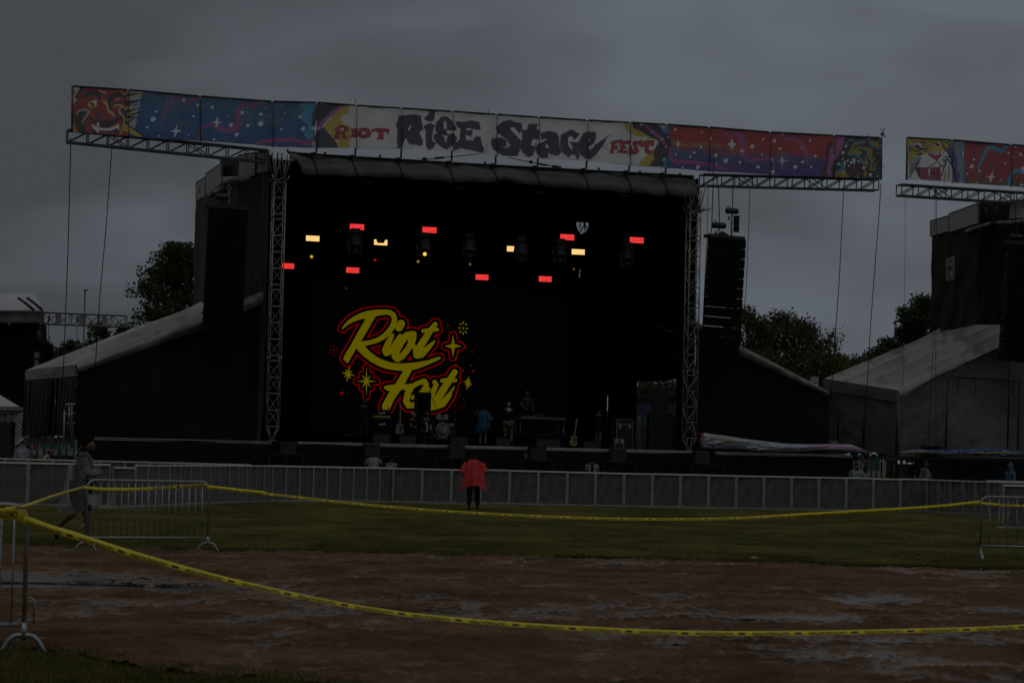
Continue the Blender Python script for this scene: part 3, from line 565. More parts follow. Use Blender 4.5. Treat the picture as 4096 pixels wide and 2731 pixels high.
mb = MB().grid(lambda a, b: A_.lerp(B_, a) - ZU * (b * .50 - .02) - U * (.05 + .05 * n2d(a * 9, b * 2, 23)), 40, 5); mb.build('end_band', TARP2w, sec)
MB().tube(A_ + U * .05 + V * .05, (A_.x, A_.y, DECK - .1), .09, 8).build('corner_post', TARP2w, sec)
mb = MB().grid(lambda a, b: (A_ - ZU * .32).lerp(B_ - ZU * .32, a) + U * .08 - ZU * (b * (A_.z - .32 - DECK + .05)) + U * (.06 * math.sin(a * 15) * (.3 + b) + .06 * n2d(a * 9, b * 6, 29)), 60, 24); mb.build('end_wall', TARP2w, sec)
for x in (3368, 3470):
    a = (x - 3592) / (3296 - 3592); p = A_.lerp(B_, a) - U * .12; MB().tube((p.x, p.y, DECK - .1), (p.x, p.y, A_.z - .46), .045, 6).build('wall_strap', BLK, sec)
for x, y1, y2 in ((3590, 1600, 1800), (3792, 1515, 1796), (4080, 1520, 1800), (4040, 1400, 1790)): MB().tube(SP(x, y1, .45), SP(x - (10 if x > 3700 else 4), y2, .45), .04, 6).build('wall_strap', BLK, sec)
mb = MB().tube(SP(3802, 1506, .45), SP(4080, 1524, .45), .035, 5)
for x in (3830, 3902, 3977, 4050): mb.tube(SP(x, 1507 + (x - 3802) * .06, .45), SP(x, 1580, .42), .02, 5)
mb.build('curtain_track', BLK, sec)
p0, p1 = ST(3600, 0), ST(4300, 0); mb = MB(); mb.add([p0, p1, p1 + V * 9, p0 + V * 9, p0 - ZU * .12, p1 - ZU * .12, p1 + V * 9 - ZU * .12, p0 + V * 9 - ZU * .12], [(0, 1, 2, 3), (4, 5, 1, 0), (7, 6, 5, 4), (4, 0, 3, 7), (5, 6, 2, 1)]); mb.build('deck', M('deck_dark', (.03, .03, .03), .7), sec)
A_, B_ = ST(3658, -.02, 0), ST(4300, -.02, 0); Ln2 = (B_ - A_).length
mb = MB().grid(lambda a, b: A_.lerp(B_, a) - V * (.05 + .05 * math.sin(a * Ln2 * 4) + .3 * n2d(a * Ln2 * .5, b * 2, 5)) + ZU * (b * (DECK - .12)), 120, 8); mb.build('deck_skirt', BLKC, sec)
mb = MB(); random.seed(3)
for x in np.linspace(3425, 3650, 12):
    p = ST(x, .3 + 3 * random.random(), 0); mb.tube(p, p + ZU * 1.95, .035, 6)
    if random.random() < .7: q = ST(x + random.choice((-1, 1)) * random.uniform(15, 50), .5, 0); mb.tube(p + ZU * random.uniform(.1, 1), q + ZU * random.uniform(1, 1.9), .018, 5)
p = ST(3440, .2, .4); 
mb.box(ST(3520, .5, .35), (1.8, .4, .5), rz=YAW); mb.box(ST(3470, .4, .75), (.6, .3, .4), rz=YAW); mb.box(ST(3620, .5, .9), (.7, .4, 1.7), rz=YAW)
mb.box(ST(3530, .1, 1.95), (2.4, .1, .12), rz=YAW)
mb.build('underdeck_scaffold', MATS['scaffold_dark'], sec)
# ------------------------------------------------------------------ hand painted banners (rasterised prints on real cloth)
class Canvas:
    def __init__(s, x0, y0, x1, y1, sc, bgc):
        s.x0, s.y0, s.sc = x0, y0, sc; s.w = int((x1 - x0) * sc); s.h = int((y1 - y0) * sc); s.a = np.zeros((s.h, s.w, 3), np.float32) + np.array(bgc, np.float32)
        s.gx, s.gy = np.meshgrid((np.arange(s.w) + .5) / sc + x0, (np.arange(s.h) + .5) / sc + y0); s.tf = lambda p: p
    def T(s, ox, oy, k): s.tf = lambda p: (ox + p[0] / k, oy + p[1] / k); s.k = k
    def _sub(s, xs, ys, pad=0):
        i0 = max(0, int((min(xs) - pad - s.x0) * s.sc) - 1); i1 = min(s.w, int((max(xs) + pad - s.x0) * s.sc) + 2); j0 = max(0, int((min(ys) - pad - s.y0) * s.sc) - 1); j1 = min(s.h, int((max(ys) + pad - s.y0) * s.sc) + 2); return slice(j0, max(j0, j1)), slice(i0, max(i0, i1))
    def pmask(s, pts, jag=0.):
        P = [s.tf(p) for p in pts]; xs = [p[0] for p in P]; ys = [p[1] for p in P]; sl = s._sub(xs, ys, 3); gx_, gy_ = s.gx[sl], s.gy[sl]
        if jag: gx_ = gx_ + jag * (vnoise(s.gx[sl] * .35, s.gy[sl] * .35, 2) - .5) * 2; gy_ = gy_ + jag * (vnoise(s.gx[sl] * .35, s.gy[sl] * .35, 4) - .5) * 2
        m = np.zeros(gx_.shape, bool); n_ = len(P)
        for i in range(n_):
            (xa, ya), (xb, yb) = P[i], P[(i + 1) % n_]
            if ya == yb: continue
            m ^= ((ya > gy_) != (yb > gy_)) & (gx_ < (xb - xa) * (gy_ - ya) / (yb - ya) + xa)
        return sl, m
    def poly(s, pts, col, jag=.0): sl, m = s.pmask(pts, jag); s.a[sl][m] = col
    def smask(s, pts, rr, jag=0.):
        P = [s.tf(p) for p in pts]; k = s.k; rs = [r_ / k for r_ in (rr if isinstance(rr, (list, tuple)) else [rr] * len(P))]; sl = s._sub([p[0] for p in P], [p[1] for p in P], max(rs) + 2); gx_, gy_ = s.gx[sl], s.gy[sl]
        if jag: gx_ = gx_ + jag * (vnoise(s.gx[sl] * .3, s.gy[sl] * .3, 6) - .5) * 2; gy_ = gy_ + jag * (vnoise(s.gx[sl] * .3, s.gy[sl] * .3, 8) - .5) * 2
        m = np.zeros(gx_.shape, bool)
        if len(P) == 1: P = P * 2; rs = rs * 2
        for i in range(len(P) - 1):
            (xa, ya), (xb, yb) = P[i], P[i + 1]; dx, dy = xb - xa, yb - ya; q = dx * dx + dy * dy + 1e-9; t_ = np.clip(((gx_ - xa) * dx + (gy_ - ya) * dy) / q, 0, 1); m |= (gx_ - xa - t_ * dx) ** 2 + (gy_ - ya - t_ * dy) ** 2 < (rs[i] + (rs[i + 1] - rs[i]) * t_) ** 2
        return sl, m
    def st(s, pts, rr, col, jag=0.): sl, m = s.smask(pts, rr, jag); s.a[sl][m] = col
    def dots(s, lst, col):
        for x, y, r_ in lst: s.st([(x - r_ * .2, y), (x + r_ * .2, y - r_ * .3)], r_, col, .8)
    def star(s, x, y, w, h, col, n=4, inner=.22, rot=0):
        pts = []
        for i in range(2 * n):
            a = math.pi * i / n + rot; q = (1 if i % 2 == 0 else inner) * (1 if (i % 4 == 0 or n == 4) else .62); pts.append((x + w * q * math.sin(a), y - h * q * math.cos(a)))
        s.poly(pts, col, .6)
    def sample(s, x, y):
        return np.clip(1.55 * s.samp0(x, y), 0, .95)
    def samp0(s, x, y):
        return s.samp(x, y) * .95 + np.array((.045, .045, .052)) + .10 * s.samp(x, y).mean(-1, keepdims=True)  # grey lift puts haze and back light into the print colours
    def samp(s, x, y):
        i = np.clip(((x - s.x0) * s.sc).astype(int), 0, s.w - 1); j = np.clip(((y - s.y0) * s.sc).astype(int), 0, s.h - 1); return s.a[j, i]
WH = (.66, .64, .66); DK = (.050, .053, .068); YE = (.44, .33, .04); RD = (.34, .035, .04); RDB = (.33, .055, .065); BLU = (.02, .095, .24); SKY = (.05, .24, .42); PK = (.33, .10, .27); MG = (.30, .07, .20); PRP = (.06, .05, .20); PKL = (.36, .17, .28); SKIN = (.42, .32, .12); NVY = (.025, .04, .14)
cv = Canvas(280, 335, 3540, 730, 1.0, WH)
g_ = cv.a; gxx, gyy = cv.gx, cv.gy; TOPL = [(290, 350), (515, 364), (802, 390), (1092, 411), (1270, 415), (1430, 427), (1610, 438), (1815, 451), (1990, 463), (2160, 474), (2355, 486), (2525, 495), (2673, 503), (2838, 514), (3088, 534), (3340, 547), (3527, 556)]
BOTL = [(287, 529), (400, 537), (510, 545), (650, 557), (800, 564), (1010, 578), (1100, 588), (1267, 593), (1425, 594), (1520, 602), (1606, 595), (1700, 602), (1808, 605), (1984, 622), (2152, 634), (2250, 640), (2347, 644), (2520, 663), (2664, 672), (2838, 686), (2950, 692), (3075, 699), (3230, 706), (3336, 709), (3522, 718)]
tl = np.interp(gxx, *zip(*TOPL)); bl_ = np.interp(gxx, *zip(*BOTL)); tt = (gyy - tl) / (bl_ - tl)
nz1 = fbm(gxx * .02, gyy * .05, 5, 3); nz2 = fbm(gxx * .15, gyy * .15, 4, 9, .7); nz3 = fbm(gxx * .5, gyy * .5, 3, 19, .8)
def mixc(c1, c2, f): f = np.clip(f, 0, 1)[..., None]; return np.array(c1) * (1 - f) + np.array(c2) * f
# left blue section
m = gxx < 1260; base = mixc(BLU, (.025, .06, .20), (tt - .55) * 1.6 + nz1 - .5); sp = np.clip((nz2 - .50) * 9, 0, 1) * np.clip(1.15 - tt * 1.2 + (nz1 - .5) * 2, 0, 1); base = base * (1 - sp[..., None] * .75) + np.array((.16, .16, .06)) * sp[..., None] * .75; base = base * (.8 + .5 * nz3[..., None]); g_[m] = base[m]
m = (gxx > 1150) & (gxx < 1262) & ((gyy - 410) * .25 + 1195 + 12 * np.sin(gyy * .09) < gxx); g_[m] = SKY
# right section: red/purple/blue with yellow band
m = gxx > 2660; f = tt + (nz1 - .5) * .25; top = mixc(RD, (.16, .05, .16), (f - .42) * 5); c_ = top * 1.; low_ = mixc((.05, .10, .22), PRP, (f - .62) * 5 + (gxx - 2900) / 500); k_ = np.clip((f - .48 + (nz2 - .5) * .3) * 7, 0, 1)[..., None]; c_ = c_ * (1 - k_) + low_ * k_
yb = np.clip(1 - abs(f - .42) * 11, 0, 1) * np.clip((3050 - gxx) / 250, 0, 1) * (.6 + nz2); c_ = c_ * (1 - yb[..., None] * .8) + np.array((.30, .20, .04)) * yb[..., None] * .8; sp = (nz3 > .66)[..., None] * .35; c_ = c_ * (1 - sp) + np.array((.3, .15, .1)) * sp; c_ = c_ * (.75 + .5 * nz3[..., None]); g_[m] = c_[m]
cv.T(200, 300, 1.96)
# pink trails and white stars on the blue
for pts, r_ in (([(870, 400), (885, 330), (920, 250), (960, 190), (1010, 185), (1050, 205), (1085, 225), (1130, 190), (1170, 178)], [5, 9, 13, 12, 10, 10, 14, 10, 6]), ([(1165, 500), (1175, 460), (1205, 400), (1260, 385), (1320, 415), (1380, 440), (1440, 430), (1480, 390), (1470, 330), (1480, 270), (1520, 225), (1600, 245), (1660, 215)], [10, 12, 12, 10, 20, 22, 22, 20, 24, 18, 14, 16, 8]), ([(1590, 545), (1660, 525), (1760, 508), (1840, 515), (1890, 505), (1960, 525), (2040, 540), (2070, 480), (2110, 400), (2200, 310), (2320, 240)], [4, 12, 14, 14, 14, 14, 18, 16, 18, 14, 12])): cv.st(pts, r_, MG if pts[0][0] > 1580 else (.24, .07, .19), 2.2)
cv.dots([(808, 350, 17), (1047, 200, 11), (1157, 241, 10), (1124, 327, 8), (832, 290, 9), (1273, 255, 9), (1505, 300, 11), (1418, 396, 14), (1548, 402, 10), (1651, 387, 19), (1652, 312, 11), (1460, 473, 13), (1812, 430, 8), (1958, 334, 9), (1984, 427, 15), (1837, 302, 6), (1692, 264, 5), (762, 412, 8), (1286, 506, 8), (1395, 328, 5), (1088, 470, 5), (2065, 540, 9), (2228, 310, 6), (853, 480, 5)], WH)
def sparkle(x, y, w, h, col=WH, lean=8): cv.poly([(x + lean, y - h), (x + w * .22, y - h * .15), (x + w, y), (x + w * .25, y + h * .2), (x - lean, y + h), (x - w * .2, y + h * .2), (x - w, y), (x - w * .2, y - h * .15)], col, .5)
sparkle(985, 440, 46, 58, lean=12); sparkle(1308, 370, 40, 50); 
# black mountain and yellow band before RIOT
cv.T(1200, 380, 1.96)
cv.poly([(130, 70), (330, 75), (160, 250), (90, 240), (92, 160)], DK, 3); cv.poly([(150, 245), (260, 290), (310, 420), (125, 420), (100, 300), (130, 250)], DK, 3)
cv.poly([(385, 80), (380, 150), (330, 160), (332, 230), (395, 250), (400, 330), (380, 420), (300, 420), (240, 320), (180, 250), (240, 190), (330, 90)], YE, 2); cv.st([(135, 270), (175, 215), (250, 150), (330, 88)], [12, 14, 14, 12], PK, 2)
sparkle(122, 262, 45, 68, lean=12); cv.dots([(235, 292, 7), (293, 366, 8), (318, 183, 6), (104, 384, 8), (22, 268, 12), (3, 175, 6)], WH)
# RIOT
cv.T(1300, 480, 8.4)
RT_ = (.30, .04, .045)
cv.poly([(230, 655), (300, 560), (345, 440), (350, 395), (298, 365), (330, 290), (420, 200), (520, 175), (640, 180), (760, 235), (765, 290), (815, 295), (790, 360), (640, 440), (700, 520), (740, 610), (825, 600), (740, 645), (620, 660), (565, 600), (545, 500), (500, 480), (480, 540), (515, 655), (400, 672)], RT_, .4)
cv.poly([(560, 272), (620, 290), (625, 330), (590, 375), (520, 415), (540, 340)], WH); cv.dots([(490, 330, 22)], WH)
cv.poly([(840, 290), (1125, 285), (1090, 340), (1045, 450), (1050, 540), (1085, 600), (840, 602), (805, 575), (870, 540), (890, 450), (880, 370), (835, 320)], RT_, .4)
cv.st([(1150, 420), (1200, 340), (1320, 325), (1450, 360), (1510, 440), (1470, 530), (1330, 575), (1200, 560), (1140, 500), (1150, 420)], 62, RT_, .4); cv.poly([(1190, 440), (1430, 400), (1420, 520), (1200, 525)], RT_); cv.poly([(1215, 470), (1260, 440), (1340, 430), (1385, 455), (1330, 490), (1230, 495)], WH)
cv.poly([(1575, 300), (1800, 280), (2040, 290), (2080, 312), (2165, 315), (2140, 430), (2105, 520), (2060, 450), (2030, 425), (1955, 430), (1945, 620), (1980, 665), (1960, 682), (1700, 670), (1695, 645), (1760, 600), (1795, 445), (1740, 435), (1700, 400), (1640, 400), (1590, 430), (1560, 370)], RT_, .4)
# RISE
cv.T(1560, 430, 5.227)
RS = []; PO = (.34, .07, .12)
def letter(pts, holes=(), pink=9):
    P = [cv.tf(p) for p in pts]; cv.poly(pts, DK, 1.2)
    for i in range(len(pts)):
        if (i * 7) % 5 != 0: a, b = pts[i], pts[(i + 1) % len(pts)]; cv.st([a, b], [pink, pink * .5], PO if i % 2 else PKL, 1.5)
    cx = sum(p[0] for p in pts) / len(pts); cy = sum(p[1] for p in pts) / len(pts)
    cv.poly([(cx + (x - cx) * .975, cy + (y - cy) * .975) for x, y in pts], DK, 1.5)
    for h in holes: cv.poly(h, WH, 1); cv.st(h[:3], 7, PO, 1)
letter([(160, 170), (300, 175), (480, 150), (640, 175), (660, 260), (690, 390), (700, 450), (610, 520), (680, 700), (665, 800), (580, 800), (540, 780), (400, 775), (325, 625), (280, 740), (240, 850), (160, 860), (150, 700), (160, 500), (120, 360), (160, 280)], [[(440, 350), (450, 400), (410, 490), (365, 470)]])
letter([(790, 150), (840, 90), (940, 90), (930, 230), (880, 290), (800, 300), (715, 240)])
letter([(700, 390), (830, 335), (930, 380), (890, 470), (860, 700), (960, 760), (880, 860), (800, 900), (740, 800), (740, 450)])
letter([(950, 330), (1060, 210), (1180, 190), (1300, 290), (1390, 440), (1370, 490), (1160, 480), (1200, 580), (1330, 540), (1400, 650), (1340, 780), (1180, 880), (1080, 830), (960, 740), (900, 660), (910, 570), (990, 540), (1090, 590), (1130, 650), (1170, 780), (1205, 600), (1040, 570), (940, 500)], [[(1145, 270), (1180, 330), (1185, 460), (1120, 450), (1110, 340)]])
letter([(1350, 290), (1520, 310), (1680, 275), (1860, 300), (1890, 470), (1780, 470), (1740, 430), (1700, 610), (1580, 560), (1590, 690), (1740, 690), (1790, 610), (1880, 620), (1950, 820), (1980, 900), (1930, 960), (1800, 920), (1600, 880), (1500, 850), (1340, 900), (1330, 760), (1460, 680), (1480, 450), (1400, 400)], [[(1620, 430), (1720, 440), (1700, 480), (1590, 470)], [(1600, 570), (1680, 600), (1730, 640), (1610, 680)]])
k_ = RNG.random((260, 2)); 
for a, b in k_[:130]: cv.dots([(1980 + a * 180, 700 + b * 260 * (1 - a * .4), 2.5 + 4 * b * (a < .4))], DK)
for a, b in k_[130:190]: cv.dots([(60 + a * 90, 280 + b * 500, 3)], DK)
for a, b in k_[190:230]: cv.dots([(1000 + a * 320, 90 + b * 90, 3)], DK)
cv.T(1940, 460, 4.704)
letter([(200, 230), (330, 130), (460, 100), (600, 145), (690, 160), (700, 290), (650, 350), (560, 230), (480, 230), (480, 280), (600, 400), (670, 480), (660, 640), (620, 760), (480, 790), (330, 770), (160, 660), (110, 540), (130, 450), (300, 430), (410, 490), (410, 600), (300, 590), (400, 640), (490, 580), (440, 500), (380, 440), (230, 340)])
letter([(680, 290), (790, 285), (815, 170), (990, 175), (960, 280), (1040, 290), (1020, 470), (910, 440), (870, 560), (950, 600), (900, 760), (820, 800), (700, 700), (650, 600), (700, 450)], [[(900, 450), (1000, 470), (930, 585), (865, 570)]])
letter([(1040, 340), (1180, 305), (1340, 330), (1390, 420), (1390, 620), (1440, 700), (1360, 770), (1230, 750), (1190, 690), (1180, 800), (1080, 820), (1000, 760), (930, 650), (980, 560), (1130, 490), (1190, 430), (1060, 470)], [[(1160, 540), (1190, 560), (1195, 640), (1135, 600)]])
letter([(1430, 370), (1620, 280), (1780, 360), (1680, 470), (1620, 390), (1550, 420), (1560, 600), (1640, 670), (1640, 600), (1590, 520), (1760, 520), (1770, 620), (1780, 800), (1740, 850), (1710, 770), (1650, 740), (1560, 800), (1450, 720), (1400, 600)])
letter([(1760, 500), (1850, 350), (1950, 310), (2080, 330), (2090, 430), (2050, 540), (1930, 620), (1980, 670), (2080, 560), (2290, 420), (2230, 560), (2100, 740), (1980, 840), (1900, 820), (1780, 740), (1750, 620)], [[(1945, 440), (1965, 480), (1925, 520), (1920, 480)]])
cv.st([(2290, 420), (2340, 385)], [22, 10], PKL, 1)
for a, b in k_[:50]: cv.dots([(2190 + a * 120, 560 + b * 120, 3), (2060 + b * 130, 740 + a * 110, 3), (100 + 120 * b, 350 + 90 * a, 3)], DK)
# black/yellow/sky edge after FEST
cv.T(2300, 430, 1.809)
cv.poly([(590, 128), (680, 135), (675, 440), (620, 438), (640, 330), (700, 300), (660, 200)], SKY, 2)
cv.poly([(340, 110), (410, 120), (540, 190), (620, 250), (600, 300), (560, 340), (590, 430), (460, 430), (480, 380), (530, 340), (600, 290), (590, 240), (460, 215), (390, 190), (365, 150)], YE, 3)
cv.poly([(410, 112), (590, 125), (640, 180), (690, 210), (700, 280), (660, 350), (640, 430), (525, 430), (570, 370), (560, 320), (610, 250), (520, 200), (420, 150)], DK, 3)
cv.st([(510, 130), (560, 180), (610, 220), (670, 290), (700, 370), (740, 400), (830, 395), (930, 410), (1000, 420), (1090, 450)], [10, 12, 12, 14, 14, 14, 14, 14, 14, 10], MG, 2)
cv.st([(1040, 160), (1100, 195), (1160, 185), (1195, 200), (1215, 260), (1205, 330), (1240, 380), (1300, 385), (1370, 370), (1430, 368), (1440, 420), (1430, 480)], [6, 14, 16, 22, 16, 16, 16, 16, 16, 14, 8, 8], (.28, .08, .20), 2)
cv.st([(1480, 190), (1520, 230), (1590, 225), (1630, 250), (1665, 320), (1680, 415)], [8, 12, 14, 14, 10, 5], (.30, .09, .20), 2)
cv.st([(1850, 275), (1835, 330), (1850, 380), (1820, 430), (1800, 490)], [28, 26, 24, 22, 20], (.10, .03, .05), 2)
cv.st([(1930, 240), (1880, 320), (1870, 380), (1860, 460)], [34, 40, 34, 40], PK, 3)
cv.dots([(638, 147, 9), (478, 123, 12), (508, 215, 9), (628, 232, 6), (672, 218, 7), (662, 286, 7), (643, 380, 8), (560, 176, 5), (724, 163, 9), (918, 184, 6), (978, 229, 8), (910, 289, 8), (858, 330, 8), (830, 360, 7), (775, 436, 6), (890, 434, 12), (1013, 350, 13), (1023, 408, 6), (1092, 388, 13), (1188, 400, 9), (1208, 318, 9), (1280, 285, 12), (1360, 231, 8), (1352, 342, 6), (1325, 433, 10), (1440, 245, 11), (1504, 192, 7), (1480, 300, 8), (1700, 242, 7), (1735, 353, 8), (1645, 398, 9), (1592, 434, 11), (1705, 433, 7), (1430, 468, 12), (1425, 380, 7), (732, 340, 6), (1148, 340, 5), (1640, 300, 4)], WH)
sparkle(748, 265, 26, 38, lean=4); cv.star(1135, 268, 34, 46, WH, 4, .45); cv.star(1502, 385, 52, 74, WH, 8, .2)
# FEST
cv.T(2410, 540, 10.226)
cv.poly([(305, 290), (530, 215), (780, 195), (820, 220), (790, 350), (700, 510), (660, 520), (695, 370), (560, 350), (500, 400), (495, 475), (560, 410), (610, 480), (600, 560), (550, 645), (450, 580), (465, 780), (280, 780), (245, 715), (300, 600), (325, 400)], RT_, .4)
cv.poly([(800, 250), (1155, 210), (1140, 350), (1090, 480), (1040, 380), (930, 390), (895, 465), (1000, 430), (990, 580), (870, 570), (865, 650), (1030, 600), (1040, 775), (580, 740), (590, 680), (700, 570), (790, 400)], RT_, .4)
cv.poly([(1215, 290), (1320, 225), (1390, 260), (1440, 220), (1500, 260), (1600, 180), (1630, 250), (1600, 450), (1555, 540), (1500, 420), (1420, 390), (1440, 480), (1520, 620), (1520, 700), (1420, 790), (1280, 825), (1150, 780), (1110, 880), (1070, 800), (1060, 600), (1120, 430), (1180, 430), (1200, 560), (1310, 620), (1280, 520), (1220, 400)], RT_, .4)
cv.poly([(1645, 250), (1850, 215), (2110, 220), (2110, 400), (2050, 530), (1990, 440), (1930, 440), (1880, 560), (1920, 630), (2020, 660), (2170, 650), (2100, 730), (1930, 805), (1800, 800), (1740, 720), (1730, 560), (1745, 445), (1640, 535), (1600, 480), (1620, 350)], RT_, .4); cv.dots([(1940, 560, 60), (1385, 185, 50), (1745, 115, 45)], WH)
# painted red horned face, one eye winking
cv.T(280, 340, 7.128)
cv.poly([(70, 60), (1660, 150), (1680, 1500), (40, 1360)], (.30, .035, .035)); cv.poly([(120, 60), (320, 75), (200, 400), (100, 560)], WH, 2); cv.poly([(120, 150), (280, 130), (260, 260), (180, 350), (110, 330)], SKIN, 2)
FK = (.035, .042, .05)
for pts, r_ in (([(300, 80), (290, 180), (230, 300), (170, 370)], 38), ([(410, 90), (370, 220), (310, 330), (220, 450)], 18), ([(440, 380), (470, 290), (600, 235), (730, 240), (830, 300), (860, 430)], [20, 60, 70, 70, 60, 14]), ([(960, 300), (1060, 350)], 16), ([(1140, 470), (1130, 400), (1220, 320), (1370, 270), (1500, 330), (1600, 340)], [50, 70, 80, 50, 25, 20]), ([(1180, 590), (1270, 530), (1400, 530), (1480, 590)], [20, 26, 30, 20]),
               ([(350, 660), (420, 610), (470, 570)], 14), ([(180, 520), (250, 580), (310, 610)], 14), ([(1100, 480), (1120, 620), (1150, 740)], 24), ([(760, 950), (740, 860), (830, 800)], 18), ([(790, 930), (850, 890), (950, 1000), (1040, 1010)], 20), ([(1240, 800), (1310, 850), (1290, 920)], 24), ([(400, 990), (470, 940), (560, 940), (700, 1040), (880, 1100), (1050, 1110), (1250, 1060), (1400, 950), (1480, 900)], [30, 30, 35, 60, 70, 70, 60, 50, 14]), ([(440, 1160), (450, 1060), (560, 1080), (620, 1220), (700, 1370)], [22, 18, 14, 24, 30]),
               ([(120, 860), (200, 960), (270, 1110), (340, 1260), (400, 1370)], [30, 60, 100, 110, 80]), ([(1560, 480), (1590, 560), (1560, 380), (1640, 350)], 14), ([(1480, 720), (1560, 830), (1600, 960), (1560, 1150), (1500, 1260)], [40, 60, 55, 50, 40]), ([(1100, 1200), (1000, 1220), (850, 1180)], 22), ([(1380, 1330), (1290, 1300), (1290, 1270)], 40)): cv.st(pts, r_, FK, .9)
cv.poly([(225, 790), (330, 720), (520, 730), (500, 850), (380, 1000), (330, 1040), (230, 960), (180, 880)], FK, 1); cv.st([(180, 860), (240, 760), (330, 710), (440, 700), (560, 750), (500, 850), (430, 950), (350, 1030), (350, 1130)], [20, 24, 22, 22, 26, 26, 24, 16, 8], SKIN, 1); cv.st([(300, 735), (500, 740), (440, 850), (360, 960)], 9, SKY)
cv.poly([(465, 590), (520, 480), (640, 425), (750, 440), (820, 540), (760, 650), (650, 690), (560, 660)], (.02, .02, .02)); cv.poly([(485, 590), (540, 490), (640, 440), (740, 460), (800, 540), (750, 630), (650, 675), (560, 640)], (.42, .32, .04)); cv.poly([(640, 460), (580, 540), (640, 620), (650, 680), (690, 600), (680, 520)], (.30, .035, .035)); cv.dots([(700, 500, 55)], WH); cv.dots([(650, 540, 30)], FK)
cv.st([(930, 460), (1010, 510), (1050, 600), (1090, 760), (1220, 840), (1260, 900)], [16, 40, 34, 36, 40, 30], SKIN, 1); cv.st([(1230, 650), (1300, 590), (1420, 580), (1480, 600), (1400, 700), (1400, 780), (1480, 850), (1560, 960), (1540, 1100), (1480, 1250), (1440, 1400)], [12, 30, 34, 30, 26, 26, 26, 24, 24, 24, 24], SKIN, 1); cv.st([(1270, 490), (1330, 430), (1430, 400)], [10, 30, 20], SKIN); cv.st([(800, 130), (900, 190), (1010, 220)], [14, 34, 26], SKIN, 1); cv.st([(1450, 200), (1540, 300)], 16, SKIN, 1); cv.st([(1640, 180), (1580, 260)], 22, SKIN, 1)
cv.st([(1500, 610), (1590, 690)], 24, SKIN, 1); cv.st([(1420, 680), (1400, 730), (1540, 870)], 9, SKY)
cv.poly([(590, 1120), (720, 1190), (900, 1240), (1060, 1240), (1250, 1190), (1400, 1095), (1400, 1330), (1340, 1230), (1200, 1300), (1000, 1320), (830, 1300), (800, 1380), (700, 1290), (640, 1230)], WH, 1); cv.poly([(800, 1060), (830, 1120), (810, 1190), (730, 1160)], WH); cv.poly([(860, 1340), (1100, 1330), (1300, 1330), (1300, 1430), (870, 1400)], (.15, .04, .15), 1)
cv.poly([(60, 1080), (140, 1130), (120, 1230), (240, 1360), (50, 1350)], YE, 1)
cv.poly([(1560, 1110), (1700, 1200), (2100, 1480), (1900, 1470), (1500, 1300)], YE, 1.5)
cv.poly([(1690, 150), (2090, 200), (2020, 330), (1990, 560), (1940, 780), (1920, 940), (1850, 1200), (1800, 1290), (1680, 1150)], (.30, .31, .36), 4)
for a, b, c, w_ in ((260, 1980, 260, 40), (460, 2190, 400, 30), (560, 1950, 550, 34), (700, 1980, 670, 26), (800, 2130, 750, 40), (890, 2030, 905, 24), (960, 1820, 1000, 34)): cv.st([(1640, a + 60), (b, c)], [w_ * 1.7, 6], FK, 1.5)
for a, b, c in ((340, 1970, 265), (600, 1850, 570), (790, 1940, 765), (960, 1740, 990)): cv.st([(1660, a + 40), (b, c)], [44, 5], YE, 1)
cv.st([(1690, 1180), (1900, 1320), (2110, 1470)], [20, 24, 20], FK, 1)
# big cat face, right end
cv.T(3280, 520, 7.128)
cv.poly([(700, 180), (1790, 230), (1770, 1430), (330, 1350), (300, 1100), (480, 800), (600, 560)], FK, 1)
TY = (.27, .20, .03); TB = (.05, .19, .33)
for i in range(46): a, b = RNG.random(2); x = 700 + 1050 * a; y = 240 + 1130 * b; an = math.atan2(y - 900, x - 1000); q = 60 + 60 * RNG.random(); cv.st([(x, y), (x + q * math.cos(an), y + q * math.sin(an) * .8)], [20, 5], TY if i % 2 else TB, 1.5)
cv.poly([(780, 670), (860, 520), (1000, 330), (1260, 320), (1330, 500), (1500, 520), (1560, 800), (1500, 1150), (1260, 1360), (1230, 1000), (1180, 880), (1050, 740), (780, 700)], TY, 2); cv.poly([(1400, 300), (1620, 330), (1780, 480), (1600, 500), (1380, 420)], TY, 2); cv.poly([(1560, 1000), (1590, 1180), (1420, 1160), (1460, 900)], TY, 2); cv.poly([(430, 1180), (700, 1130), (820, 1360), (420, 1330)], TY, 3)
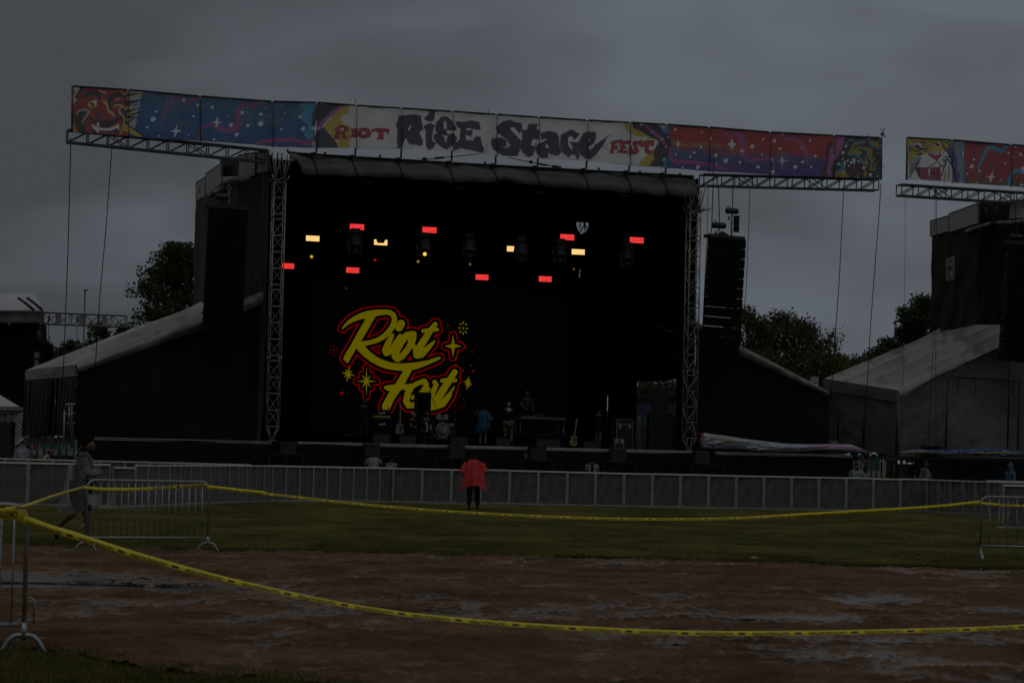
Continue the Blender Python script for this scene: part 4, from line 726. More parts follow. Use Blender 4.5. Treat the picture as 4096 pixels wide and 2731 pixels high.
for pts, r_, c_ in (([(960, 390), (1270, 330)], 26, TB), ([(760, 700), (1050, 720), (1170, 880), (1220, 960)], [22, 30, 28, 20], TB), ([(1250, 900), (1310, 900)], 24, TB), ([(1280, 500), (1290, 600), (1310, 740)], [30, 26, 30], TB), ([(480, 1000), (560, 950), (660, 1100), (540, 1180)], 42, TB), ([(900, 220), (860, 300), (960, 280)], 26, TB), ([(1400, 400), (1560, 480), (1700, 560)], [16, 26, 20], TB), ([(1320, 260), (1440, 250)], 20, TB),
                    ([(940, 460), (1110, 410), (1280, 400)], 14, FK), ([(960, 520), (1100, 480), (1300, 450), (1370, 430)], [20, 36, 36, 30], FK), ([(1100, 560), (1220, 600), (1280, 660), (1150, 740), (1260, 880)], [22, 36, 44, 40, 16], FK), ([(1230, 760), (1400, 820)], [30, 8], FK), ([(1340, 830), (1420, 940), (1380, 1120)], [26, 40, 34], FK), ([(1290, 1000), (1300, 1100), (1450, 1250)], [20, 30, 80], FK), ([(1500, 580), (1530, 700), (1470, 870)], [18, 24, 12], FK), ([(1600, 660), (1620, 800), (1500, 1000), (1520, 1150)], [24, 30, 22, 10], FK), ([(1680, 700), (1690, 860)], 22, FK), ([(620, 560), (800, 540), (830, 560), (730, 660), (740, 760)], [30, 50, 40, 40, 26], FK), ([(820, 380), (900, 500)], [40, 14], FK)): cv.st(pts, r_, c_, 1)
cv.poly([(640, 870), (760, 770), (980, 780), (1120, 850), (1220, 1000), (1260, 1160), (1200, 1360), (860, 1360), (700, 1100)], (.03, .035, .04), 1); cv.poly([(870, 1050), (980, 1010), (1000, 1170), (930, 1180)], (.20, .02, .04)); cv.poly([(1030, 1200), (1200, 1150), (1190, 1240), (960, 1360)], (.20, .02, .04)); cv.poly([(780, 800), (860, 810), (840, 850), (690, 860)], (.18, .03, .04)); cv.st([(690, 590), (740, 600), (720, 640)], 22, (.22, .02, .03))
for q in ([(910, 805), (995, 810), (990, 900), (970, 1010), (940, 900)], [(665, 890), (730, 930), (710, 1090), (680, 980)], [(720, 900), (860, 830), (850, 870), (740, 910)], [(1040, 1310), (1075, 1375), (1040, 1370)], [(1030, 850), (1130, 900), (1110, 950), (1060, 900)], [(780, 990), (850, 1010), (840, 1050), (800, 1040)]): cv.poly(q, WH, .5)
cv.dots([(645, 660, 42), (730, 470, 32), (895, 935, 38), (1240, 1090, 38), (1435, 1290, 40), (400, 765, 26), (640, 830, 24), (525, 975, 26), (670, 1205, 24), (1635, 1320, 20)], WH); cv.dots([(1080, 490, 12), (1170, 500, 12)], WH)
# ---- cloth for the banners
BAN = M('banner_cloth', (1, 1, 1), .55, var=.06, vs=1.5, bump=.05, bs=1.6, spec=.3, attr=True, trans=.6)
def banner(name, label, cvx, TL, BL, bounds, w, fine=1.35):
    root = thing(name, label, 'banner', SP(bounds[0], TL[0][1], w)); sd_ = 0
    for a, b in zip(bounds[:-1], bounds[1:]):
        sd_ += 1; nu = max(4, int((b - a - 5) / fine)); nv = 112; us = np.linspace(a + 1.5, b - 1.5, nu + 1); vs_ = np.linspace(0, 1, nv + 1)
        t_ = np.interp(us, *zip(*TL)); bo = np.interp(us, *zip(*BL)); UU = np.repeat(us[None], nv + 1, 0); YY = t_[None] + (bo - t_)[None] * vs_[:, None]
        # rays to plane, vectorised
        d = np.stack([(UU - 2048) / F, -(YY - 1365.5) / F, -np.ones_like(UU)], -1) @ np.array(ROT).T; n_ = np.array(V); P0 = np.array(O + V * w); t2 = ((P0 - np.array(CAM)) @ n_) / (d @ n_); Pw = np.array(CAM) + d * t2[..., None]
        aa = (UU - a) / (b - a); S_ = UU / 100; ed = np.minimum(1, 6 * np.minimum(aa, 1 - aa))
        disp = (.16 * (fbm(S_ * 1.2 + sd_, vs_[:, None] * 1.6 + S_ * .5, 4, 50 + sd_) - .5) * ed + .035 * np.sin(aa * 9 + vs_[:, None] * 4) * ed + .06 * (fbm(S_ * 3, vs_[:, None] * 1.2, 3, 80 + sd_) - .5) + .05 * np.sin(math.pi * aa) * (1 - vs_[:, None]) * 0)
        Pw = Pw - n_ * (disp[..., None] + .02); idx = np.arange((nv + 1) * (nu + 1)).reshape(nv + 1, nu + 1); ff = np.stack([idx[:-1, :-1], idx[1:, :-1], idx[1:, 1:], idx[:-1, 1:]], -1).reshape(-1, 4)
        cx = (UU[:-1, :-1] + UU[1:, 1:]) / 2; cy = (YY[:-1, :-1] + YY[1:, 1:]) / 2; cols = cvx.sample(cx, cy).reshape(-1, 3)
        npmesh('banner_panel', Pw.reshape(-1, 3) - np.array(root.location), ff, BAN, root, cols=cols, smooth=True)
    for i, x in enumerate(bounds):
        T_ = SP(x, interp(TL, x) - 4, w + .07); B_ = SP(x - 1.5, interp(BL, x) + 2, w + .07); MB().tube(T_, B_, .045, 6).build('banner_post', M('post_alu', (.10, .10, .10), .5, .6), root)
    for a, b in zip(bounds[:-1], bounds[1:]):
        mb = MB(); mb.tube(SP(a + 3, interp(TL, a + 3) - 4, w + .05), SP(b - 8, interp(TL, b - 8) - 3.5, w + .05), .045, 6); mb.tube(SP(a, interp(TL, a) - 1.5, w + .08), SP(b, interp(TL, b) - 1.5, w + .08), .022, 5)
        MB().tube(SP(a, interp(BL, a) - 3, w + .07), SP(b, interp(BL, b) - 3, w + .07), .012, 5).build('banner_hem', BLK, root)
        for k in (1 / 3, 2 / 3): x = a + (b - a) * k; mb.tube(SP(x, interp(TL, x) - 4, w + .05), SP(x, interp(TL, x) - 1, w + .09), .02, 4); mb.tube(SP(x, interp(TL, x) - 4, w + .05), SP(x, interp(TL, x) + 5, w + .03), .012, 4)
        mb.build('banner_frame', BLK, root)
    return root
BND = [290, 515, 802, 1092, 1270, 1427, 1608, 1812, 1988, 2157, 2351, 2522, 2669, 2838, 3082, 3338, 3526]
ban = banner('stage_banner', 'long hand painted banner over the main stage reading RIOT, Rise Stage and FEST', cv, TOPL, BOTL, BND, -.35)
mb = MB()
for x, y, dx, dy in ((1423, 414, -2, -18), (1956, 458, -1, -20), (3472, 548, -3, -14), (270, 392, 10, 2), (300, 365, -14, -1), (3526, 669, 12, 1)): mb.tube(SP(x, y, -.35), SP(x + dx, y + dy, -.35), .012, 4)
mb.build('rod', BLK, ban)
# second banner
cv2 = Canvas(3615, 540, 4300, 780, 1.2, WH); gxx, gyy = cv2.gx, cv2.gy; nz2 = fbm(gxx * .12, gyy * .12, 4, 33, .7)
TL2 = [(3628, 555), (3813, 565), (4047, 584), (4300, 602)]; BL2 = [(3624, 718), (3810, 731), (4045, 745), (4300, 764)]
tl = np.interp(gxx, *zip(*TL2)); bl_ = np.interp(gxx, *zip(*BL2)); tt = (gyy - tl) / (bl_ - tl)
m = gxx > 3853; c_ = mixc((.28, .045, .055), (.20, .02, .08), (.12 - tt) * 8) * (.85 + .3 * nz2[..., None]); k_ = np.clip((tt - .82 + (nz2 - .5) * .35) * 12, 0, 1)[..., None]; c_ = c_ * (1 - k_) + mixc((.20, .12, .02), (.05, .06, .04), (nz2 - .45) * 6) * k_; cv2.a[m] = c_[m]
cv2.T(3620, 540, 4.941); VI = (.10, .08, .24); PL = (.20, .24, .30); cvb = cv2
cvb.poly([(55, 75), (960, 110), (960, 930), (30, 900)], WH); cvb.poly([(55, 75), (860, 105), (880, 200), (820, 300), (600, 340), (430, 370), (280, 400), (180, 440), (40, 530)], (.42, .31, .04), 1); cvb.poly([(860, 110), (1130, 130), (1160, 300), (1110, 400), (1170, 520), (1140, 700), (1180, 920), (940, 930), (960, 600), (860, 300)], PL, 2)
cvb.st([(1140, 140), (1120, 300), (1090, 400), (1160, 520), (1140, 680), (1160, 920)], [26, 22, 26, 22, 26, 24], SKY, 2); cvb.st([(880, 280), (960, 430), (1000, 560), (980, 700), (1040, 800), (1020, 920)], [46, 50, 36, 40, 46, 40], VI, 2)
for pts, r_, c_ in (([(150, 150), (250, 170), (340, 230), (290, 280), (200, 250), (140, 210)], 12, VI), ([(180, 200), (240, 180), (300, 220)], 26, WH), ([(215, 215), (265, 235)], 28, FK), ([(130, 280), (220, 330), (330, 290), (460, 265)], 16, FK), ([(90, 240), (110, 330)], 22, VI), ([(600, 140), (680, 170), (680, 230), (620, 240)], 14, WH), ([(630, 190), (650, 210)], 26, FK), ([(570, 190), (620, 130)], 10, FK), ([(320, 155), (410, 160)], 16, FK), ([(340, 215), (470, 215)], 10, VI), ([(490, 205), (530, 240)], 8, VI), ([(390, 330), (470, 315)], 14, VI), ([(240, 390), (340, 370), (300, 400)], 18, FK), ([(700, 130), (760, 260), (860, 360), (920, 500), (940, 640), (980, 780), (990, 920)], [10, 16, 22, 20, 14, 22, 14], FK), ([(780, 150), (900, 210), (830, 290)], 14, VI), ([(730, 390), (760, 330), (800, 300)], 8, FK), ([(720, 500), (780, 440), (860, 430)], 10, FK), ([(760, 520), (810, 500), (800, 560)], 26, VI), ([(830, 450), (900, 560), (940, 640)], 16, FK), ([(730, 620), (790, 600), (740, 720), (720, 800)], 14, FK), ([(850, 600), (880, 720), (850, 860)], 12, VI)): cvb.st(pts, r_, c_, 1)
cvb.poly([(440, 370), (560, 350), (690, 330), (700, 430), (610, 520), (520, 460)], (.28, .04, .08), 1); cvb.st([(520, 380), (640, 375)], [8, 22], WH, 1); cvb.st([(610, 520), (560, 570), (480, 640), (380, 660), (280, 640)], 9, FK, 1); cvb.st([(610, 520), (680, 590), (740, 620)], 9, FK, 1)
for i in range(7): cvb.st([(330 - i * 8, 430 + i * 22), (150 - i * 5, 470 + i * 50), (60 + i * 5, 560 + i * 50)], [8, 10, 5], VI if i % 2 else FK, 1)
cvb.poly([(300, 650), (480, 660), (690, 600), (710, 910), (310, 890)], (.26, .04, .09), 1); cvb.poly([(200, 640), (300, 650), (310, 890), (250, 800)], FK, 2); cvb.poly([(380, 880), (420, 790), (560, 770), (620, 890)], (.30, .06, .12), 1); cvb.st([(370, 870), (420, 780), (560, 775), (630, 890)], 7, FK); cvb.poly([(440, 670), (480, 680), (475, 830), (455, 800)], WH); cvb.poly([(560, 600), (670, 600), (650, 650), (570, 640)], WH, 1); cvb.poly([(690, 640), (730, 650), (720, 780), (700, 780)], WH); cvb.poly([(780, 740), (830, 690), (800, 900), (750, 910)], (.40, .30, .05), 1)
cvb.st([(1445, 760), (1450, 640), (1510, 520), (1570, 380), (1640, 260), (1720, 235), (1790, 290), (1870, 330), (1920, 310), (1960, 250), (2050, 210)], [10, 16, 24, 30, 34, 34, 36, 40, 36, 32, 16], SKY, 1.5); cvb.st([(2045, 1010), (2070, 860), (2130, 740), (2200, 700), (2320, 740), (2500, 700), (2700, 500)], [26, 34, 36, 34, 40, 40, 30], SKY, 1.5)
cvb.dots([(1322, 630, 34), (1370, 490, 20), (1230, 772, 15), (1465, 712, 18), (2035, 368, 20), (1972, 566, 18), (1905, 900, 12), (1410, 940, 10), (2180, 235, 22), (2265, 375, 18), (2285, 405, 16), (2150, 447, 10), (2318, 985, 22), (2500, 400, 30), (2700, 800, 30)], WH)
cvb.poly([(1730, 690), (1720, 810), (1790, 830), (1720, 860), (1680, 965), (1660, 860), (1590, 830), (1680, 810)], WH, .5); cvb.poly([(2352, 600), (2330, 640), (2270, 660), (2330, 700), (2352, 760), (2420, 660)], WH, .5)
ban2 = banner('stage_banner', 'painted banner with a white-muzzled tiger and red sky, cut by the right edge', cv2, TL2, BL2, [3628, 3811, 4046, 4290], -.3, 1.2)
# ------------------------------------------------------------------ video wall with the script logo
def dilate(m, k):
    for i in range(k):
        q = m.copy(); q[1:] |= m[:-1]; q[:-1] |= m[1:]; q[:, 1:] |= m[:, :-1]; q[:, :-1] |= m[:, 1:]
        if i % 2:
            q[1:, 1:] |= m[:-1, :-1]; q[:-1, :-1] |= m[1:, 1:]; q[1:, :-1] |= m[:-1, 1:]; q[:-1, 1:] |= m[1:, :-1]
        m = q
    return m
lw = 9.2; vw = thing('video_wall', 'dark video wall at the back of the stage showing yellow script lettering outlined red', 'video screen', ST(1700, lw))
lc = Canvas(1300, 1205, 1915, 1690, 1.0, (0, 0, 0)); lc.T(1300, 1200, 2.851)
lc.poly([(187, 325), (215, 285), (260, 235), (330, 185), (400, 150), (480, 125), (560, 112), (640, 108), (700, 108), (755, 118), (795, 145), (818, 180), (822, 225), (815, 275), (790, 330), (750, 385), (700, 430), (650, 462), (600, 485), (540, 503), (490, 515), (455, 525), (520, 595), (590, 645), (660, 680), (740, 708), (830, 722), (920, 722), (1010, 712), (1100, 700), (1180, 685), (1250, 660), (1300, 645), (1320, 652), (1318, 668), (1280, 690), (1200, 725), (1130, 755), (1060, 780), (995, 795), (905, 960), (960, 955), (990, 985), (970, 1030), (870, 1020), (790, 1130), (735, 1250), (655, 1250), (650, 1200), (735, 1040), (690, 1020), (665, 995), (690, 975), (800, 960), (893, 806), (850, 805), (760, 795), (680, 778), (600, 745), (520, 700), (440, 640), (380, 580), (357, 550), (335, 590), (300, 650), (265, 715), (252, 720), (207, 668), (240, 600), (290, 520), (340, 430), (390, 340), (430, 270), (462, 215), (430, 215), (380, 228), (310, 255), (250, 290), (205, 328), (190, 330)], (1, 1, 1))
lc.poly([(580, 185), (640, 172), (700, 165), (740, 175), (762, 205), (760, 240), (740, 290), (700, 345), (650, 395), (590, 430), (520, 455), (408, 473), (440, 420), (490, 340), (540, 250)], (0, 0, 0))
o1 = (1, 1, 1)
lc.st([(845, 315), (868, 270)], [42, 44], o1); lc.st([(765, 405), (720, 490), (688, 570), (700, 600), (740, 590), (800, 500), (860, 410)], [24, 34, 38, 38, 32, 30, 26], o1)
lc.st([(1000, 385), (930, 400), (870, 480), (820, 570), (798, 640), (825, 668), (880, 640), (945, 560), (1000, 460), (1010, 390)], [34, 36, 38, 38, 38, 38, 36, 34, 36, 36], o1)
lc.st([(1258, 275), (1200, 350), (1110, 490), (1045, 590), (1050, 625), (1100, 620), (1170, 550), (1220, 500), (1256, 462)], [26, 34, 40, 42, 42, 38, 30, 20, 5], o1); lc.st([(1120, 352), (1190, 345), (1280, 335)], [22, 26, 20], o1); lc.st([(960, 450), (1020, 540)], [20, 26], o1)
lc.st([(960, 1010), (1050, 950), (1130, 925), (1160, 960), (1120, 1030), (1060, 1090), (1000, 1110)], [30, 26, 32, 26, 26, 26, 24], o1); lc.st([(985, 985), (945, 1060), (925, 1150), (950, 1200), (1010, 1200), (1090, 1130), (1180, 1010)], [36, 36, 36, 34, 32, 26, 22], o1)
lc.st([(1250, 935), (1270, 965), (1225, 1060), (1210, 1110), (1260, 1180)], [26, 26, 30, 34, 34], o1); lc.st([(1480, 820), (1410, 930), (1330, 1050), (1250, 1180), (1215, 1225)], [32, 38, 42, 40, 34], o1); lc.st([(1335, 918), (1420, 912), (1490, 915)], [22, 28, 20], o1); lc.st([(1250, 1215), (1340, 1180), (1420, 1085), (1475, 985)], [36, 40, 28, 6], o1)
lc.star(1460, 525, 98, 130, o1, 4, .26); lc.star(473, 925, 118, 172, o1, 8, .30)
yl = lc.a[..., 0] > .5; d1 = dilate(yl, 11); d2 = dilate(d1, 4); red = d2 & ~d1
big = np.zeros_like(yl)
lc.a[:] = 0
for x, y, w_, h_, rot in ((265, 842, 66, 78, .2), (1630, 945, 44, 68, .25)):
    for k in range(8): a = rot + k * math.pi / 4; q = 1 if k % 2 == 0 else .72; lc.st([(x, y), (x + w_ * q * math.sin(a), y - h_ * q * math.cos(a))], [12, 5], o1)
lc.st([(1576, 320)], 11, o1)
for k in range(8): a = k * math.pi / 4 + .05; lc.st([(1576 + 38 * math.sin(a), 320 - 52 * math.cos(a)), (1576 + 50 * math.sin(a), 320 - 70 * math.cos(a))], 7, o1)
for x, y in ((1610, 540), (1527, 598), (1492, 664), (1677, 590), (1493, 737), (1572, 803), (1666, 743)): lc.st([(x, y)], 5, o1)
yl |= lc.a[..., 0] > .5; lc.a[:] = 0
for x, y, r_ in ((1403, 287, 11), (1688, 809, 12), (192, 1062, 20), (98, 574, 8)): lc.st([(x, y)], r_, o1)
for k in range(8): a = k * math.pi / 4 + .2; lc.st([(98 + 44 * math.sin(a), 574 - 50 * math.cos(a))], 6, o1); lc.st([(1530 + 60 * math.sin(a), 1160 - 74 * math.cos(a))], 6, o1)
red |= lc.a[..., 0] > .5; red &= ~yl
j, i = np.nonzero(yl | red); cx = i + 1300.; cy = j + 1205.
def px2plane(px, py, w):
    d = np.stack([(px - 2048) / F, -(py - 1365.5) / F, -np.ones_like(px)], -1) @ np.array(ROT).T; n_ = np.array(V); P0 = np.array(O + V * w); t2 = ((P0 - np.array(CAM)) @ n_) / (d @ n_); return np.array(CAM) + d * t2[..., None]
q = np.stack([px2plane(cx + a, cy + b, lw - .03) for a, b in ((0, 1), (1, 1), (1, 0), (0, 0))], 1)
cols = np.where(yl[j, i][:, None], np.array([(.47, .39, .0)]), np.array([(.66, .0, .0)])) * (1 - .10 * ((j // 2) % 2))[:, None]
npmesh('screen_image', q.reshape(-1, 3) - np.array(vw.location), np.arange(len(q) * 4).reshape(-1, 4), EM('led_image', attr=True), vw, cols=cols)
SCR = M('screen_black', (.004, .004, .004), .7, spec=.08, emit=(.002, .0012, .001), es=.9, var=0)
mb = MB(); a, b = SP(1235, 1690, lw), SP(2262, 1690, lw); z0 = DECK + .55; z1 = SP(1700, 1120, lw).z; cc = (a + b) / 2 + V * .06; mb.box(Vector((cc.x, cc.y, (z0 + z1) / 2)), ((a - b).length, .12, z1 - z0), rz=YAW); mb.build('screen_cabinet', SCR, vw)
# ------------------------------------------------------------------ lighting truss, blinders, moving heads
TR = M('black_truss', (.010, .010, .011), .45, .6)
lt = thing('lighting_truss', 'long black lighting truss hanging across the upper stage', 'truss', SP(1300, 920, 3.2)); A_ = SP(1300, 922, 3.2); B_ = SP(2640, 992, 3.2)
MB().truss(A_, B_, V, ZU, .36, .36, .5, .026, .012).build('box_truss', TR, lt)
mb = MB()
for x in (1465, 1810, 2160, 2500): q = SP(x, 925 + (x - 1300) * .052, 3.2); mb.tube(q, (q.x, q.y, 11.9), .012, 4)
mb.build('hanging_chain', TR, lt)
t = SP(1400, 1065, 7.4); lt2 = thing('lighting_truss', 'lower rear lighting truss in the dark above the video wall', 'truss', t); MB().truss(SP(1120, 1050, 7.6), SP(2320, 1108, 7.6), V, ZU, .36, .36, .5, .026, .012).build('box_truss', TR, lt2)
t = SP(1400, 1065, 7.4); lt3 = thing('lighting_truss', 'middle lighting truss in the dark carrying the amber lamps', 'truss', SP(1200, 940, 5.6)); MB().truss(SP(1200, 938, 5.6), SP(2380, 995, 5.6), V, ZU, .36, .36, .5, .026, .012).build('box_truss', TR, lt3)
def blinder(label, px, py, w, kind, cut=None):
    wd, hg = (58, 23.5) if w < 5 else (53, 22.5)
    if kind == 'amber': wd, hg = 54, 22
    p = SP(px, py, w); s_ = (p - CAM).length / F; Wm, Hm = wd * s_, hg * s_; t_ = thing('blinder_light', label, 'stage light', p - ZU * Hm / 2, YAW, 'lit panel lamps')
    MB().box((0, .1, Hm / 2), (Wm + .06, .16, Hm + .05)).box((-Wm / 2 - .05, .12, Hm / 2 + .08), (.02, .05, .4)).box((Wm / 2 + .05, .12, Hm / 2 + .08), (.02, .05, .4)).box((0, .12, Hm / 2 + .28), (Wm + .1, .05, .03)).build('lamp_housing', BLK, t_, local=True)
    c1, c2 = ((2.4, .02, .03), (7, .42, .40)) if kind == 'red' else ((4.5, 1.7, .15), (8, 6.0, 2.4))
    pl = MB().box((0, .01, Hm / 2), (Wm, .02, Hm)).build('lens_panel', EM('led_' + kind, col=c1), t_, local=True)
    nx_, nz_ = 12, 5; mb = MB()
    for i in range(nx_):
        for k in range(nz_): mb.box(((i + .5) / nx_ * Wm - Wm / 2, -.006, (k + .5) / nz_ * Hm), (Wm / nx_ * .62, .012, Hm / nz_ * .55))
    mb.build('lamp_cell', EM('ledc_' + kind, col=c2), t_, local=True)['kind'] = 'stuff'
    mb = MB()
    for k in range(nz_ + 1): mb.box((0, -.012, k / nz_ * Hm), (Wm, .006, .014))
    mb.build('lens_louvre', BLK, t_, local=True)
    return t_
nm = ORD
for i, (x, y) in enumerate(((1428, 908), (1718, 920), (2269, 949), (2547, 961))): blinder(['lit red panel lamp on the upper truss, leftmost of the upper red row', 'lit red panel lamp second from left in the upper row', 'lit red panel lamp just left of and below the shield shaped sky gap', 'lit red panel lamp at the far right end of the upper row'][i], x, y, 2.9, 'red')
for i, (x, y) in enumerate(((1150, 1064), (1411, 1081), (1928, 1109), (2181, 1116))): blinder(['lit red panel lamp partly hidden by the left lattice tower', 'lit red panel lamp of the lower row, below the leftmost upper one', 'lit red panel lamp of the lower row right of centre', 'lit red panel lamp at the right end of the lower row'][i], x, y, 7.3, 'red')
for i, (x, y) in enumerate(((1251, 954), (1523, 970), (2054, 996), (2313, 1008))): blinder(['amber panel lamp glowing at the far left beside the tower', 'amber panel lamp half covered by a dark fixture into a U shape', 'amber panel lamp mostly hidden behind a rain hood', 'amber panel lamp with a cut upper corner below the third red one'][i], x, y, 5.3, 'amber')
# things that mask the amber lamps
DOME = M('rain_hood', (.022, .023, .027), .3, var=.5, vs=6, bump=.03, bs=7, spec=.35)
def mover(label, px, py, w=2.4, lamp=None, tilt=0):
    p = SP(px, py, w); t_ = thing('moving_head_light', label, 'stage light', p, YAW, 'moving head lights under rain hoods')
    MB().lathe((0, 0, 0), [(.06, .34), (.20, .30), (.27, .18), (.30, -.10), (.31, -.16)], 18).build('rain_hood', DOME, t_, local=True)
    MB().lathe((0, 0, 0), [(.315, -.19), (.325, -.165), (.315, -.14)], 20).build('hood_rim', M('rim_grey', (.09, .09, .09), .3, .5), t_, local=True)
    b = MB().box((-.23, 0, -.35), (.05, .12, .35)).box((.23, 0, -.35), (.05, .12, .35)).box((0, 0, -.20), (.5, .14, .06)); b.build('yoke', BLK, t_, local=True)
    MB().lathe((0, 0, -.42), [(.09, .16), (.16, .1), (.17, -.08), (.12, -.16), (.02, -.17)], 14).build('lamp_head', BLK, t_, local=True)
    if lamp: MB().lathe((0, -.18, -.40), [(.0001, 0), (.075, 0), (.075, .02)], 14, ax=(Vector((1, 0, 0)), ZU, Vector((0, 1, 0)))).build('lens', EM(lamp[0], col=lamp[1]), t_, local=True)
    mb = MB(); mb.box((0, 0, .40), (.34, .3, .16)).build('base', BLK, t_, local=True)
mover('moving head lamp with grey rain hood, leftmost, below a red panel lamp', 1420, 962)
mover('moving head lamp with bright yellow lens under its hood', 1696, 978, lamp=('lens_yellow', (5, 3.2, .3)))
mover('moving head lamp with silver crumpled hood at the middle of the truss', 1876, 982)
mover('moving head lamp hood in front of the half hidden amber lamp', 2084, 996, 2.2)
mover('moving head lamp hood below the third upper red panel lamp', 2240, 1002)
mover('moving head lamp hood at the right end of the truss', 2508, 1016)
t_ = thing('floodlight', 'dark fixture hanging in front of the second amber panel lamp', 'stage light', SP(1523, 962, 4.6), YAW); MB().lathe((0, 0, 0), [(.05, .3), (.16, .28), (.18, .0), (.14, -.09), (.02, -.10)], 14).build('lamp_head', BLK, t_, local=True); MB().box((0, 0, .35), (.3, .1, .08)).build('yoke', BLK, t_, local=True)
for x, y, r_, c_, lb in ((1246, 1027, .065, (2.6, 1.5, .15), 'small yellow spot lamp at the left under the amber panel'), (1500, 1040, .06, (.9, .02, .02), 'small dim red round spot lamp'), (1672, 1046, .06, (1.1, .62, .06), 'small amber spot lamp below the yellow lens'), (1880, 1057, .055, (.55, .35, .05), 'small faint amber spot lamp at centre'), (2295, 1076, .05, (.5, .24, .03), 'small faint orange spot lamp right of centre'), (1384, 1153, .05, (.12, .09, .02), 'barely glowing spot lamp below the lower red row')):
    t_ = thing('spot_lamp', lb, 'stage light', SP(x, y, 6.6), YAW, 'small spot lamps'); ax = (Vector((1, 0, 0)), ZU, Vector((0, 1, 0)))
    MB().lathe((0, 0, 0), [(r_ * 1.25, -.01), (r_ * 1.3, .1), (r_ * .9, .3), (.02, .34)], 14, ax=ax).build('lamp_housing', BLK, t_, local=True); MB().lathe((0, -.015, 0), [(.0001, 0), (r_, 0), (r_, .01)], 16, ax=ax).build('lens', EM('spot%d' % x, col=c_), t_, local=True); MB().box((0, .15, .15), (.22, .04, .04)).box((0, .15, .3), (.03, .03, .3)).build('yoke', BLK, t_, local=True)
RING = M('ring_grey', (.14, .14, .14), .5, .3); 
for i, (x, y) in enumerate(((1506, 722), (1877, 745), (2188, 762), (2525, 778))):
    p = SP(x, y, 1.4); t_ = thing('hoist_hook', ['left', 'second', 'third', 'right'][i] + ' round cable ring hanging under the roof edge', 'ring', p, YAW, 'cable rings under the roof edge')
    MB().path([(.085 * math.cos(a), 0, .085 * math.sin(a)) for a in np.linspace(0, 6.283, 17)], .006, 5).build('ring', RING, t_, local=True)
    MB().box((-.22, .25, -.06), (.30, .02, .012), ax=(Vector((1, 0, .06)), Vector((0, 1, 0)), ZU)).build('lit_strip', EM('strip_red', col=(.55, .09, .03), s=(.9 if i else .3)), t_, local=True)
# ------------------------------------------------------------------ line arrays and hoists
CABM = M('cabinet_black', (.005, .005, .006), .7, var=.3, spec=.15)
def line_array(name_label, top, bot, n_, wpx, w, gap, rz=YAW, tex=True):
    A_, B_ = SP(*top, w), SP(*bot, w); s_ = (A_ - CAM).length / F; Wm = wpx * s_ * 1.02; h = (A_ - B_).length / n_; root = thing('line_array', name_label, 'speaker array', A_, rz)
    ax = (B_ - A_).normalized(); X = U; Zl = -ax; Y_ = Zl.cross(X).normalized(); X = Y_.cross(Zl).normalized()
    loc = lambda p: p
    sub = bpy.data.objects
    def L_(v): return Matrix.Rotation(-rz, 3, 'Z') @ (v - A_)
    for i in range(n_):
        tb = (i / n_) ** 2 * .16; c = A_.lerp(B_, (i + .5) / n_) + V * .35 + U * .08; Z2 = (Zl * math.cos(tb) + Y_ * -math.sin(tb)).normalized(); Y2 = Z2.cross(X).normalized()
        a3 = tuple(Matrix.Rotation(-rz, 3, 'Z') @ q for q in (X, Y2, Z2)); cl_ = L_(c); hh = h * (1 - gap)
        mb = MB(); mb.box(cl_ + a3[1] * .05, (Wm * .86, .6, hh), ax=a3); mb.box(cl_ - a3[1] * .25, (Wm * .97, .10, hh * .98), ax=a3)
        o = mb.build('speaker_cabinet', CABM, root, local=True)
        mb = MB()
        for s1 in (-1, 1): mb.box(cl_ - a3[1] * .312 + a3[0] * (s1 * Wm * .255), (Wm * .44, .015, hh * .9), ax=a3)
        mb.box(cl_ - a3[1] * .306, (Wm * .05, .012, hh * .86), ax=a3); mb.build('grille', GRILL, o, local=True)
        mb = MB()
        for s1 in (-1, 1): mb.box(cl_ + a3[0] * (s1 * Wm * .49) + a3[2] * hh * .5, (.045, .12, .10), ax=a3); mb.box(cl_ + a3[0] * (s1 * Wm * .3) + a3[2] * (hh * .46) - a3[1] * .32, (.05, .012, .015), ax=a3)
        mb.box(cl_ + a3[2] * (h * .5) - a3[1] * .1, (Wm * .9, .02, .006), ax=a3); mb.build('rigging_and_light_line', M('rig_grey', (.07, .07, .07), .5, .5), o, local=True)  # thin grey bar across the gap stands in for the light line between boxes
    c = L_(A_) ; a3 = tuple(Matrix.Rotation(-rz, 3, 'Z') @ q for q in (X, Y_, Zl)); mb = MB()
    for s1 in (-1, 1): mb.box(c + a3[1] * (.35 + s1 * .25) + a3[2] * .06, (Wm * 1.02, .08, .13), ax=a3)
    for q in (-.45, 0, .45): mb.box(c + a3[0] * (Wm * q) + a3[1] * .35 + a3[2] * .06, (.1, .6, .11), ax=a3)
    mb.add([c + a3[0] * (Wm * x) + a3[1] * .3 + a3[2] * z for x, z in ((-.22, .12), (.12, .12), (.1, .18), (-.08, .3), (-.2, .2))], [(0, 1, 2, 3, 4)]); mb.build('flying_frame', BLK, root, local=True); return root
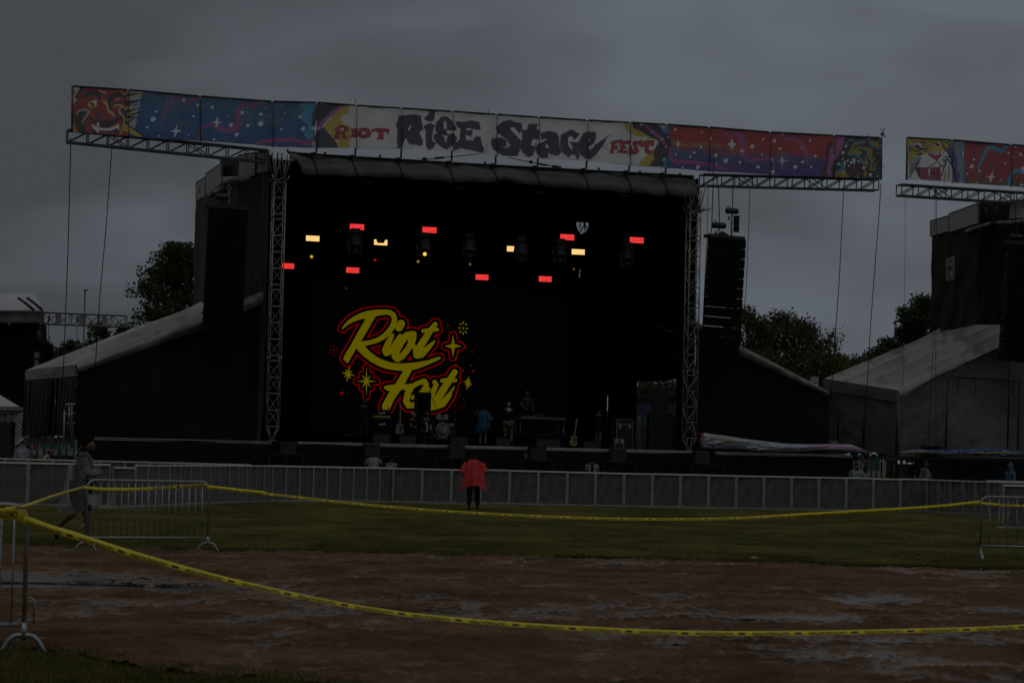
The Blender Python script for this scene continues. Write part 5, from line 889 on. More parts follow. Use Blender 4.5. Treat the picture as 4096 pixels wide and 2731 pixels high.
def hoist(label, px, py, w, chain_to, wpx=56, bag=False):
    p = SP(px, py, w); s_ = (p - CAM).length / F; Lh = wpx * s_; t_ = thing('chain_hoist', label, 'chain hoist', p, YAW, 'chain hoists above the speaker arrays')
    ax = (Vector((0, 1, 0)), ZU, Vector((1, 0, 0))); r_ = .125
    MB().lathe((-Lh / 2, 0, 0), [(.03, 0), (.10, .02), (r_, .07), (r_, Lh * .42), (r_ * .88, Lh * .44), (r_ * .88, Lh * .5), (r_, Lh * .52), (r_, Lh - .08), (.10, Lh - .02), (.03, Lh)], 18, ax=ax).build('motor_body', M('hoist_black', (.010, .010, .011), .4, spec=.5), t_, local=True)
    MB().path([(-Lh * .28 + .07 * math.cos(a), 0, r_ - .02 + .09 * math.sin(a)) for a in np.linspace(0, 3.14, 9)], .016, 5).build('handle', BLK, t_, local=True)
    top = Matrix.Rotation(-YAW, 3, 'Z') @ (SP(*chain_to, w) - p); n_ = 40; mb = MB(); a = Vector((.02, 0, r_)); 
    for i in range(n_):
        q0 = a.lerp(top, i / n_); q1 = a.lerp(top, (i + 1) / n_); mb.box((q0 + q1) / 2, ((.020, .045)[i % 2], (.045, .020)[i % 2], (q1 - q0).length * .96))
    mb.build('chain', BLK, t_, local=True)
    mb = MB().tube((0, 0, -r_), (0, 0, -r_ - .12), .03, 6).path([(-.05, 0, -.2), (-.1, 0, -.36), (-.05, 0, -.52), (.02, 0, -.5)], .01, 5).box((-.14, 0, -.3), (.06, .05, .12)); mb.build('hook', BLK, t_, local=True)
    if bag: mb = MB(); mb.lathe((.20, 0, -.85), [(.10, 0), (.13, .03), (.125, .3), (.13, .62), (.15, .66)], 12, sy=.7); mb.build('chain_bag', M('canvas_black', (.008, .008, .008), .9, bump=.01, bs=9), t_, local=True); MB().path([(.0, 0, -.15), (.01, 0, -.4), (-.01, 0, -.7), (.0, 0, -1.0)], [.02, .045, .04, .03], 7).build('spare_chain', GALV, t_, local=True)
    return t_
line_array('tall black speaker array hanging in front of the left grey side wall', (907, 832), (882, 1336), 12, 160, -1.0, .012)
line_array('tall black speaker array right of the stage against the sky, light showing between boxes', (2910, 952), (2882, 1424), 12, 150, -1.0, .085)
line_array('black speaker array cut by the right edge, in front of the second stage', (4112, 980), (4078, 1446), 11, 155, -1.0, .035)
hoist('chain hoist just above the left speaker array', 888, 788, -.7, (886, 640), 52); hoist('chain hoist tight against the top of the right speaker array, slightly tilted', 2876, 902, -.7, (2874, 750), 60); hoist('higher chain hoist with a hanging chain bag over the right speaker array', 2928, 844, -.7, (2932, 720), 55, True); hoist('chain hoist at the right picture edge over the second stage array', 4066, 948, -.7, (4056, 780), 60)
MATS['rig_grey']
mb = MB(org=SP(917, 745, -.6))                                      # shackle + chain between array and truss
for i in range(14): q = SP(915, 760 + i * 4.4, -.6); mb.box(q, ((.03, .06)[i % 2], (.06, .03)[i % 2], .045))
mb.path([SP(915 + 7 * math.sin(a), 752 - 10 * math.cos(a), -.6) for a in np.linspace(-2.6, 2.6, 11)], .016, 5)
tag(mb.build('shackle', GALV), 'steel shackle and short chain above the left speaker array', 'shackle')
# ------------------------------------------------------------------ gear on the stage
def wedge(label, px, w, wd=.70, ht=.42, rz=YAW):
    t_ = thing('monitor_wedge', label, 'monitor speaker', ST(px, w), rz, 'monitor wedges on the stage floor')
    pr = [(-.24, 0), (.26, 0), (.26, .10), (.02, ht), (-.24, ht * .82)]; b = MB(); b.prism([(-wd / 2, y, z) for y, z in pr], (wd, 0, 0)); b.build('cabinet', CABM, t_, local=True)
    b = MB(); b.box((0, -.245, ht * .42), (wd * .94, .012, ht * .74)); b.build('grille', M('wedge_grille', (.020, .0205, .024), .7), t_, local=True); b = MB(); b.tube((wd / 2 + .02, 0, .1), (wd / 2 + .13, .02, .02), .008, 5); b.build('plug', GALV, t_, local=True)
wedge('grey-black floor monitor in front of the guitar amplifier stack', 1519, 1.0, .68, .44); wedge('floor monitor left of the two seated men', 1624, 1.1, .68, .42); wedge('floor monitor in front of the drum kit, right side', 1829, 1.1, .70, .42); wedge('floor monitor beside the man in khaki shorts', 2006, 1.1, .6, .42); wedge('floor monitor below the keyboard table', 2172, 1.0, .74, .4); wedge('floor monitor right of the pale guitar', 2360, 1.6, .7, .36); wedge('small floor monitor just right of the one under the keyboard table', 2218, 1.7, .36, .4)
# amplifier stack
t_ = thing('guitar_cabinet', 'black guitar speaker cabinet with a white script badge under its amplifier head', 'speaker cabinet', ST(1522, 3.6), YAW); zc = 1.02
MB().box((0, 0, zc / 2 + .02), (.76, .36, zc)).build('cabinet', CABM, t_, local=True); MB().box((0, -.185, zc / 2 + .02), (.70, .012, zc - .08)).build('grille_cloth', GRILL, t_, local=True)
SCR_ = M('script_white', (.55, .55, .55), .5)
b = MB(); text_on(b, 'Marshall', (0, -.197, .80), Vector((1, .0, .12)), ZU, .105, .78, .003); b.build('badge', SCR_, t_, local=True); b = MB(); b.box((.39, 0, zc / 2), (.012, .34, zc)); b.build('edge_trim', M('trim_grey', (.06, .06, .06), .5, .5), t_, local=True)
t_ = thing('amplifier_head', 'black amplifier head with gold control strip on the guitar cabinet', 'amplifier', ST(1520, 3.6, DECK + zc + .02), YAW)
MB().box((0, 0, .155), (.76, .28, .31)).build('case', CABM, t_, local=True); MB().box((0, -.145, .06), (.72, .012, .085)).build('control_strip', M('gold_strip', (.36, .25, .08), .4, .3), t_, local=True); b = MB(); text_on(b, 'Marshall', (0.01, -.146, .21), Vector((1, 0, .12)), ZU, .105, .78, .003); b.build('badge', SCR_, t_, local=True)
b = MB()
for i in range(12): b.tube((-.10 + i * .034, -.15, .06), (-.10 + i * .034, -.17, .06), .011, 7)
for x in (-.31, -.27): b.box((x, -.155, .06), (.028, .02, .04))
b.build('knob', BLK, t_, local=True)['kind'] = 'stuff'
def bottle(label, p, h=.24, col=(.25, .28, .3), cap=(.5, .5, .5), nm_='bt'):
    t_ = thing('water_bottle', label, 'bottle', p); r_ = h * .14; MB().lathe((0, 0, 0), [(r_ * .9, 0), (r_, .01), (r_ * .93, h * .3), (r_, h * .4), (r_, h * .68), (r_ * .4, h * .88), (r_ * .4, h * .93)], 12).build('bottle_body', M('bottle_' + nm_, col, .1, alpha=.55, var=0), t_, local=True); MB().lathe((0, 0, h * .93), [(r_ * .46, 0), (r_ * .46, h * .07)], 10).build('cap', M('cap_' + nm_, cap, .5, var=0), t_, local=True)
bottle('clear water bottle standing on the amplifier head', ST(1549, 3.6, DECK + zc + .33), .22); bottle('clear water bottle at the right end under the keyboard table', ST(2251, 5.2, DECK + .66), .22); bottle('orange juice bottle on a black box in front of the stage', ST(2102, -.75, 1.62), .22, (.35, .18, .02), (.3, .02, .02), 'or'); bottle('blue bottle beside the orange one on the black box', ST(2109, -.75, 1.62), .19, (.05, .12, .25), (.05, .1, .3), 'bl')
# drum riser + kit
t_ = thing('drum_riser', 'low black riser with a grey front edge under the drum kit', 'riser', ST(1745, 4.4), YAW); MB().box((0, .6, .18), (3.0, 2.2, .34)).build('platform', BLKIN, t_, local=True); b = MB()
for x0, x1 in ((-1.02, -.78), (-.48, -.24), (-.14, .6), (.96, 1.16)): b.box(((x0 + x1) / 2, -.515, .31), (x1 - x0, .02, .07))
b.build('edge_trim', M('riser_edge', (.13, .13, .13), .5, .3), t_, local=True); b = MB().tube((1.2, -.5, 0), (1.2, -.5, .33), .03, 6); b.build('leg', BLK, t_, local=True)
zr = DECK + .35; DR = M('drum_silver', (.33, .33, .34), .3, .4, var=.4, vs=4); HD = M('drum_head', (.15, .155, .165), .5, var=.25, vs=3); CH = M('chrome', (.5, .5, .5), .15, 1, var=0)
t_ = thing('drum_kit', 'silver drum kit with grey bass drum head facing the field', 'drum kit', ST(1769, 4.6, zr), YAW - .06); R_ = .285; Yx = (Vector((1, 0, 0)), ZU, Vector((0, 1, 0)))
bd = MB().lathe((0, 0, R_ + .02), [(R_, .0), (R_, .42)], 32, ax=Yx).build('bass_drum', M('drum_dark', (.03, .03, .03), .3), t_, local=True)
MB().lathe((0, -.012, R_ + .02), [(R_ * .30, -.004), (R_ * .95, -.004), (R_ * .95, .01), (R_ * .3, .01)], 32, ax=Yx).build('drum_head', HD, bd, local=True); MB().lathe((.085, -.02, R_ - .01), [(R_ * .25, -.002), (R_ * .30, -.004), (R_ * .37, 0)], 24, ax=Yx).build('port_ring', M('ring_pale', (.24, .24, .25), .5), bd, local=True); MB().lathe((.085, -.021, R_ - .01), [(.0001, 0), (R_ * .25, 0), (R_ * .25, .004)], 24, ax=Yx).build('port_hole', BLK, bd, local=True)
b = MB().path([(R_ * math.cos(a), -.02, R_ + .02 + R_ * math.sin(a)) for a in np.linspace(0, 6.283, 33)], .014, 6)
for k in range(10): a = k * .628 + .3; b.box((R_ * 1.03 * math.cos(a), .03, R_ + .02 + R_ * 1.03 * math.sin(a)), (.03, .1, .03))
b.build('hoop', CH, bd, local=True); b = MB(); text_on(b, 'YAMAHA', (.0, -.022, R_ * 1.74), Vector((1, 0, 0)), ZU, .055, .9, .002); b.build('head_lettering', BLK, bd, local=True)
for s1 in (-1, 1): MB().tube((s1 * .27, .05, .22), (s1 * .36, -.12, 0), .012, 6).build('spur', CH, t_, local=True)
for x, r_, h in ((-.16, .135, .23), (.15, .115, .21)):
    o = MB().lathe((x, .12, .72), [(r_, 0), (r_, h)], 20).build('tom_drum', DR, t_, local=True); b = MB()
    for z_ in (.72, .72 + h): b.path([(x + r_ * 1.03 * math.cos(a), .12 + r_ * 1.03 * math.sin(a), z_) for a in np.linspace(0, 6.283, 17)], .009, 5)
    for k in range(6): a = k * 1.047; b.tube((x + r_ * 1.05 * math.cos(a), .12 + r_ * 1.05 * math.sin(a), .74), (x + r_ * 1.05 * math.cos(a), .12 + r_ * 1.05 * math.sin(a), .70 + h), .006, 4)
    b.build('lug', CH, o, local=True)
MB().tube((0, .15, .58), (0, .15, .85), .02, 6).box((0, .15, .8), (.14, .03, .03)).build('tom_mount', CH, t_, local=True)
MB().lathe((-.48, .35, .25), [(.2, 0), (.2, .4)], 20).build('floor_tom', DR, t_, local=True)
for x, y, z_, r_, tl_ in ((-.55, .2, 1.10, .20, .1), (-.20, .5, 1.06, .2, -.12), (.55, .3, 1.02, .18, .15)):
    o = MB().tube((x, y, 0), (x, y, z_), .013, 6).tube((x, y, .35), (x + .2, y - .18, 0), .009, 5).tube((x, y, .35), (x - .2, y - .1, 0), .009, 5).build('cymbal_stand', STEELD, t_, local=True); MB().lathe((x, y, z_), [(.02, .02), (.05, .006), (r_, -.012), (r_, -.016)], 22, ax=(Vector((1, 0, tl_)).normalized(), Vector((0, 1, 0)), Vector((-tl_, 0, 1)).normalized())).build('cymbal', M('cymbal_dark', (.06, .05, .03), .3, .8), t_, local=True)
MB().lathe((.42, .45, .45), [(.17, 0), (.17, .14)], 18).build('snare_drum', DR, t_, local=True)
t_ = thing('hardware_stand', 'chrome pedals and small stands glinting right of the bass drum', 'hardware stand', ST(1812, 4.6, zr), YAW); b = MB(); random.seed(4)
for k in range(9): a = k * .7; b.tube((0, 0, .2), (.16 * math.cos(a), .1 * math.sin(a), .0 if k % 2 else .28), .008, 5)
b.path([(.11 * math.cos(a), 0, .17 + .11 * math.sin(a)) for a in np.linspace(0, 4.5, 14)], .008, 5); b.tube((.06, 0, 0), (.06, 0, 1.2), .01, 5); b.build('stand', M('chrome_dim', (.25, .25, .25), .25, .9), t_, local=True)
# tall black panel amp behind kit + mic stands
t_ = thing('bass_cabinet', 'tall black speaker box standing behind the drum kit in front of the lettering', 'speaker cabinet', ST(1686, 6.4), YAW); MB().box((0, 0, 1.12), (.62, .45, 2.2)).build('cabinet', BLK, t_, local=True); MB().box((0, -.235, 1.12), (.55, .012, 2.0)).build('grille', GRILL, t_, local=True)
b = MB().tube((-.31, -.1, 2.18), (-.62, -.1, 1.35), .008, 5).tube((.31, -.1, 2.18), (.6, -.1, 1.45), .014, 5); b.build('strap', BLK, t_, local=True)
def mic(label, px, w, h, z0=DECK, bx=.3, bz=.25):
    t_ = thing('microphone_stand', label, 'microphone stand', ST(px, w, z0), YAW, 'microphone stands'); b = MB().tube((0, 0, .15), (0, 0, h), .011, 6)
    for k in range(3): a = k * 2.09 + .4; b.tube((0, 0, .2), (.26 * math.cos(a), .26 * math.sin(a), 0), .009, 5)
    b.tube((-bx * .3, 0, h - bz * .3), (bx, 0, h + bz), .008, 5); b.build('stand', STEELD, t_, local=True); MB().lathe((bx, 0, h + bz), [(.012, -.08), (.018, 0), (.03, .05), (.02, .09)], 10).build('microphone', BLK, t_, local=True)
mic('microphone stand in front of the yellow lettering, right of the drums', 1800, 5.0, 1.75, zr, .05, .1); mic('boom microphone stand low in front of the bass drum', 1735, 4.2, .7, zr, .3, .1); mic('microphone stand behind the blue poncho figure', 1885, 4.5, 1.2, DECK, -.2, .2); mic('microphone stand near the loudspeaker stack at stage right', 2584, 2.0, 1.9, DECK, .1, .2)
# guitars
def guitar(label, px, w, lean, body, s_=1, z=DECK, nm_='g'):
    t_ = thing('electric_guitar', label, 'guitar', ST(px, w, z), YAW); ln = Vector((math.sin(lean), .12, math.cos(lean))).normalized(); sd_ = ln.cross(Vector((0, 1, 0))).normalized(); o_ = Vector((0, 0, .12)); P_ = lambda x, y: o_ - sd_ * x * s_ + ln * y * s_
    pr = [(-.10, 0), (-.155, .06), (-.16, .14), (-.115, .22), (-.14, .30), (-.10, .38), (-.03, .40), (0, .34), (.04, .36), (.10, .39), (.13, .34), (.08, .26), (.14, .17), (.16, .08), (.10, 0), (0, -.03)]
    MB().prism([P_(x, y) for x, y in pr], (0, .045, 0)).build('body', body, t_, local=True); MB().prism([P_(x, y) - Vector((0, .006, 0)) for x, y in ((-.03, .30), (.08, .28), (.06, .10), (.13, .05), (.02, .08))], (0, .005, 0)).build('pickguard', BLK, t_, local=True)
    NK = M('maple_neck', (.22, .11, .035), .4); MB().box(P_(0, .62), (.05, .03, .62), ax=(sd_, ln.cross(sd_), ln)).build('neck', NK, t_, local=True); MB().prism([P_(x, y) for x, y in ((-.025, .92), (-.04, 1.0), (-.03, 1.1), (.02, 1.11), (.035, 1.0), (.025, .92))], (0, .02, 0)).build('headstock', NK, t_, local=True)
    b = MB().tube((0, .15, 0), (0, .1, .5), .015, 6).tube((0, .15, .05), (-.2, -.15, 0), .012, 6).tube((0, .15, .05), (.2, -.15, 0), .012, 6); b.build('stand', BLK, t_, local=True)
guitar('pale yellow electric guitar leaning on its stand at stage centre right', 2293, 1.3, .16, M('guitar_cream', (.20, .14, .05), .3), 1.0); guitar('white edged electric guitar upright on a stand beside the amplifier stack', 1598, 3.2, .03, M('guitar_white', (.11, .11, .11), .3), 1.15, DECK + .28)
# keyboard table
t_ = thing('equipment_table', 'long grey edged table on a raised platform with dark equipment', 'table', ST(2160, 5.4), YAW); b = MB(); b.box((0, 0, 1.24), (2.02, .75, .09)); b.build('tabletop', M('table_grey', (.12, .12, .125), .5, .2), t_, local=True)
for x in (-.98, .94): 
    for y in (-.32, .32): MB().tube((x, y, 0), (x, y, 1.2), .02, 6).build('leg', M('table_leg', (.12, .12, .12), .4, .6), t_, local=True)
MB().tube((.60, -.3, .66), (.60, -.3, 1.2), .014, 6).tube((.2, -.3, .68), (1.0, -.3, .68), .014, 6).build('stretcher', MATS['table_leg'], t_, local=True)
b = MB().box((-.5, 0, 1.31), (.55, .4, .05)).box((-.1, .1, 1.36), (.5, .3, .16)).box((.2, -.05, 1.32), (.5, .35, .06)); b2 = thing('mixing_desk', 'dark mixing gear lying on the grey table', 'mixer', ST(2160, 5.4, DECK + .0), YAW); b.build('case', BLK, b2, local=True); MB().box((-.55, -.21, 1.33), (.6, .01, .012)).build('pale_edge', M('edge_pale', (.4, .3, .25), .5), b2, local=True)  # pale warm strip along the front of the gear
t_ = thing('raised_platform', 'dark platform under the keyboard table and its player', 'riser', ST(2150, 5.8), YAW); MB().box((0, .9, .3), (3.0, 2.6, .6)).build('platform', BLKIN, t_, local=True); MB().box((0, -.41, .56), (3.0, .012, .03)).build('edge_trim', M('trim_dim', (.02, .02, .02), .6), t_, local=True)
# side fill stack and wrapped gear, flight cases
t_ = thing('side_fill_speaker', 'tilted black loudspeaker on top of the stage right stack', 'loudspeaker', ST(2632, 3.2, DECK + 1.62), YAW - .35); A3 = (Vector((1, 0, .10)).normalized(), Vector((0, 1, 0)), Vector((-.12, 0, 1)).normalized())
MB().box((.0, 0, .48), (.72, .6, .92), ax=A3).build('cabinet', BLK, t_, local=True); MB().box((.0, -.31, .48), (.62, .02, .86), ax=A3).build('grille', M('grille_lighter', (.012, .012, .014), .7), t_, local=True)
t_ = thing('subwoofer_stack', 'tall pair of black bass boxes under the tilted loudspeaker', 'loudspeaker', ST(2636, 3.2), YAW - .2)
for z_ in (.40, 1.2): o = MB().box((0, 0, z_), (.95, .7, .78)).build('cabinet', BLK, t_, local=True); MB().box((.05, -.36, z_), (.82, .02, .7)).build('grille', MATS['grille_lighter'], o, local=True)
PLS = M('clear_plastic', (.10, .11, .13), .2, var=.5, vs=5, bump=.05, bs=6, alpha=.35, spec=.7)
for lb, px, w, sx, hh in (('tall object wrapped in crumpled clear plastic left of the bass boxes', 2556, 3.0, .42, 1.45), ('crumpled clear plastic sheet bunched right of the bass boxes', 2694, 3.4, .34, 1.7)):
    t_ = thing('wrapped_equipment', lb, 'covered equipment', ST(px, w), YAW); MB().lathe((0, 0, 0), [(sx * .62, 0), (sx * .5, .3), (sx * .45, hh * .9), (sx * .2, hh)], 9).build('plastic_cover', PLS, t_, local=True); MB().box((0, .05, hh * .44), (sx * .6, .3, hh * .82)).build('case', BLK, t_, local=True)
AL2 = M('case_edge', (.20, .20, .20), .4, .7)
def fcase(label, p, sx, sy, sz, rz=YAW, bolts=True):
    t_ = thing('flight_case', label, 'flight case', p, rz); MB().box((0, 0, sz / 2), (sx, sy, sz)).build('case_panel', BLK, t_, local=True); b = MB()
    for i in (-1, 1):
        for j in (-1, 1): b.box((i * sx / 2, j * sy / 2, sz / 2), (.035, .035, sz + .02)); b.box((0, j * sy / 2, sz * (.5 + i * .5)), (sx, .035, .035)); b.box((i * sx / 2, 0, sz * (.5 + j * .5)), (.035, sy, .035))
    b.box((0, -sy / 2 - .004, sz * .84), (sx, .02, .05)); b.build('edge_trim', AL2, t_, local=True); b = MB()
    for x in (-.3, .3): b.box((x * sx, -sy / 2 - .012, sz * .78), (.10, .03, .17))
    b.build('latch', GALV, t_, local=True); return t_
fcase('black flight case with aluminium edges standing on the right wing deck behind the rolled banner', ST(3306, 1.4), .73, .6, .56)
t_ = fcase('dark drawer workstation case between stage centre and the side speakers', ST(2488, 3.4), .7, .6, 1.25); MB().box((0, -.32, 1.27), (.44, .03, .05)).build('drawer_edge', M('edge_dim', (.06, .06, .06), .5), t_, local=True)
fcase('small dark equipment box near the front edge at stage right', ST(2470, 1.4), .38, .4, .42)
for lb, px, z_, wd in (('black loudspeaker lying on the second stage deck among the blue banners', 3728, DECK, .78), ('low black front loudspeaker by the left deck end behind the walking man', 345, DECK, .66)):
    t_ = thing('loudspeaker', lb, 'loudspeaker', ST(px, .5 if px > 3000 else 1.6, z_), YAW); MB().box((0, 0, .24), (wd, .45, .46)).build('cabinet', BLK, t_, local=True); MB().box((-.05, -.232, .24), (wd * .8, .012, .40)).build('grille', GRILL, t_, local=True)
# front fill boxes at the deck edge and subs in the pit
for i, px in enumerate((1150, 1486, 1826, 2148, 2470, 2805)):
    t_ = thing('front_fill_speaker', ORD[i] + ' black front speaker from the left set on the deck edge', 'loudspeaker', ST(px, -.35, 1.55), YAW, 'front fill speakers along the deck edge'); MB().box((0, 0, .26), (.62, .4, .5)).build('cabinet', BLK, t_, local=True); MB().box((-.06, -.207, .26), (.4, .012, .44)).build('grille', M('fill_grille', (.010, .010, .011), .6), t_, local=True); MB().lathe((-.12, -.215, .17), [(.005, 0), (.016, -.006), (.02, 0)], 10, ax=Yx).build('badge', M('badge_dim', (.1, .1, .1), .4), t_, local=True)
for i, px in enumerate((1140, 1520, 1800, 2140, 2470, 2820)):
    t_ = thing('subwoofer', ORD[i] + ' wide black bass box from the left on the ground before the skirt', 'loudspeaker', ST(px, -.8, 0), YAW, 'bass boxes on the ground before the stage'); MB().box((0, 0, .8), (1.35, .7, 1.58)).build('cabinet', BLK, t_, local=True); MB().box((-.32, -.36, .8), (.62, .012, 1.5)).box((.33, -.36, .8), (.62, .012, 1.5)).build('grille', GRILL, t_, local=True)
t_ = thing('tube_frame', 'thin bent tube frame lying near the left front of the deck', 'frame', ST(1400, .6), YAW); MB().path([(.5, 0, .42), (-.1, 0, .32), (-.38, 0, .24), (-.4, 0, .1), (-.32, 0, .03), (.1, 0, .02)], .010, 6).build('tube', M('tube_dim', (.09, .09, .09), .5, .5), t_, local=True)
# rolled-up banners lying on the decks
def heap(name_, label, TLp, BLp, w, colfn, x0, x1, thick=.5):
    nu, nv = 260, 26; us = np.linspace(x0, x1, nu + 1); vs_ = np.linspace(0, 1, nv + 1); UU, VV = np.meshgrid(us, vs_); T_ = np.interp(us, *zip(*TLp)); B_ = np.interp(us, *zip(*BLp)); YY = T_[None] * (1 - VV) + B_[None] * VV; P = px2plane(UU, YY, w)
    fold = fbm(UU * .010 + VV * 1.1, VV * 2.4 + UU * .002, 5, 101, .6); rid = np.abs(((VV * 1.6 + UU * .0035 + fold * 2.6) % 1) - .5); P = P - np.array(V) * (np.sin(np.pi * np.clip(VV, .0, 1)) ** .5 * thick * (.6 + .5 * fold) + .22 * rid)[..., None]
    org = SP(x0, 1790, w); idx = np.arange((nv + 1) * (nu + 1)).reshape(nv + 1, nu + 1); ff = np.stack([idx[:-1, :-1], idx[1:, :-1], idx[1:, 1:], idx[:-1, 1:]], -1).reshape(-1, 4); c = colfn((UU[:-1, :-1] + UU[1:, 1:]) / 2, (VV[:-1, :-1] + VV[1:, 1:]) / 2).reshape(-1, 3)
    Pb = P[[0, -1]] + np.array(V) * .25; vv = np.concatenate([P.reshape(-1, 3), Pb.reshape(-1, 3)]); k0 = (nv + 1) * (nu + 1); i2 = np.arange(2 * (nu + 1)).reshape(2, -1) + k0; fb = np.stack([i2[0, :-1], i2[0, 1:], i2[1, 1:], i2[1, :-1]], -1)
    cap1 = np.stack([idx[0, :-1], idx[0, 1:], i2[0, 1:], i2[0, :-1]], -1); ff = np.concatenate([ff, fb, cap1]); c = np.concatenate([c, np.repeat(c[:1], 2 * nu, 0)])
    o = npmesh(name_, vv - np.array(org), ff, M('heap_cloth', (1, 1, 1), .5, var=.06, vs=2, bump=.015, bs=5, attr=True, trans=.15), None, org, cols=c, smooth=True); return tag(o, label, 'banner', 'folded banners lying on the wing decks')
def colA(x, v):
    n_ = fbm(x * .012 + 4, v * 2.2, 4, 7); a = mixc((.50, .46, .60), (.42, .50, .60), (n_ - .42) * 7); a = mixc(np.array((0, 0, 0)), (1, 1, 1), np.ones_like(x)) * a; ye_ = np.clip((fbm(x * .02, v * 3, 3, 8) - .55) * 12, 0, 1) * (x < 3010) * (v < .5); a = a * (1 - ye_[..., None]) + np.array((.34, .31, .24)) * ye_[..., None]; pk = np.clip((x - 3180) / 60, 0, 1)[..., None]; a = a * (1 - pk) + np.array((.52, .38, .53)) * (.85 + .3 * n_[..., None]) * pk
    q = (v > .86) & (x > 3230) & (x < 3330); a[q] = (.38, .30, .03); q = (v > .9) & (x > 3330); a[q] = (.04, .08, .25); q = (v > .93) & (x > 2950) & (x < 3060); a[q] = (.2, .03, .08); q = (v < .1) & (x < 2808); a[q] = (.3, .03, .03); return a
heap('folded_banner', 'long bundle of folded lilac and pale blue banner cloth lying on the right wing deck', [(2796, 1736), (2812, 1730), (2858, 1736), (2990, 1756), (3130, 1773), (3200, 1776), (3330, 1776), (3400, 1777), (3440, 1794), (3462, 1803), (3480, 1806)], [(2796, 1745), (2806, 1792), (2950, 1796), (3040, 1807), (3120, 1808), (3300, 1801), (3400, 1811), (3466, 1813), (3480, 1811)], -.1, colA, 2796, 3480, .35)
def colB(x, v):
    n_ = fbm(x * .03, v * 2.5, 3, 12); a = mixc((.03, .14, .50), (.03, .09, .36), (n_ - .4) * 5); q = x < 3690; a[q] = (.30, .36, .42); q = ((x > 3640) & (x < 3700) & (v > .45)) | ((n_ > .58) & (v > .3)); a[q] = (.42, .32, .03); q = (x > 3730) & (x < 3880) & (v > .5) & (n_ < .55); a[q] = (.3, .42, .48); q = fbm(x * .22, v * 9, 2, 77, .4) > .70; a[q] = (.5, .5, .5); q = (v > .93) & (x > 3850); a[q] = (.2, .03, .07); return a
heap('folded_banner', 'blue and yellow folded banner cloth lying on the second stage deck', [(3604, 1810), (3630, 1802), (3680, 1797), (3760, 1800), (3860, 1797), (3925, 1794), (4000, 1797), (4060, 1804), (4096, 1808), (4250, 1806)], [(3604, 1813), (3640, 1816), (3700, 1816), (3800, 1821), (3950, 1823), (4096, 1828), (4250, 1832)], -.15, colB, 3604, 4250, .25)
mb = MB(org=SP(3430, 1830, -.1)); mb.grid(lambda a, b: SP(3412 + a * 42 * (1 - b * .75) + b * 38, 1818 + b * 42 * (a * .7 + .5), -.15) - V * (.05 * math.sin(a * 9) * b), 10, 8)
tag(mb.build('hanging_banner_corner', M('corner_cloth', (.03, .10, .18), .5, dirt=((.35, .28, .03), .56, 3))), 'blue and yellow cloth corner hanging off the end of the wing deck', 'banner')
# ------------------------------------------------------------------ crowd barriers
MESHM = M('barrier_mesh', (.125, .122, .12), .7, .0, var=.25, vs=2.5, dirt=((.085, .07, .058), .55, 2.), alpha=.62, spec=.15); FRM = M('barrier_frame', (.24, .24, .24), .5, .2, var=.3, vs=8); STRUT = M('barrier_strut', (.55, .55, .55), .5, .1)
def barrier_proto(H=1.2, Wd=1.0, dark=1):
    t_ = thing('crowd_barrier', 'p', 'crowd barrier', (0, 0, 0), 0, 'mesh crowd barrier panels'); fr = STRUT
    MB().box((0, 0, H - .02), (Wd - .02, .05, .045)).build('top_rail', ALUB, t_, local=True)
    b = MB().box((-Wd / 2 + .025, .005, H / 2 - .02), (.05, .045, H - .05)).box((Wd / 2 - .025, .005, H / 2 - .02), (.05, .045, H - .05)).box((0, .005, .04), (Wd - .1, .03, .08)); b.build('frame', FRM, t_, local=True)
    MB().box((0, .02, H / 2 + .02), (Wd - .1, .006, H - .13)).build('mesh_sheet', MESHM, t_, local=True)
    b = MB().box((-.17, .05, H / 2), (.05, .04, H - .1)).box((.17, .05, H / 2), (.05, .04, H - .1)).box((0, .05, .3), (Wd - .1, .04, .05)); b.tube((-.17, .06, H * .8), (-.17, 1.0, .05), .02, 5).tube((.17, .06, H * .8), (.17, 1.0, .05), .02, 5); b.box((0, .5, .02), (Wd - .04, 1.0, .02)); b.build('rear_brace', STRUT, t_, local=True)
    return t_
bp = barrier_proto(); used = [False]
def put_barrier(p, rz, label):
    if not used[0]: used[0] = True; bp.location = p; bp.rotation_euler = (0, 0, rz); bp['label'] = label; return bp
    return dup(bp, p, rz, label)
def gp(px, Y_): q = GP(px, Y_); return Vector((q.x, q.y, 0))
def run(A_, B_, labelf, step=1.0, jit=.0):
    d = B_ - A_; n_ = max(1, int(round(d.length / step))); rz = math.atan2(d.y, d.x)
    for i in range(n_): c = A_ + d * ((i + .5) / n_); o = put_barrier(c + Vector((0, 0, jit * (random.random() - .5))), rz + .05 * (random.random() - .5), labelf(i)); o.scale = (d.length / n_, 1, 1)
random.seed(8)
run(gp(1568, 83.5), gp(3708, 87.6), jit=.02, labelf= lambda i: 'pale railed mesh barrier, ' + ORD[min(i, 28)] + ' from the left of the straight row before the stage')
run(gp(1086, 80.6), gp(1568, 83.6), lambda i: 'dull grey mesh barrier seen edge-on, ' + ORD[i] + ' right of the fence bend', .52)
run(gp(538, 67.3), gp(1086, 80.6), lambda i: 'dull grey angled mesh barrier, ' + ORD[i] + ' from the gate towards the fence bend')
run(gp(-60, 67), gp(438, 67.6), lambda i: 'near face-on barrier panel at the left, ' + ORD[i] + ' from the picture edge')
put_barrier(gp(492, 67.2), .05, 'lone gate panel just right of the walking man at the fence gap').scale = (.62, 1, .94)
run(gp(-80, 88.5), gp(1000, 84.5), lambda i: 'distant back-row barrier of which mostly the bright rail shows, ' + ORD[i] + ' from the left edge')
run(gp(3708, 87.6), gp(4290, 77), lambda i: 'dull angled mesh barrier at the right, ' + ORD[min(i, 28)] + ' after the straight row ends')
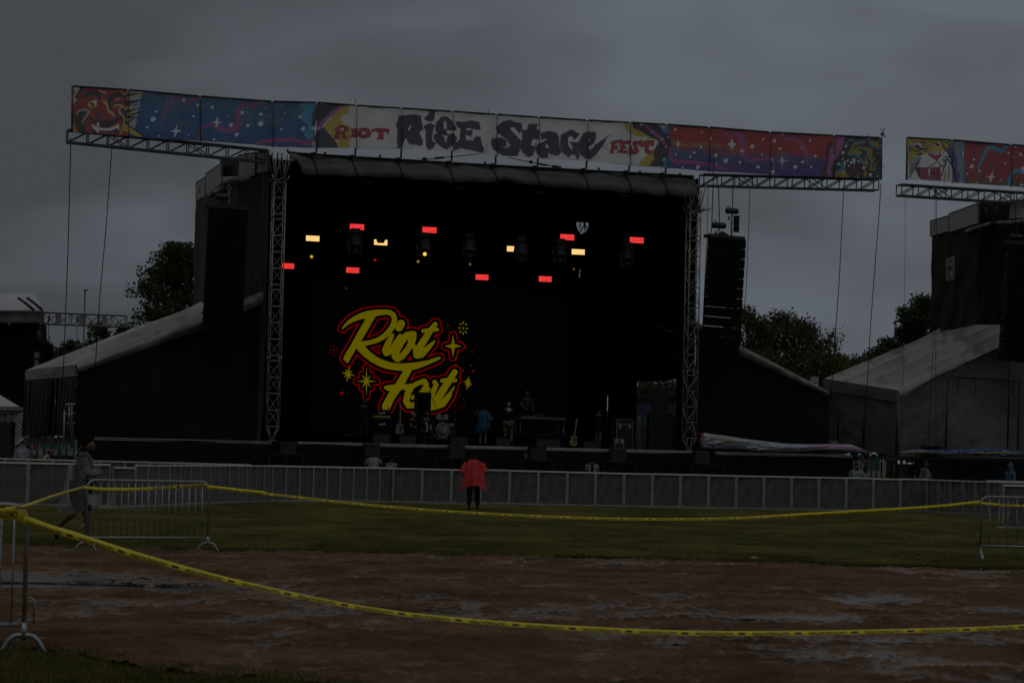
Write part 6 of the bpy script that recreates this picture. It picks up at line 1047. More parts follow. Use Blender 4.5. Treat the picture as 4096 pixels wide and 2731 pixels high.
run(gp(3945, 90), gp(4250, 91), lambda i: 'far back-row barrier at the right, ' + ORD[i] + ' from the hooded figure')
b_ = put_barrier(gp(4085, 66.6), .02, 'single pale barrier panel close behind the right steel barricade')
put_barrier(gp(4235, 66.8), .02, 'pale barrier panel outside the right picture edge next to the lone one')
# ------------------------------------------------------------------ steel barricades
def barricade(label, A_, B_, H=1.1, nb=17, foot='arch', plate=True, rz0=None):
    d = B_ - A_; Lb = d.length; rz = math.atan2(d.y, d.x); t_ = thing('steel_barricade', label, 'barricade', A_, rz, 'galvanised steel barricades'); r_ = .019; zb = .20; c = .13
    pts = [(0, 0, zb - .02), (0, 0, H - c)] + [(c - c * math.cos(a), 0, H - c + c * math.sin(a)) for a in np.linspace(.25, math.pi / 2, 6)] + [(Lb - c + c * math.sin(a), 0, H - c + c * math.cos(a)) for a in np.linspace(0, math.pi / 2 - .25, 6)] + [(Lb, 0, H - c), (Lb, 0, zb - .02)]
    MB().path(pts, r_, 10).tube((0, 0, zb + .03), (Lb, 0, zb + .03), r_ * .95, 10).build('frame', GALV, t_, local=True)
    for i in range(1, nb + 1): x = Lb * i / (nb + 1); zt_ = H - .01 if c < x < Lb - c else H - .05; MB().tube((x, 0, zb + .03), (x, 0, zt_), .008, 7).build('bar', GALV, t_, local=True)
    for x in (0.0, Lb):
        if foot == 'arch':
            b = MB().tube((x, 0, zb + .05), (x, 0, .11), .024, 8); hw = .30; ft = Vector((math.cos(.0), math.sin(.0), 0)); dd = Matrix.Rotation(-rz, 3, 'Z') @ Vector((1, .15, 0)).normalized()
            q = [(-1, .0), (-.82, .055), (-.62, .12), (-.42, .155), (-.2, .165), (.2, .165), (.42, .155), (.62, .12), (.82, .055), (1, .0)]; b.path([Vector((x, 0, 0)) + dd * (hw * a * .6) + ZU * max(z_ * .95 - .005, .012) for a, z_ in q], .020, 8); b.build('foot', GALV, t_, local=True)
        else:
            MB().box((x, 0, .17), (.035, .05, .1)).add([(x - .022, -.15, 0), (x + .022, -.15, 0), (x + .022, .15, 0), (x - .022, .15, 0), (x - .016, -.02, .17), (x + .016, -.02, .17), (x + .016, .02, .17), (x - .016, .02, .17)], [(0, 1, 2, 3), (4, 5, 6, 7), (0, 1, 5, 4), (2, 3, 7, 6), (0, 4, 7, 3), (1, 2, 6, 5)]).build('foot', GALV, t_, local=True)
    if plate: MB().box((.105, 0, H - .30), (.20, .006, .16)).build('plate', GALV, t_, local=True)
    sgn = -1 if foot != 'arch' or plate else 1; xh = 0 if sgn < 0 else Lb
    b = MB().path([(xh, 0, .43), (xh + .05 * 1, 0, .44), (xh + .075, 0, .42), (xh + .075, 0, .24)] if foot == 'arch' and not plate else [(xh, 0, .42), (xh - .05, 0, .43), (xh - .07, 0, .40), (xh - .07, 0, .26)], .008, 7); b.build('hook', GALV, t_, local=True)
    return t_
barricade('steel barricade standing on the lawn in front of the walking man, wrapped with tape', gp(340, 38.05), gp(829, 39.1), 1.12, 17)
barricade('nearest steel barricade at the left edge with a big arched foot', gp(-1000, 18.7), gp(90, 19.05), 1.155, 20, 'arch', False)
barricade('steel barricade with flat feet cut by the right edge', gp(3922, 44.0), gp(4460, 44.3), 1.11, 14, 'flat', False)
# feet of the near barricade: big hoop
# ------------------------------------------------------------------ caution tape
TAPE = M('caution_yellow', (.70, .56, .012), .38, var=.08, vs=8, spec=.4, trans=.12, bump=.002, bs=30); TXT = M('tape_black', (.01, .01, .01), .45, var=0)
def tape(label, ctrl, width=.078, vo=(.86, 0), curl=1.0, flip=False, text=True, tstart=.1, tilt=.35, twist=None, n_=None, endt=None):
    """ctrl: (px,py,Y). Catmull-Rom through world points; a strip with curled section."""
    P = [YP(*c) for c in ctrl]; P = [P[0] * 2 - P[1]] + P + [P[-1] * 2 - P[-2]]; path_ = []
    for i in range(1, len(P) - 2):
        for k in range(24):
            u = k / 24; p0, p1, p2, p3 = P[i - 1:i + 3]; path_.append(.5 * ((2 * p1) + (p2 - p0) * u + (2 * p0 - 5 * p1 + 4 * p2 - p3) * u * u + (3 * p1 - p0 - 3 * p2 + p3) * u ** 3))
    path_.append(P[-2]); S = [0]
    for a, b in zip(path_, path_[1:]): S.append(S[-1] + (b - a).length)
    Lt = S[-1]; Sx = np.array(S); PX = np.array([tuple(p) for p in path_])
    def at(s): s = min(max(s, 0), Lt); return Vector((np.interp(s, Sx, PX[:, 0]), np.interp(s, Sx, PX[:, 1]), np.interp(s, Sx, PX[:, 2])))
    def fr(s): d = (at(s + .05) - at(s - .05)).normalized(); sd = d.cross(ZU).normalized(); sd = sd if sd.y < 0 else -sd; return at(s), d, sd, (ZU - d * d.z).normalized()      # sd: towards viewer
    tw = twist or (lambda s: tilt)
    def surf(s, v, lift=0.):                                         # v in -.5..+.5 across the tape
        p, d, sd, up = fr(s); T_ = tw(s) + .06 * math.sin(s * .9); a = v * 1.9 * curl; rr = width / (1.9 * curl); y = math.sin(a) * rr; x = (math.cos(a) - 1) * rr
        q = p + (up * math.cos(T_) - sd * math.sin(T_)) * y + (sd * math.cos(T_) + up * math.sin(T_)) * (x + lift); return q
    t_ = thing('caution_tape', label, 'caution tape', P[1], 0); nu = n_ or max(20, int(Lt / .06)); mb = MB(); mb.grid(lambda a, b: surf(a * Lt, b - .5), nu, 8)
    if text:
        b = mb; b.mi = 1; b.smooth = False; vs, fs = textpoly('CAUTION', width * 1.0, .50, .0022); per = .52; k = 0; s = tstart
        bm_ = bmesh.new(); vv = [bm_.verts.new(v) for v in vs]
        for f in fs:
            try: bm_.faces.new([vv[i] for i in f])
            except ValueError: pass
        bmesh.ops.subdivide_edges(bm_, edges=[e for e in bm_.edges if e.calc_length() > width * .2], cuts=3, use_grid_fill=False); bmesh.ops.triangulate(bm_, faces=bm_.faces); bm_.verts.ensure_lookup_table(); vs = [tuple(v.co) for v in bm_.verts]; fs = [tuple(v.index for v in f.verts) for f in bm_.faces]; bm_.free()
        sg = -1 if flip else 1
        while s < Lt - .1:
            for off in (0, .17):
                if s + off < Lt - .09: b.add([surf(s + off + sg * v[0], sg * v[1] * vo[0] / width + vo[1], .0022) for v in vs], fs)
            sb = s + .335
            if sb < Lt - .05:
                b.grid(lambda a, c: surf(sb + (a - .5) * .062, (c - .5) * .5 * vo[0] + vo[1], .002), 3, 5)
            s += per
    mb.build('tape_strip', [TAPE, TXT], t_); return t_
tape('near caution tape sagging from the left barricade right across the bottom of the picture', [(94, 2072, 18.95), (200, 2108, 19.1), (300, 2137, 19.3), (600, 2229, 19.8), (1000, 2333, 20.3), (1500, 2432, 20.8), (2000, 2486, 21.2), (2600, 2520, 21.6), (3000, 2526, 21.8), (3500, 2519, 22.0), (4096, 2499, 22.2), (4700, 2440, 22.4)], flip=True, vo=(.50, -.26), tilt=.75, curl=1.0, twist=lambda s: .25 + min(s * .25, .75), tstart=.12)
tape('yellow tape running from the near barricade back to the lawn barricade', [(20, 2030, 18.9), (96, 2018, 19.2), (215, 1978, 28), (335, 1943, 37.9)], text=False, tilt=.9, curl=1.4)
tape('yellow caution tape wrapped level round the near left barricade', [(-600, 2036, 18.9), (-200, 2046, 18.9), (40, 2055, 18.92), (100, 2060, 18.97)], flip=True, width=.085, curl=.5, tilt=-.1, tstart=.155)
tape('yellow tape pulled along inside the lawn barricade bars', [(336, 1945, 37.98), (420, 1952, 38.15), (560, 1953, 38.5), (700, 1946, 38.8), (829, 1938, 39.06)], tilt=.7, curl=1.3, text=True, twist=lambda s: .9 - s * .45, tstart=1.25)
tape('long caution tape across the lawn from the middle barricade to the right one', [(829, 1946, 39.05), (960, 1960, 39.2), (1150, 1980, 39.6), (1500, 2018, 40.2), (1893, 2048, 40.8), (2300, 2067, 41.4), (2700, 2073, 42.0), (3100, 2063, 42.6), (3500, 2042, 43.2), (3750, 2026, 43.6), (3921, 2008, 43.97)], vo=(.50, -.25), tilt=.7, twist=lambda s: (.25 if s < 1.0 else .95) if s < 9.6 else max(.05, .95 - (s - 9.6) * .8), curl=1.1, tstart=.15)
tape('yellow tape running along the right barricade', [(3924, 2008, 43.96), (4000, 2014, 43.98), (4096, 2018, 44.05), (4400, 2022, 44.2)], tilt=1.0, curl=1.3, tstart=.4)
# ------------------------------------------------------------------ hanging lines
CB = M('cable_black', (.008, .008, .008), .6, var=0)
def line(label, pts, w=-.2, r_=.014, nm_='guy_wire', cat='cable'):
    P = [SP(x, y, w) for x, y in pts]; b = MB(org=P[-1]); b.path(P, r_, 5); return tag(b.build(nm_, CB), label, cat, 'hanging cables')
line('black cable dropping from the far left end of the banner truss', [(283, 552), (283, 590), (272, 1000), (255, 1450), (248, 1570)], .1, .020)
line('black cable slanting down second from the left banner end', [(449, 580), (444, 640), (425, 900), (400, 1180), (380, 1480)], .1, .018)
line('thin black cable beside the right tower', [(2832, 740), (2829, 900), (2811, 1300)], -.3, .013); line('thicker black cable in front of the right tower brace', [(2857, 600), (2851, 780), (2846, 930)], -.9, .020)
line('thin black line hanging down right of the right speaker array', [(2999, 758), (2995, 900), (2985, 1150), (2973, 1290), (2972, 1420)], -.2, .014); line('black cable from the right banner arm, left one of the two', [(3374, 762), (3358, 1100), (3338, 1390), (3330, 1500), (3322, 1590)], -.2, .018)
line('black cable from the right banner end with a hook, right one of the two', [(3524, 735), (3518, 830), (3482, 1300), (3468, 1560), (3455, 1780)], -.2, .018)
line('thin line falling from the tip of the second banner truss', [(3624, 730), (3621, 850), (3618, 1200), (3614, 1500), (3614, 1540)], -.2, .007); line('left strand of the doubled rope before the second stage', [(3741, 770), (3738, 1000), (3732, 1400), (3713, 1774)], -.2, .012); line('right strand of the doubled rope before the second stage', [(3747, 770), (3745, 1000), (3743, 1500), (3745, 1778)], -.2, .012)
line('cable tight beside the left tower top', [(1051, 640), (1051, 900), (1048, 1180)], -.1, .016)
b = MB(org=SP(3743, 760, -.2)); b.lathe(SP(3743, 764, -.2), [(.02, -.1), (.06, -.05), (.065, .05), (.02, .1)], 12); tag(b.build('pulley', M('pulley_red', (.10, .02, .012), .5)), 'small red pulley under the second banner truss', 'pulley')
# weather station on the right banner end
t_ = thing('weather_station', 'small weather station with cups on the right end of the long banner', 'weather station', SP(3527, 553, -.35), YAW); WSM = M('station_grey', (.20, .20, .20), .6)
MB().tube((0, 0, 0), (0, 0, .16), .015, 6).build('mast', BLK, t_, local=True); MB().lathe((.03, 0, .10), [(.03, 0), (.09, .05), (.11, .08), (.06, .10), (.05, .14), (.03, .20), (.01, .21)], 14).build('sensor_housing', WSM, t_, local=True)
b = MB().tube((.04, 0, .3), (.04, 0, .38), .006, 5)
for k in range(3): a = k * 2.1 + .4; b.tube((.04, 0, .37), (.04 + .09 * math.cos(a), .09 * math.sin(a), .37), .005, 4); b.lathe((.04 + .1 * math.cos(a), .1 * math.sin(a), .36), [(.005, -.02), (.025, 0), (.027, .02)], 8)
b.build('wind_cup', WSM, t_, local=True); MB().box((.14, 0, .08), (.12, .01, .05), ax=(Vector((1, 0, -.3)).normalized(), Vector((0, 1, 0)), Vector((.3, 0, 1)).normalized())).build('wind_vane', WSM, t_, local=True)
# ------------------------------------------------------------------ people
def skin_geo(V_, E_, Rd, lvl=1, root=0):
    me = bpy.data.meshes.new('sk'); me.from_pydata(V_, E_, []); o = bpy.data.objects.new('sk', me); COL.objects.link(o); m = o.modifiers.new('s', 'SKIN'); m.use_smooth_shade = True
    for i, r_ in enumerate(Rd): me.skin_vertices[0].data[i].radius = r_ if isinstance(r_, tuple) else (r_, r_); me.skin_vertices[0].data[i].use_root = (i == root)
    s_ = o.modifiers.new('ss', 'SUBSURF'); s_.levels = lvl; s_.render_levels = lvl; dg = bpy.context.evaluated_depsgraph_get(); dg.update(); ev = o.evaluated_get(dg); m2 = ev.to_mesh(); vs = [tuple(v.co) for v in m2.vertices]; fs = [tuple(p.vertices) for p in m2.polygons]; ev.to_mesh_clear(); bpy.data.objects.remove(o); bpy.data.meshes.remove(me); return vs, fs
SK = {'brown': (.10, .055, .035), 'tan': (.22, .12, .08), 'pale': (.30, .19, .14), 'dark': (.055, .03, .02)}
BASEJ = dict(pel=(0, 0, .95), wai=(0, .01, 1.08), che=(0, .0, 1.28), nkb=(0, .01, 1.45), nk=(0, -.005, 1.52), hd=(0, -.02, 1.63),
             sl=(.18, .01, 1.41), el=(.235, .02, 1.13), wl=(.245, -.06, .88), sr=(-.18, .01, 1.41), er=(-.235, .02, 1.13), wr=(-.245, -.06, .88),
             hl=(.09, 0, .91), kl=(.105, -.02, .49), al=(.11, .03, .09), tl=(.12, -.15, .035), hr=(-.09, 0, .91), kr=(-.105, -.02, .49), ar=(-.11, .03, .09), tr=(-.12, -.15, .035))
RJ0 = dict(pel=.13, wai=.125, che=.145, nkb=.085, nk=.056, sl=.066, el=.043, wl=.027, sr=.066, er=.043, wr=.027, hl=.088, kl=.058, al=.038, tl=.03, hr=.088, kr=.058, ar=.038, tr=.03)
def head_geo(c, look, up, s_=1.):
    """ellipsoid head with nose, brow, chin, ears and eye sockets"""
    look = Vector(look).normalized(); up = (Vector(up) - look * Vector(up).dot(look)).normalized(); X = look.cross(up).normalized(); nu, nv = 24, 18; vs = []; mats = []
    def P(x, y, z): return Vector(c) + (X * x + look * y + up * z) * s_
    for j in range(nv + 1):
        ph = math.pi * j / nv; 
        for i in range(nu):
            th = 2 * math.pi * i / nu; x = math.sin(ph) * math.cos(th); y = math.sin(ph) * math.sin(th); z = math.cos(ph); X_, Y_, Z_ = x * .076, y * .095, z * .118
            if z < 0: k = -z; X_ *= 1 - .28 * k; Y_ = Y_ * (1 - .18 * k) + (.012 * k if y > 0 else .02 * k)
            if y > .3:
                nose = math.exp(-((x / .16) ** 2 + ((z + .12) / .2) ** 2)); Y_ += .024 * nose; br = math.exp(-((z - .22) / .12) ** 2); Y_ += .005 * br
                ey = math.exp(-(((abs(x) - .38) / .16) ** 2 + ((z - .05) / .11) ** 2)); Y_ -= .010 * ey; Y_ += .006 * math.exp(-((x / .3) ** 2 + ((z + .5) / .10) ** 2)); Y_ += .012 * math.exp(-((x / .3) ** 2 + ((z + .85) / .14) ** 2))
            if abs(x) > .85 and abs(z) < .35: X_ *= 1.12
            vs.append(P(X_, Y_, Z_))
    fs = []; mi = []
    for j in range(nv):
        for i in range(nu):
            a = (j * nu + i, j * nu + (i + 1) % nu, (j + 1) * nu + (i + 1) % nu, (j + 1) * nu + i); fs.append(a); mi.append(0)
    def blob(cx, cy, cz, rx, ry, rz_, m_):
        b0 = len(vs)
        for j in range(7):
            for i in range(8): ph = math.pi * j / 6; th = 2 * math.pi * i / 8; vs.append(P(cx + rx * math.sin(ph) * math.cos(th), cy + ry * math.sin(ph) * math.sin(th), cz + rz_ * math.cos(ph)))
        for j in range(6):
            for i in range(8): fs.append((b0 + j * 8 + i, b0 + j * 8 + (i + 1) % 8, b0 + (j + 1) * 8 + (i + 1) % 8, b0 + (j + 1) * 8 + i)); mi.append(m_)
    for s1 in (-1, 1): blob(s1 * .030, .078, .008, .011, .010, .007, 1); blob(s1 * .079, -.004, -.01, .010, .020, .032, 0)
    blob(0, .089, -.058, .024, .008, .006, 2); return vs, fs, mi
def hand_geo(w_, d, palm, side, curl=.5, s_=1.):
    """palm + five separate fingers as skinned chains; d: hand direction, palm: palm normal, side: towards the thumb"""
    w_ = Vector(w_); d = Vector(d).normalized(); n_ = Vector(palm); n_ = (n_ - d * n_.dot(d)).normalized(); t_ = n_.cross(d).normalized(); t_ = t_ if t_.dot(Vector(side)) > 0 else -t_
    V_ = [w_, w_ + d * .035 * s_, w_ + d * .07 * s_]; E_ = [(0, 1), (1, 2)]; Rd = [(.024 * s_, .017 * s_), (.034 * s_, .014 * s_), (.036 * s_, .012 * s_)]; vs, fs = [], []
    v1, f1 = skin_geo([tuple(v) for v in V_], E_, Rd, 1); vs += v1; fs += f1
    for k, (off, ln) in enumerate(((.030, .066), (.010, .076), (-.010, .071), (-.029, .055))):
        p = w_ + d * .062 * s_ + t_ * off * s_; ch = [p]; dd = d.copy()
        for q in (.45, .32, .23): dd = (dd * math.cos(curl * (.9 if q < .4 else .7)) + n_ * math.sin(curl * (.9 if q < .4 else .7))).normalized(); p = p + dd * ln * q * s_ * 1.15; ch.append(p)
        v1, f1 = skin_geo([tuple(v) for v in ch], [(i, i + 1) for i in range(3)], [.0095 * s_, .009 * s_, .0085 * s_, .007 * s_], 1); b = len(vs); vs += v1; fs += [tuple(i + b for i in f) for f in f1]
    p = w_ + d * .022 * s_ + t_ * .024 * s_; dd = (d * .62 + t_ * .75).normalized(); ch = [p, p + dd * .034 * s_]; dd = (d * .9 + t_ * .2 + n_ * .4).normalized(); ch.append(ch[-1] + dd * .026 * s_); ch.append(ch[-1] + dd * .02 * s_); v1, f1 = skin_geo([tuple(v) for v in ch], [(0, 1), (1, 2), (2, 3)], [.013 * s_, .011 * s_, .0095 * s_, .008 * s_], 1); b = len(vs); vs += v1; fs += [tuple(i + b for i in f) for f in f1]
    return vs, fs
def person(label, loc, rz, H=1.75, J=None, look=(0, -1, 0), skin='tan', wear=(), cat='person', hands=True, curl=.5, fat=1., hdir={}, limb=1.):
    RJ = {k: v * (limb if k[:-1] in ('k', 'a', 'h', 'e', 'w') else 1) for k, v in RJ0.items()}
    j = {k: Vector(v) * (H / 1.75) for k, v in BASEJ.items()}
    for k, v in (J or {}).items(): j[k] = Vector(v) * (H / 1.75)
    s_ = H / 1.75; t_ = thing('person', label, cat, loc, rz); sm_ = M('skin_' + skin, SK[skin], .5, var=.12, vs=9, spec=.4)
    ks = ['pel', 'wai', 'che', 'nkb', 'nk', 'sl', 'el', 'wl', 'sr', 'er', 'wr', 'hl', 'kl', 'al', 'tl', 'hr', 'kr', 'ar', 'tr']; ed = [('pel', 'wai'), ('wai', 'che'), ('che', 'nkb'), ('nkb', 'nk'), ('nkb', 'sl'), ('sl', 'el'), ('el', 'wl'), ('nkb', 'sr'), ('sr', 'er'), ('er', 'wr'), ('pel', 'hl'), ('hl', 'kl'), ('kl', 'al'), ('al', 'tl'), ('pel', 'hr'), ('hr', 'kr'), ('kr', 'ar'), ('ar', 'tr')]
    fr_ = {'pel': fat, 'wai': fat, 'che': 1 + (fat - 1) * .6}
    def sub(keys, grow, name_, mat, lvl=1, rad={}, ext={}, tweak=None):
        kk = [k for k in ks if k in keys]; P = {k: (ext[k] if k in ext else j[k]) for k in kk}; ee = [(kk.index(a), kk.index(b)) for a, b in ed if a in kk and b in kk]; rt_ = kk.index('pel') if 'pel' in kk else 0
        vs, fs = skin_geo([tuple(P[k]) for k in kk], ee, [(rad.get(k, RJ[k] * s_ * fr_.get(k, 1)) + grow) for k in kk], lvl, rt_); return vs, fs
    mb = MB(); mb.smooth = True; vs, fs = sub(ks, 0, '', None); mb.add(vs, fs)
    hv, hf, hm = head_geo(j['hd'], look, (0, 0, 1) if abs(Vector(look).normalized().z) < .9 else (0, 1, 0), s_); b = len(mb.v); mb.add(hv, hf); mb.m[-len(hf):] = hm
    if hands:
        for a, e_, sd in (('wl', 'el', 1), ('wr', 'er', -1)):
            d = (j[a] - j[e_]).normalized(); d = Vector(hdir.get(a, d)); hv, hf = hand_geo(j[a], d, (-sd, 0, 0) if abs(d.z) > .6 else (0, 0, -1), (0, -1, 0) if abs(d.z) > .6 else (-sd, 0, 0), curl, s_); mb.add(hv, hf)
    mb.build('body', [sm_, M('eye_dark', (.01, .008, .006), .3, var=0), M('lip_' + skin, tuple(c * .6 for c in SK[skin]), .5, var=0)], t_, local=True)
    for w_ in wear:
        kind = w_[0]; mat = w_[1]
        if kind == 'shirt':                                          # short sleeves
            k = dict(ext={'el': j['sl'].lerp(j['el'], .62), 'er': j['sr'].lerp(j['er'], .62)}, rad={'el': .052 * s_, 'er': .052 * s_, 'pel': .135 * s_ * fat}); vs, fs = sub(['pel', 'wai', 'che', 'nkb', 'sl', 'el', 'sr', 'er'], .018, '', None, **k); b = MB(); b.smooth = True; b.add(vs, fs); b.build('shirt', mat, t_, local=True)
        elif kind == 'sweater':
            vs, fs = sub(['pel', 'wai', 'che', 'nkb', 'sl', 'el', 'wl', 'sr', 'er', 'wr'], .022, '', None, ext={'wl': j['el'].lerp(j['wl'], .93), 'wr': j['er'].lerp(j['wr'], .93)}); b = MB(); b.smooth = True; b.add(vs, fs); b.build('sweater', mat, t_, local=True)
        elif kind == 'trousers':
            vs, fs = sub(['pel', 'hl', 'kl', 'al', 'hr', 'kr', 'ar'], .024, '', None, rad={'al': .05 * s_, 'ar': .05 * s_, 'kl': .07 * s_, 'kr': .07 * s_}, ext={'al': j['kl'].lerp(j['al'], .93), 'ar': j['kr'].lerp(j['ar'], .93)}); b = MB(); b.smooth = True; b.add(vs, fs); b.build('trousers', mat, t_, local=True)
        elif kind == 'shorts':
            f_ = w_[2] if len(w_) > 2 else .92; vs, fs = sub(['pel', 'hl', 'kl', 'hr', 'kr'], .028, '', None, rad={'kl': .085 * s_, 'kr': .085 * s_, 'hl': .10 * s_, 'hr': .10 * s_}, ext={'kl': j['hl'].lerp(j['kl'], f_), 'kr': j['hr'].lerp(j['kr'], f_)}); b = MB(); b.smooth = True; b.add(vs, fs); b.build('shorts', mat, t_, local=True)
        elif kind == 'shoes':
            for a, c, kn in (('al', 'tl', 'kl'), ('ar', 'tr', 'kr')):
                d = (j[c] - j[a]); heel = j[a] - d * .18 + ZU * -.02 * s_; 
                vs, fs = skin_geo([tuple(heel), tuple(j[a] + ZU * -.035 * s_), tuple(j[c]), tuple(j[a] + (j[kn] - j[a]).normalized() * .05)], [(0, 1), (1, 2), (1, 3)], [.042 * s_, .048 * s_, .043 * s_, .042 * s_], 1, 1); b = MB(); b.smooth = True; b.add(vs, fs); b.build('shoe', mat, t_, local=True)
        elif kind == 'socks':
            for a, kn in (('al', 'kl'), ('ar', 'kr')): MB().tube(j[a], j[a].lerp(j[kn], .28), .043 * s_, 10, .05 * s_).build('sock', mat, t_, local=True)
        elif kind == 'hair':                                          # cap of hair; w_[2] = list of (dy,dz,r) extra lumps
            L_ = Vector(look).normalized(); b = MB(); c = j['hd'] - L_ * .012 + ZU * .022; X = L_.cross(ZU).normalized(); b.grid(lambda u, v: c + (X * math.cos(u * 6.283) * .086 * math.sin(v * 1.75) + L_ * math.sin(u * 6.283) * .102 * math.sin(v * 1.75) + ZU * .108 * math.cos(v * 1.75)) * s_ * (1 + .05 * math.sin(u * 40 + v * 9)) - L_ * (.02 * v), 24, 10)
            b.add([], [])
            for dx, dy, dz, r_ in (w_[2] if len(w_) > 2 else ()): q = c + X * dx + L_ * dy + ZU * dz; b.lathe(q, [(.001, -r_), (r_ * .7, -r_ * .7), (r_, 0), (r_ * .7, r_ * .7), (.001, r_)], 12)
            b.build('hair', mat, t_, local=True)
        elif kind == 'cap':
            L_ = Vector(look).normalized(); X = L_.cross(ZU).normalized(); c = j['hd'] + ZU * .035; b = MB(); b.grid(lambda u, v: c + (X * math.cos(u * 6.283) * .090 * math.sin(v * 1.57) + L_ * math.sin(u * 6.283) * .106 * math.sin(v * 1.57) + ZU * .098 * math.cos(v * 1.57)) * s_, 20, 7); sg = w_[2] if len(w_) > 2 else 1
            b.grid(lambda u, v: c + (X * (u - .5) * .15 + L_ * sg * (.085 + v * .075 * (1 - (2 * u - 1) ** 2 * .5)) + ZU * (.004 - .012 * v)) * s_, 8, 3); b.build('cap', mat, t_, local=True)
        elif kind == 'beard':
            L_ = Vector(look).normalized(); X = L_.cross(ZU).normalized(); c = j['hd'] + L_ * .018 - ZU * .072; b = MB(); b.grid(lambda u, v: c + (X * math.cos(u * 3.14) * .074 * math.sin(.5 + v * 2.1) + L_ * (.082 * math.sin(u * 3.14)) * math.sin(.6 + v * 1.9) + ZU * (.045 - .105 * v)) * s_, 14, 7); b.build('beard', mat, t_, local=True)
        elif kind == 'poncho':                                       # rings (z, rx, ry, cx, cy) bottom -> top, fold depth, hem drop fn, sleeves
            rings, fold, hem = w_[2], w_[3], w_[4]; n_ = 64; b = MB(); sdv = w_[5] if len(w_) > 5 else 0
            def pf(u, v):
                a = u * 6.283; x = v * (len(rings) - 1); i = min(int(x), len(rings) - 2); f_ = x - i; z, rx, ry, cx, cy = [rings[i][q] * (1 - f_) + rings[i + 1][q] * f_ for q in range(5)]
                k = fold * (1 - v) ** .6 * (math.sin(a * 7 + sdv) * .5 + math.sin(a * 11 + 1.3 + v * 2 + sdv) * .4 + .9 * n2d(math.cos(a) * 2.2 + sdv, math.sin(a) * 2.2 + v * 2.5, 41)); zz = z - hem(a) * (1 - v) ** 2
                return Vector((cx + (rx + k) * math.cos(a), cy + (ry + k) * math.sin(a), zz)) * s_
            b.grid(pf, n_, 26); o = b.build('poncho', mat, t_, local=True); bm_ = bmesh.new(); bm_.from_mesh(o.data); bmesh.ops.remove_doubles(bm_, verts=bm_.verts, dist=.0005); bm_.to_mesh(o.data); bm_.free()
            for sh, e_, r0, r1, ln in (w_[6] if len(w_) > 6 else ()):
                a_ = j[sh]; q = j[e_]; c2 = a_.lerp(q, ln); d = (q - a_).normalized(); X = d.cross(ZU).normalized() if abs(d.z) < .95 else Vector((1, 0, 0)); Y_ = d.cross(X)
                MB().grid(lambda u, v: a_.lerp(c2, v) + (X * math.cos(u * 6.283) + Y_ * math.sin(u * 6.283)) * (r0 + (r1 - r0) * v + .012 * math.sin(u * 31 + sdv)) * s_, 30, 6).build('sleeve', mat, t_, local=True)
        elif kind == 'collar':
            z, r_, hh, cx, cy = w_[2:7]; b = MB(); b.grid(lambda u, v: Vector((cx + (r_ + .02 * math.sin(v * 3.1) + .015 * math.sin(u * 25)) * math.cos(u * 6.283), cy + (r_ * .9 + .025 * math.sin(v * 3.1)) * math.sin(u * 6.283), z + hh * (v - .5) + .012 * math.sin(u * 18))) * s_, 30, 6); b.build('hood', mat, t_, local=True)
        elif kind == 'hood':
            L_ = Vector(look).normalized(); X = L_.cross(ZU).normalized(); c = j['hd']; b = MB()
            def hf(u, v): a = (u - .5) * 4.6; r1 = .125 * (1 - .35 * v ** 3); q = c - L_ * math.cos(a) * r1 * 1.05 + X * math.sin(a) * r1 + ZU * (-.17 + .33 * v); return q.lerp(c - L_ * .03 + ZU * .165, max(0, (v - .72) / .28) ** 1.2)
            b.grid(hf, 24, 14); b.build('hood', mat, t_, local=True)
    return t_, j
def cloth(n_, c, rough=.9, **k): k.setdefault('spec', .08); return M(n_, c, rough, **k)
PW = M('poncho_clear', (.42, .43, .45), .18, var=.6, vs=5, bump=.06, bs=5, trans=.2, alpha=.21, spec=.6, aniso=(1.5, 1.5, .5)); PR = M('poncho_red', (.95, .07, .07), .35, var=.3, vs=5, bump=.02, bs=7, trans=.4, alpha=.80, aniso=(1.5, 1.5, .5)); PB = M('poncho_blue', (.012, .09, .20), .35, var=.3, vs=5, bump=.02, bs=7, trans=.35, alpha=.85, aniso=(1.5, 1.5, .5))
DKC = cloth('cloth_dark', (.018, .019, .022)); JN = cloth('jeans_dark', (.012, .014, .028), bump=.004, bs=30); BKS = cloth('shoe_black', (.012, .012, .012), .5); HR = cloth('hair_black', (.006, .005, .005), .9, bump=.01, bs=30)
PT = bpy.data.materials.new('patterned_cloth'); PT.use_nodes = True; t = PT.node_tree; n = t.nodes; l = t.links; b = n['Principled BSDF']; b.inputs['Roughness'].default_value = .8; co = n.new('ShaderNodeTexCoord'); vo = n.new('ShaderNodeTexNoise'); vo.inputs['Scale'].default_value = 13; vo.inputs['Detail'].default_value = 2; vo.inputs['Distortion'].default_value = 2.5; l.new(co.outputs['Object'], vo.inputs['Vector']); cr = n.new('ShaderNodeValToRGB'); cr.color_ramp.interpolation = 'CONSTANT'; e = cr.color_ramp.elements; e[0].color = (.035, .035, .05, 1); e[1].position = .53; e[1].color = (.34, .34, .37, 1); q_ = e.new(.46); q_.color = (.12, .12, .14, 1); l.new(vo.outputs[0], cr.inputs[0]); l.new(cr.outputs[0], b.inputs['Base Color'])
def gpt(px, Y_): q = GP(px, Y_); return Vector((q.x, q.y, .0))
# 1 walker (moving to the right, seen from his right side -> facing +x)
def faceright(v): return v
rzw = R(90)
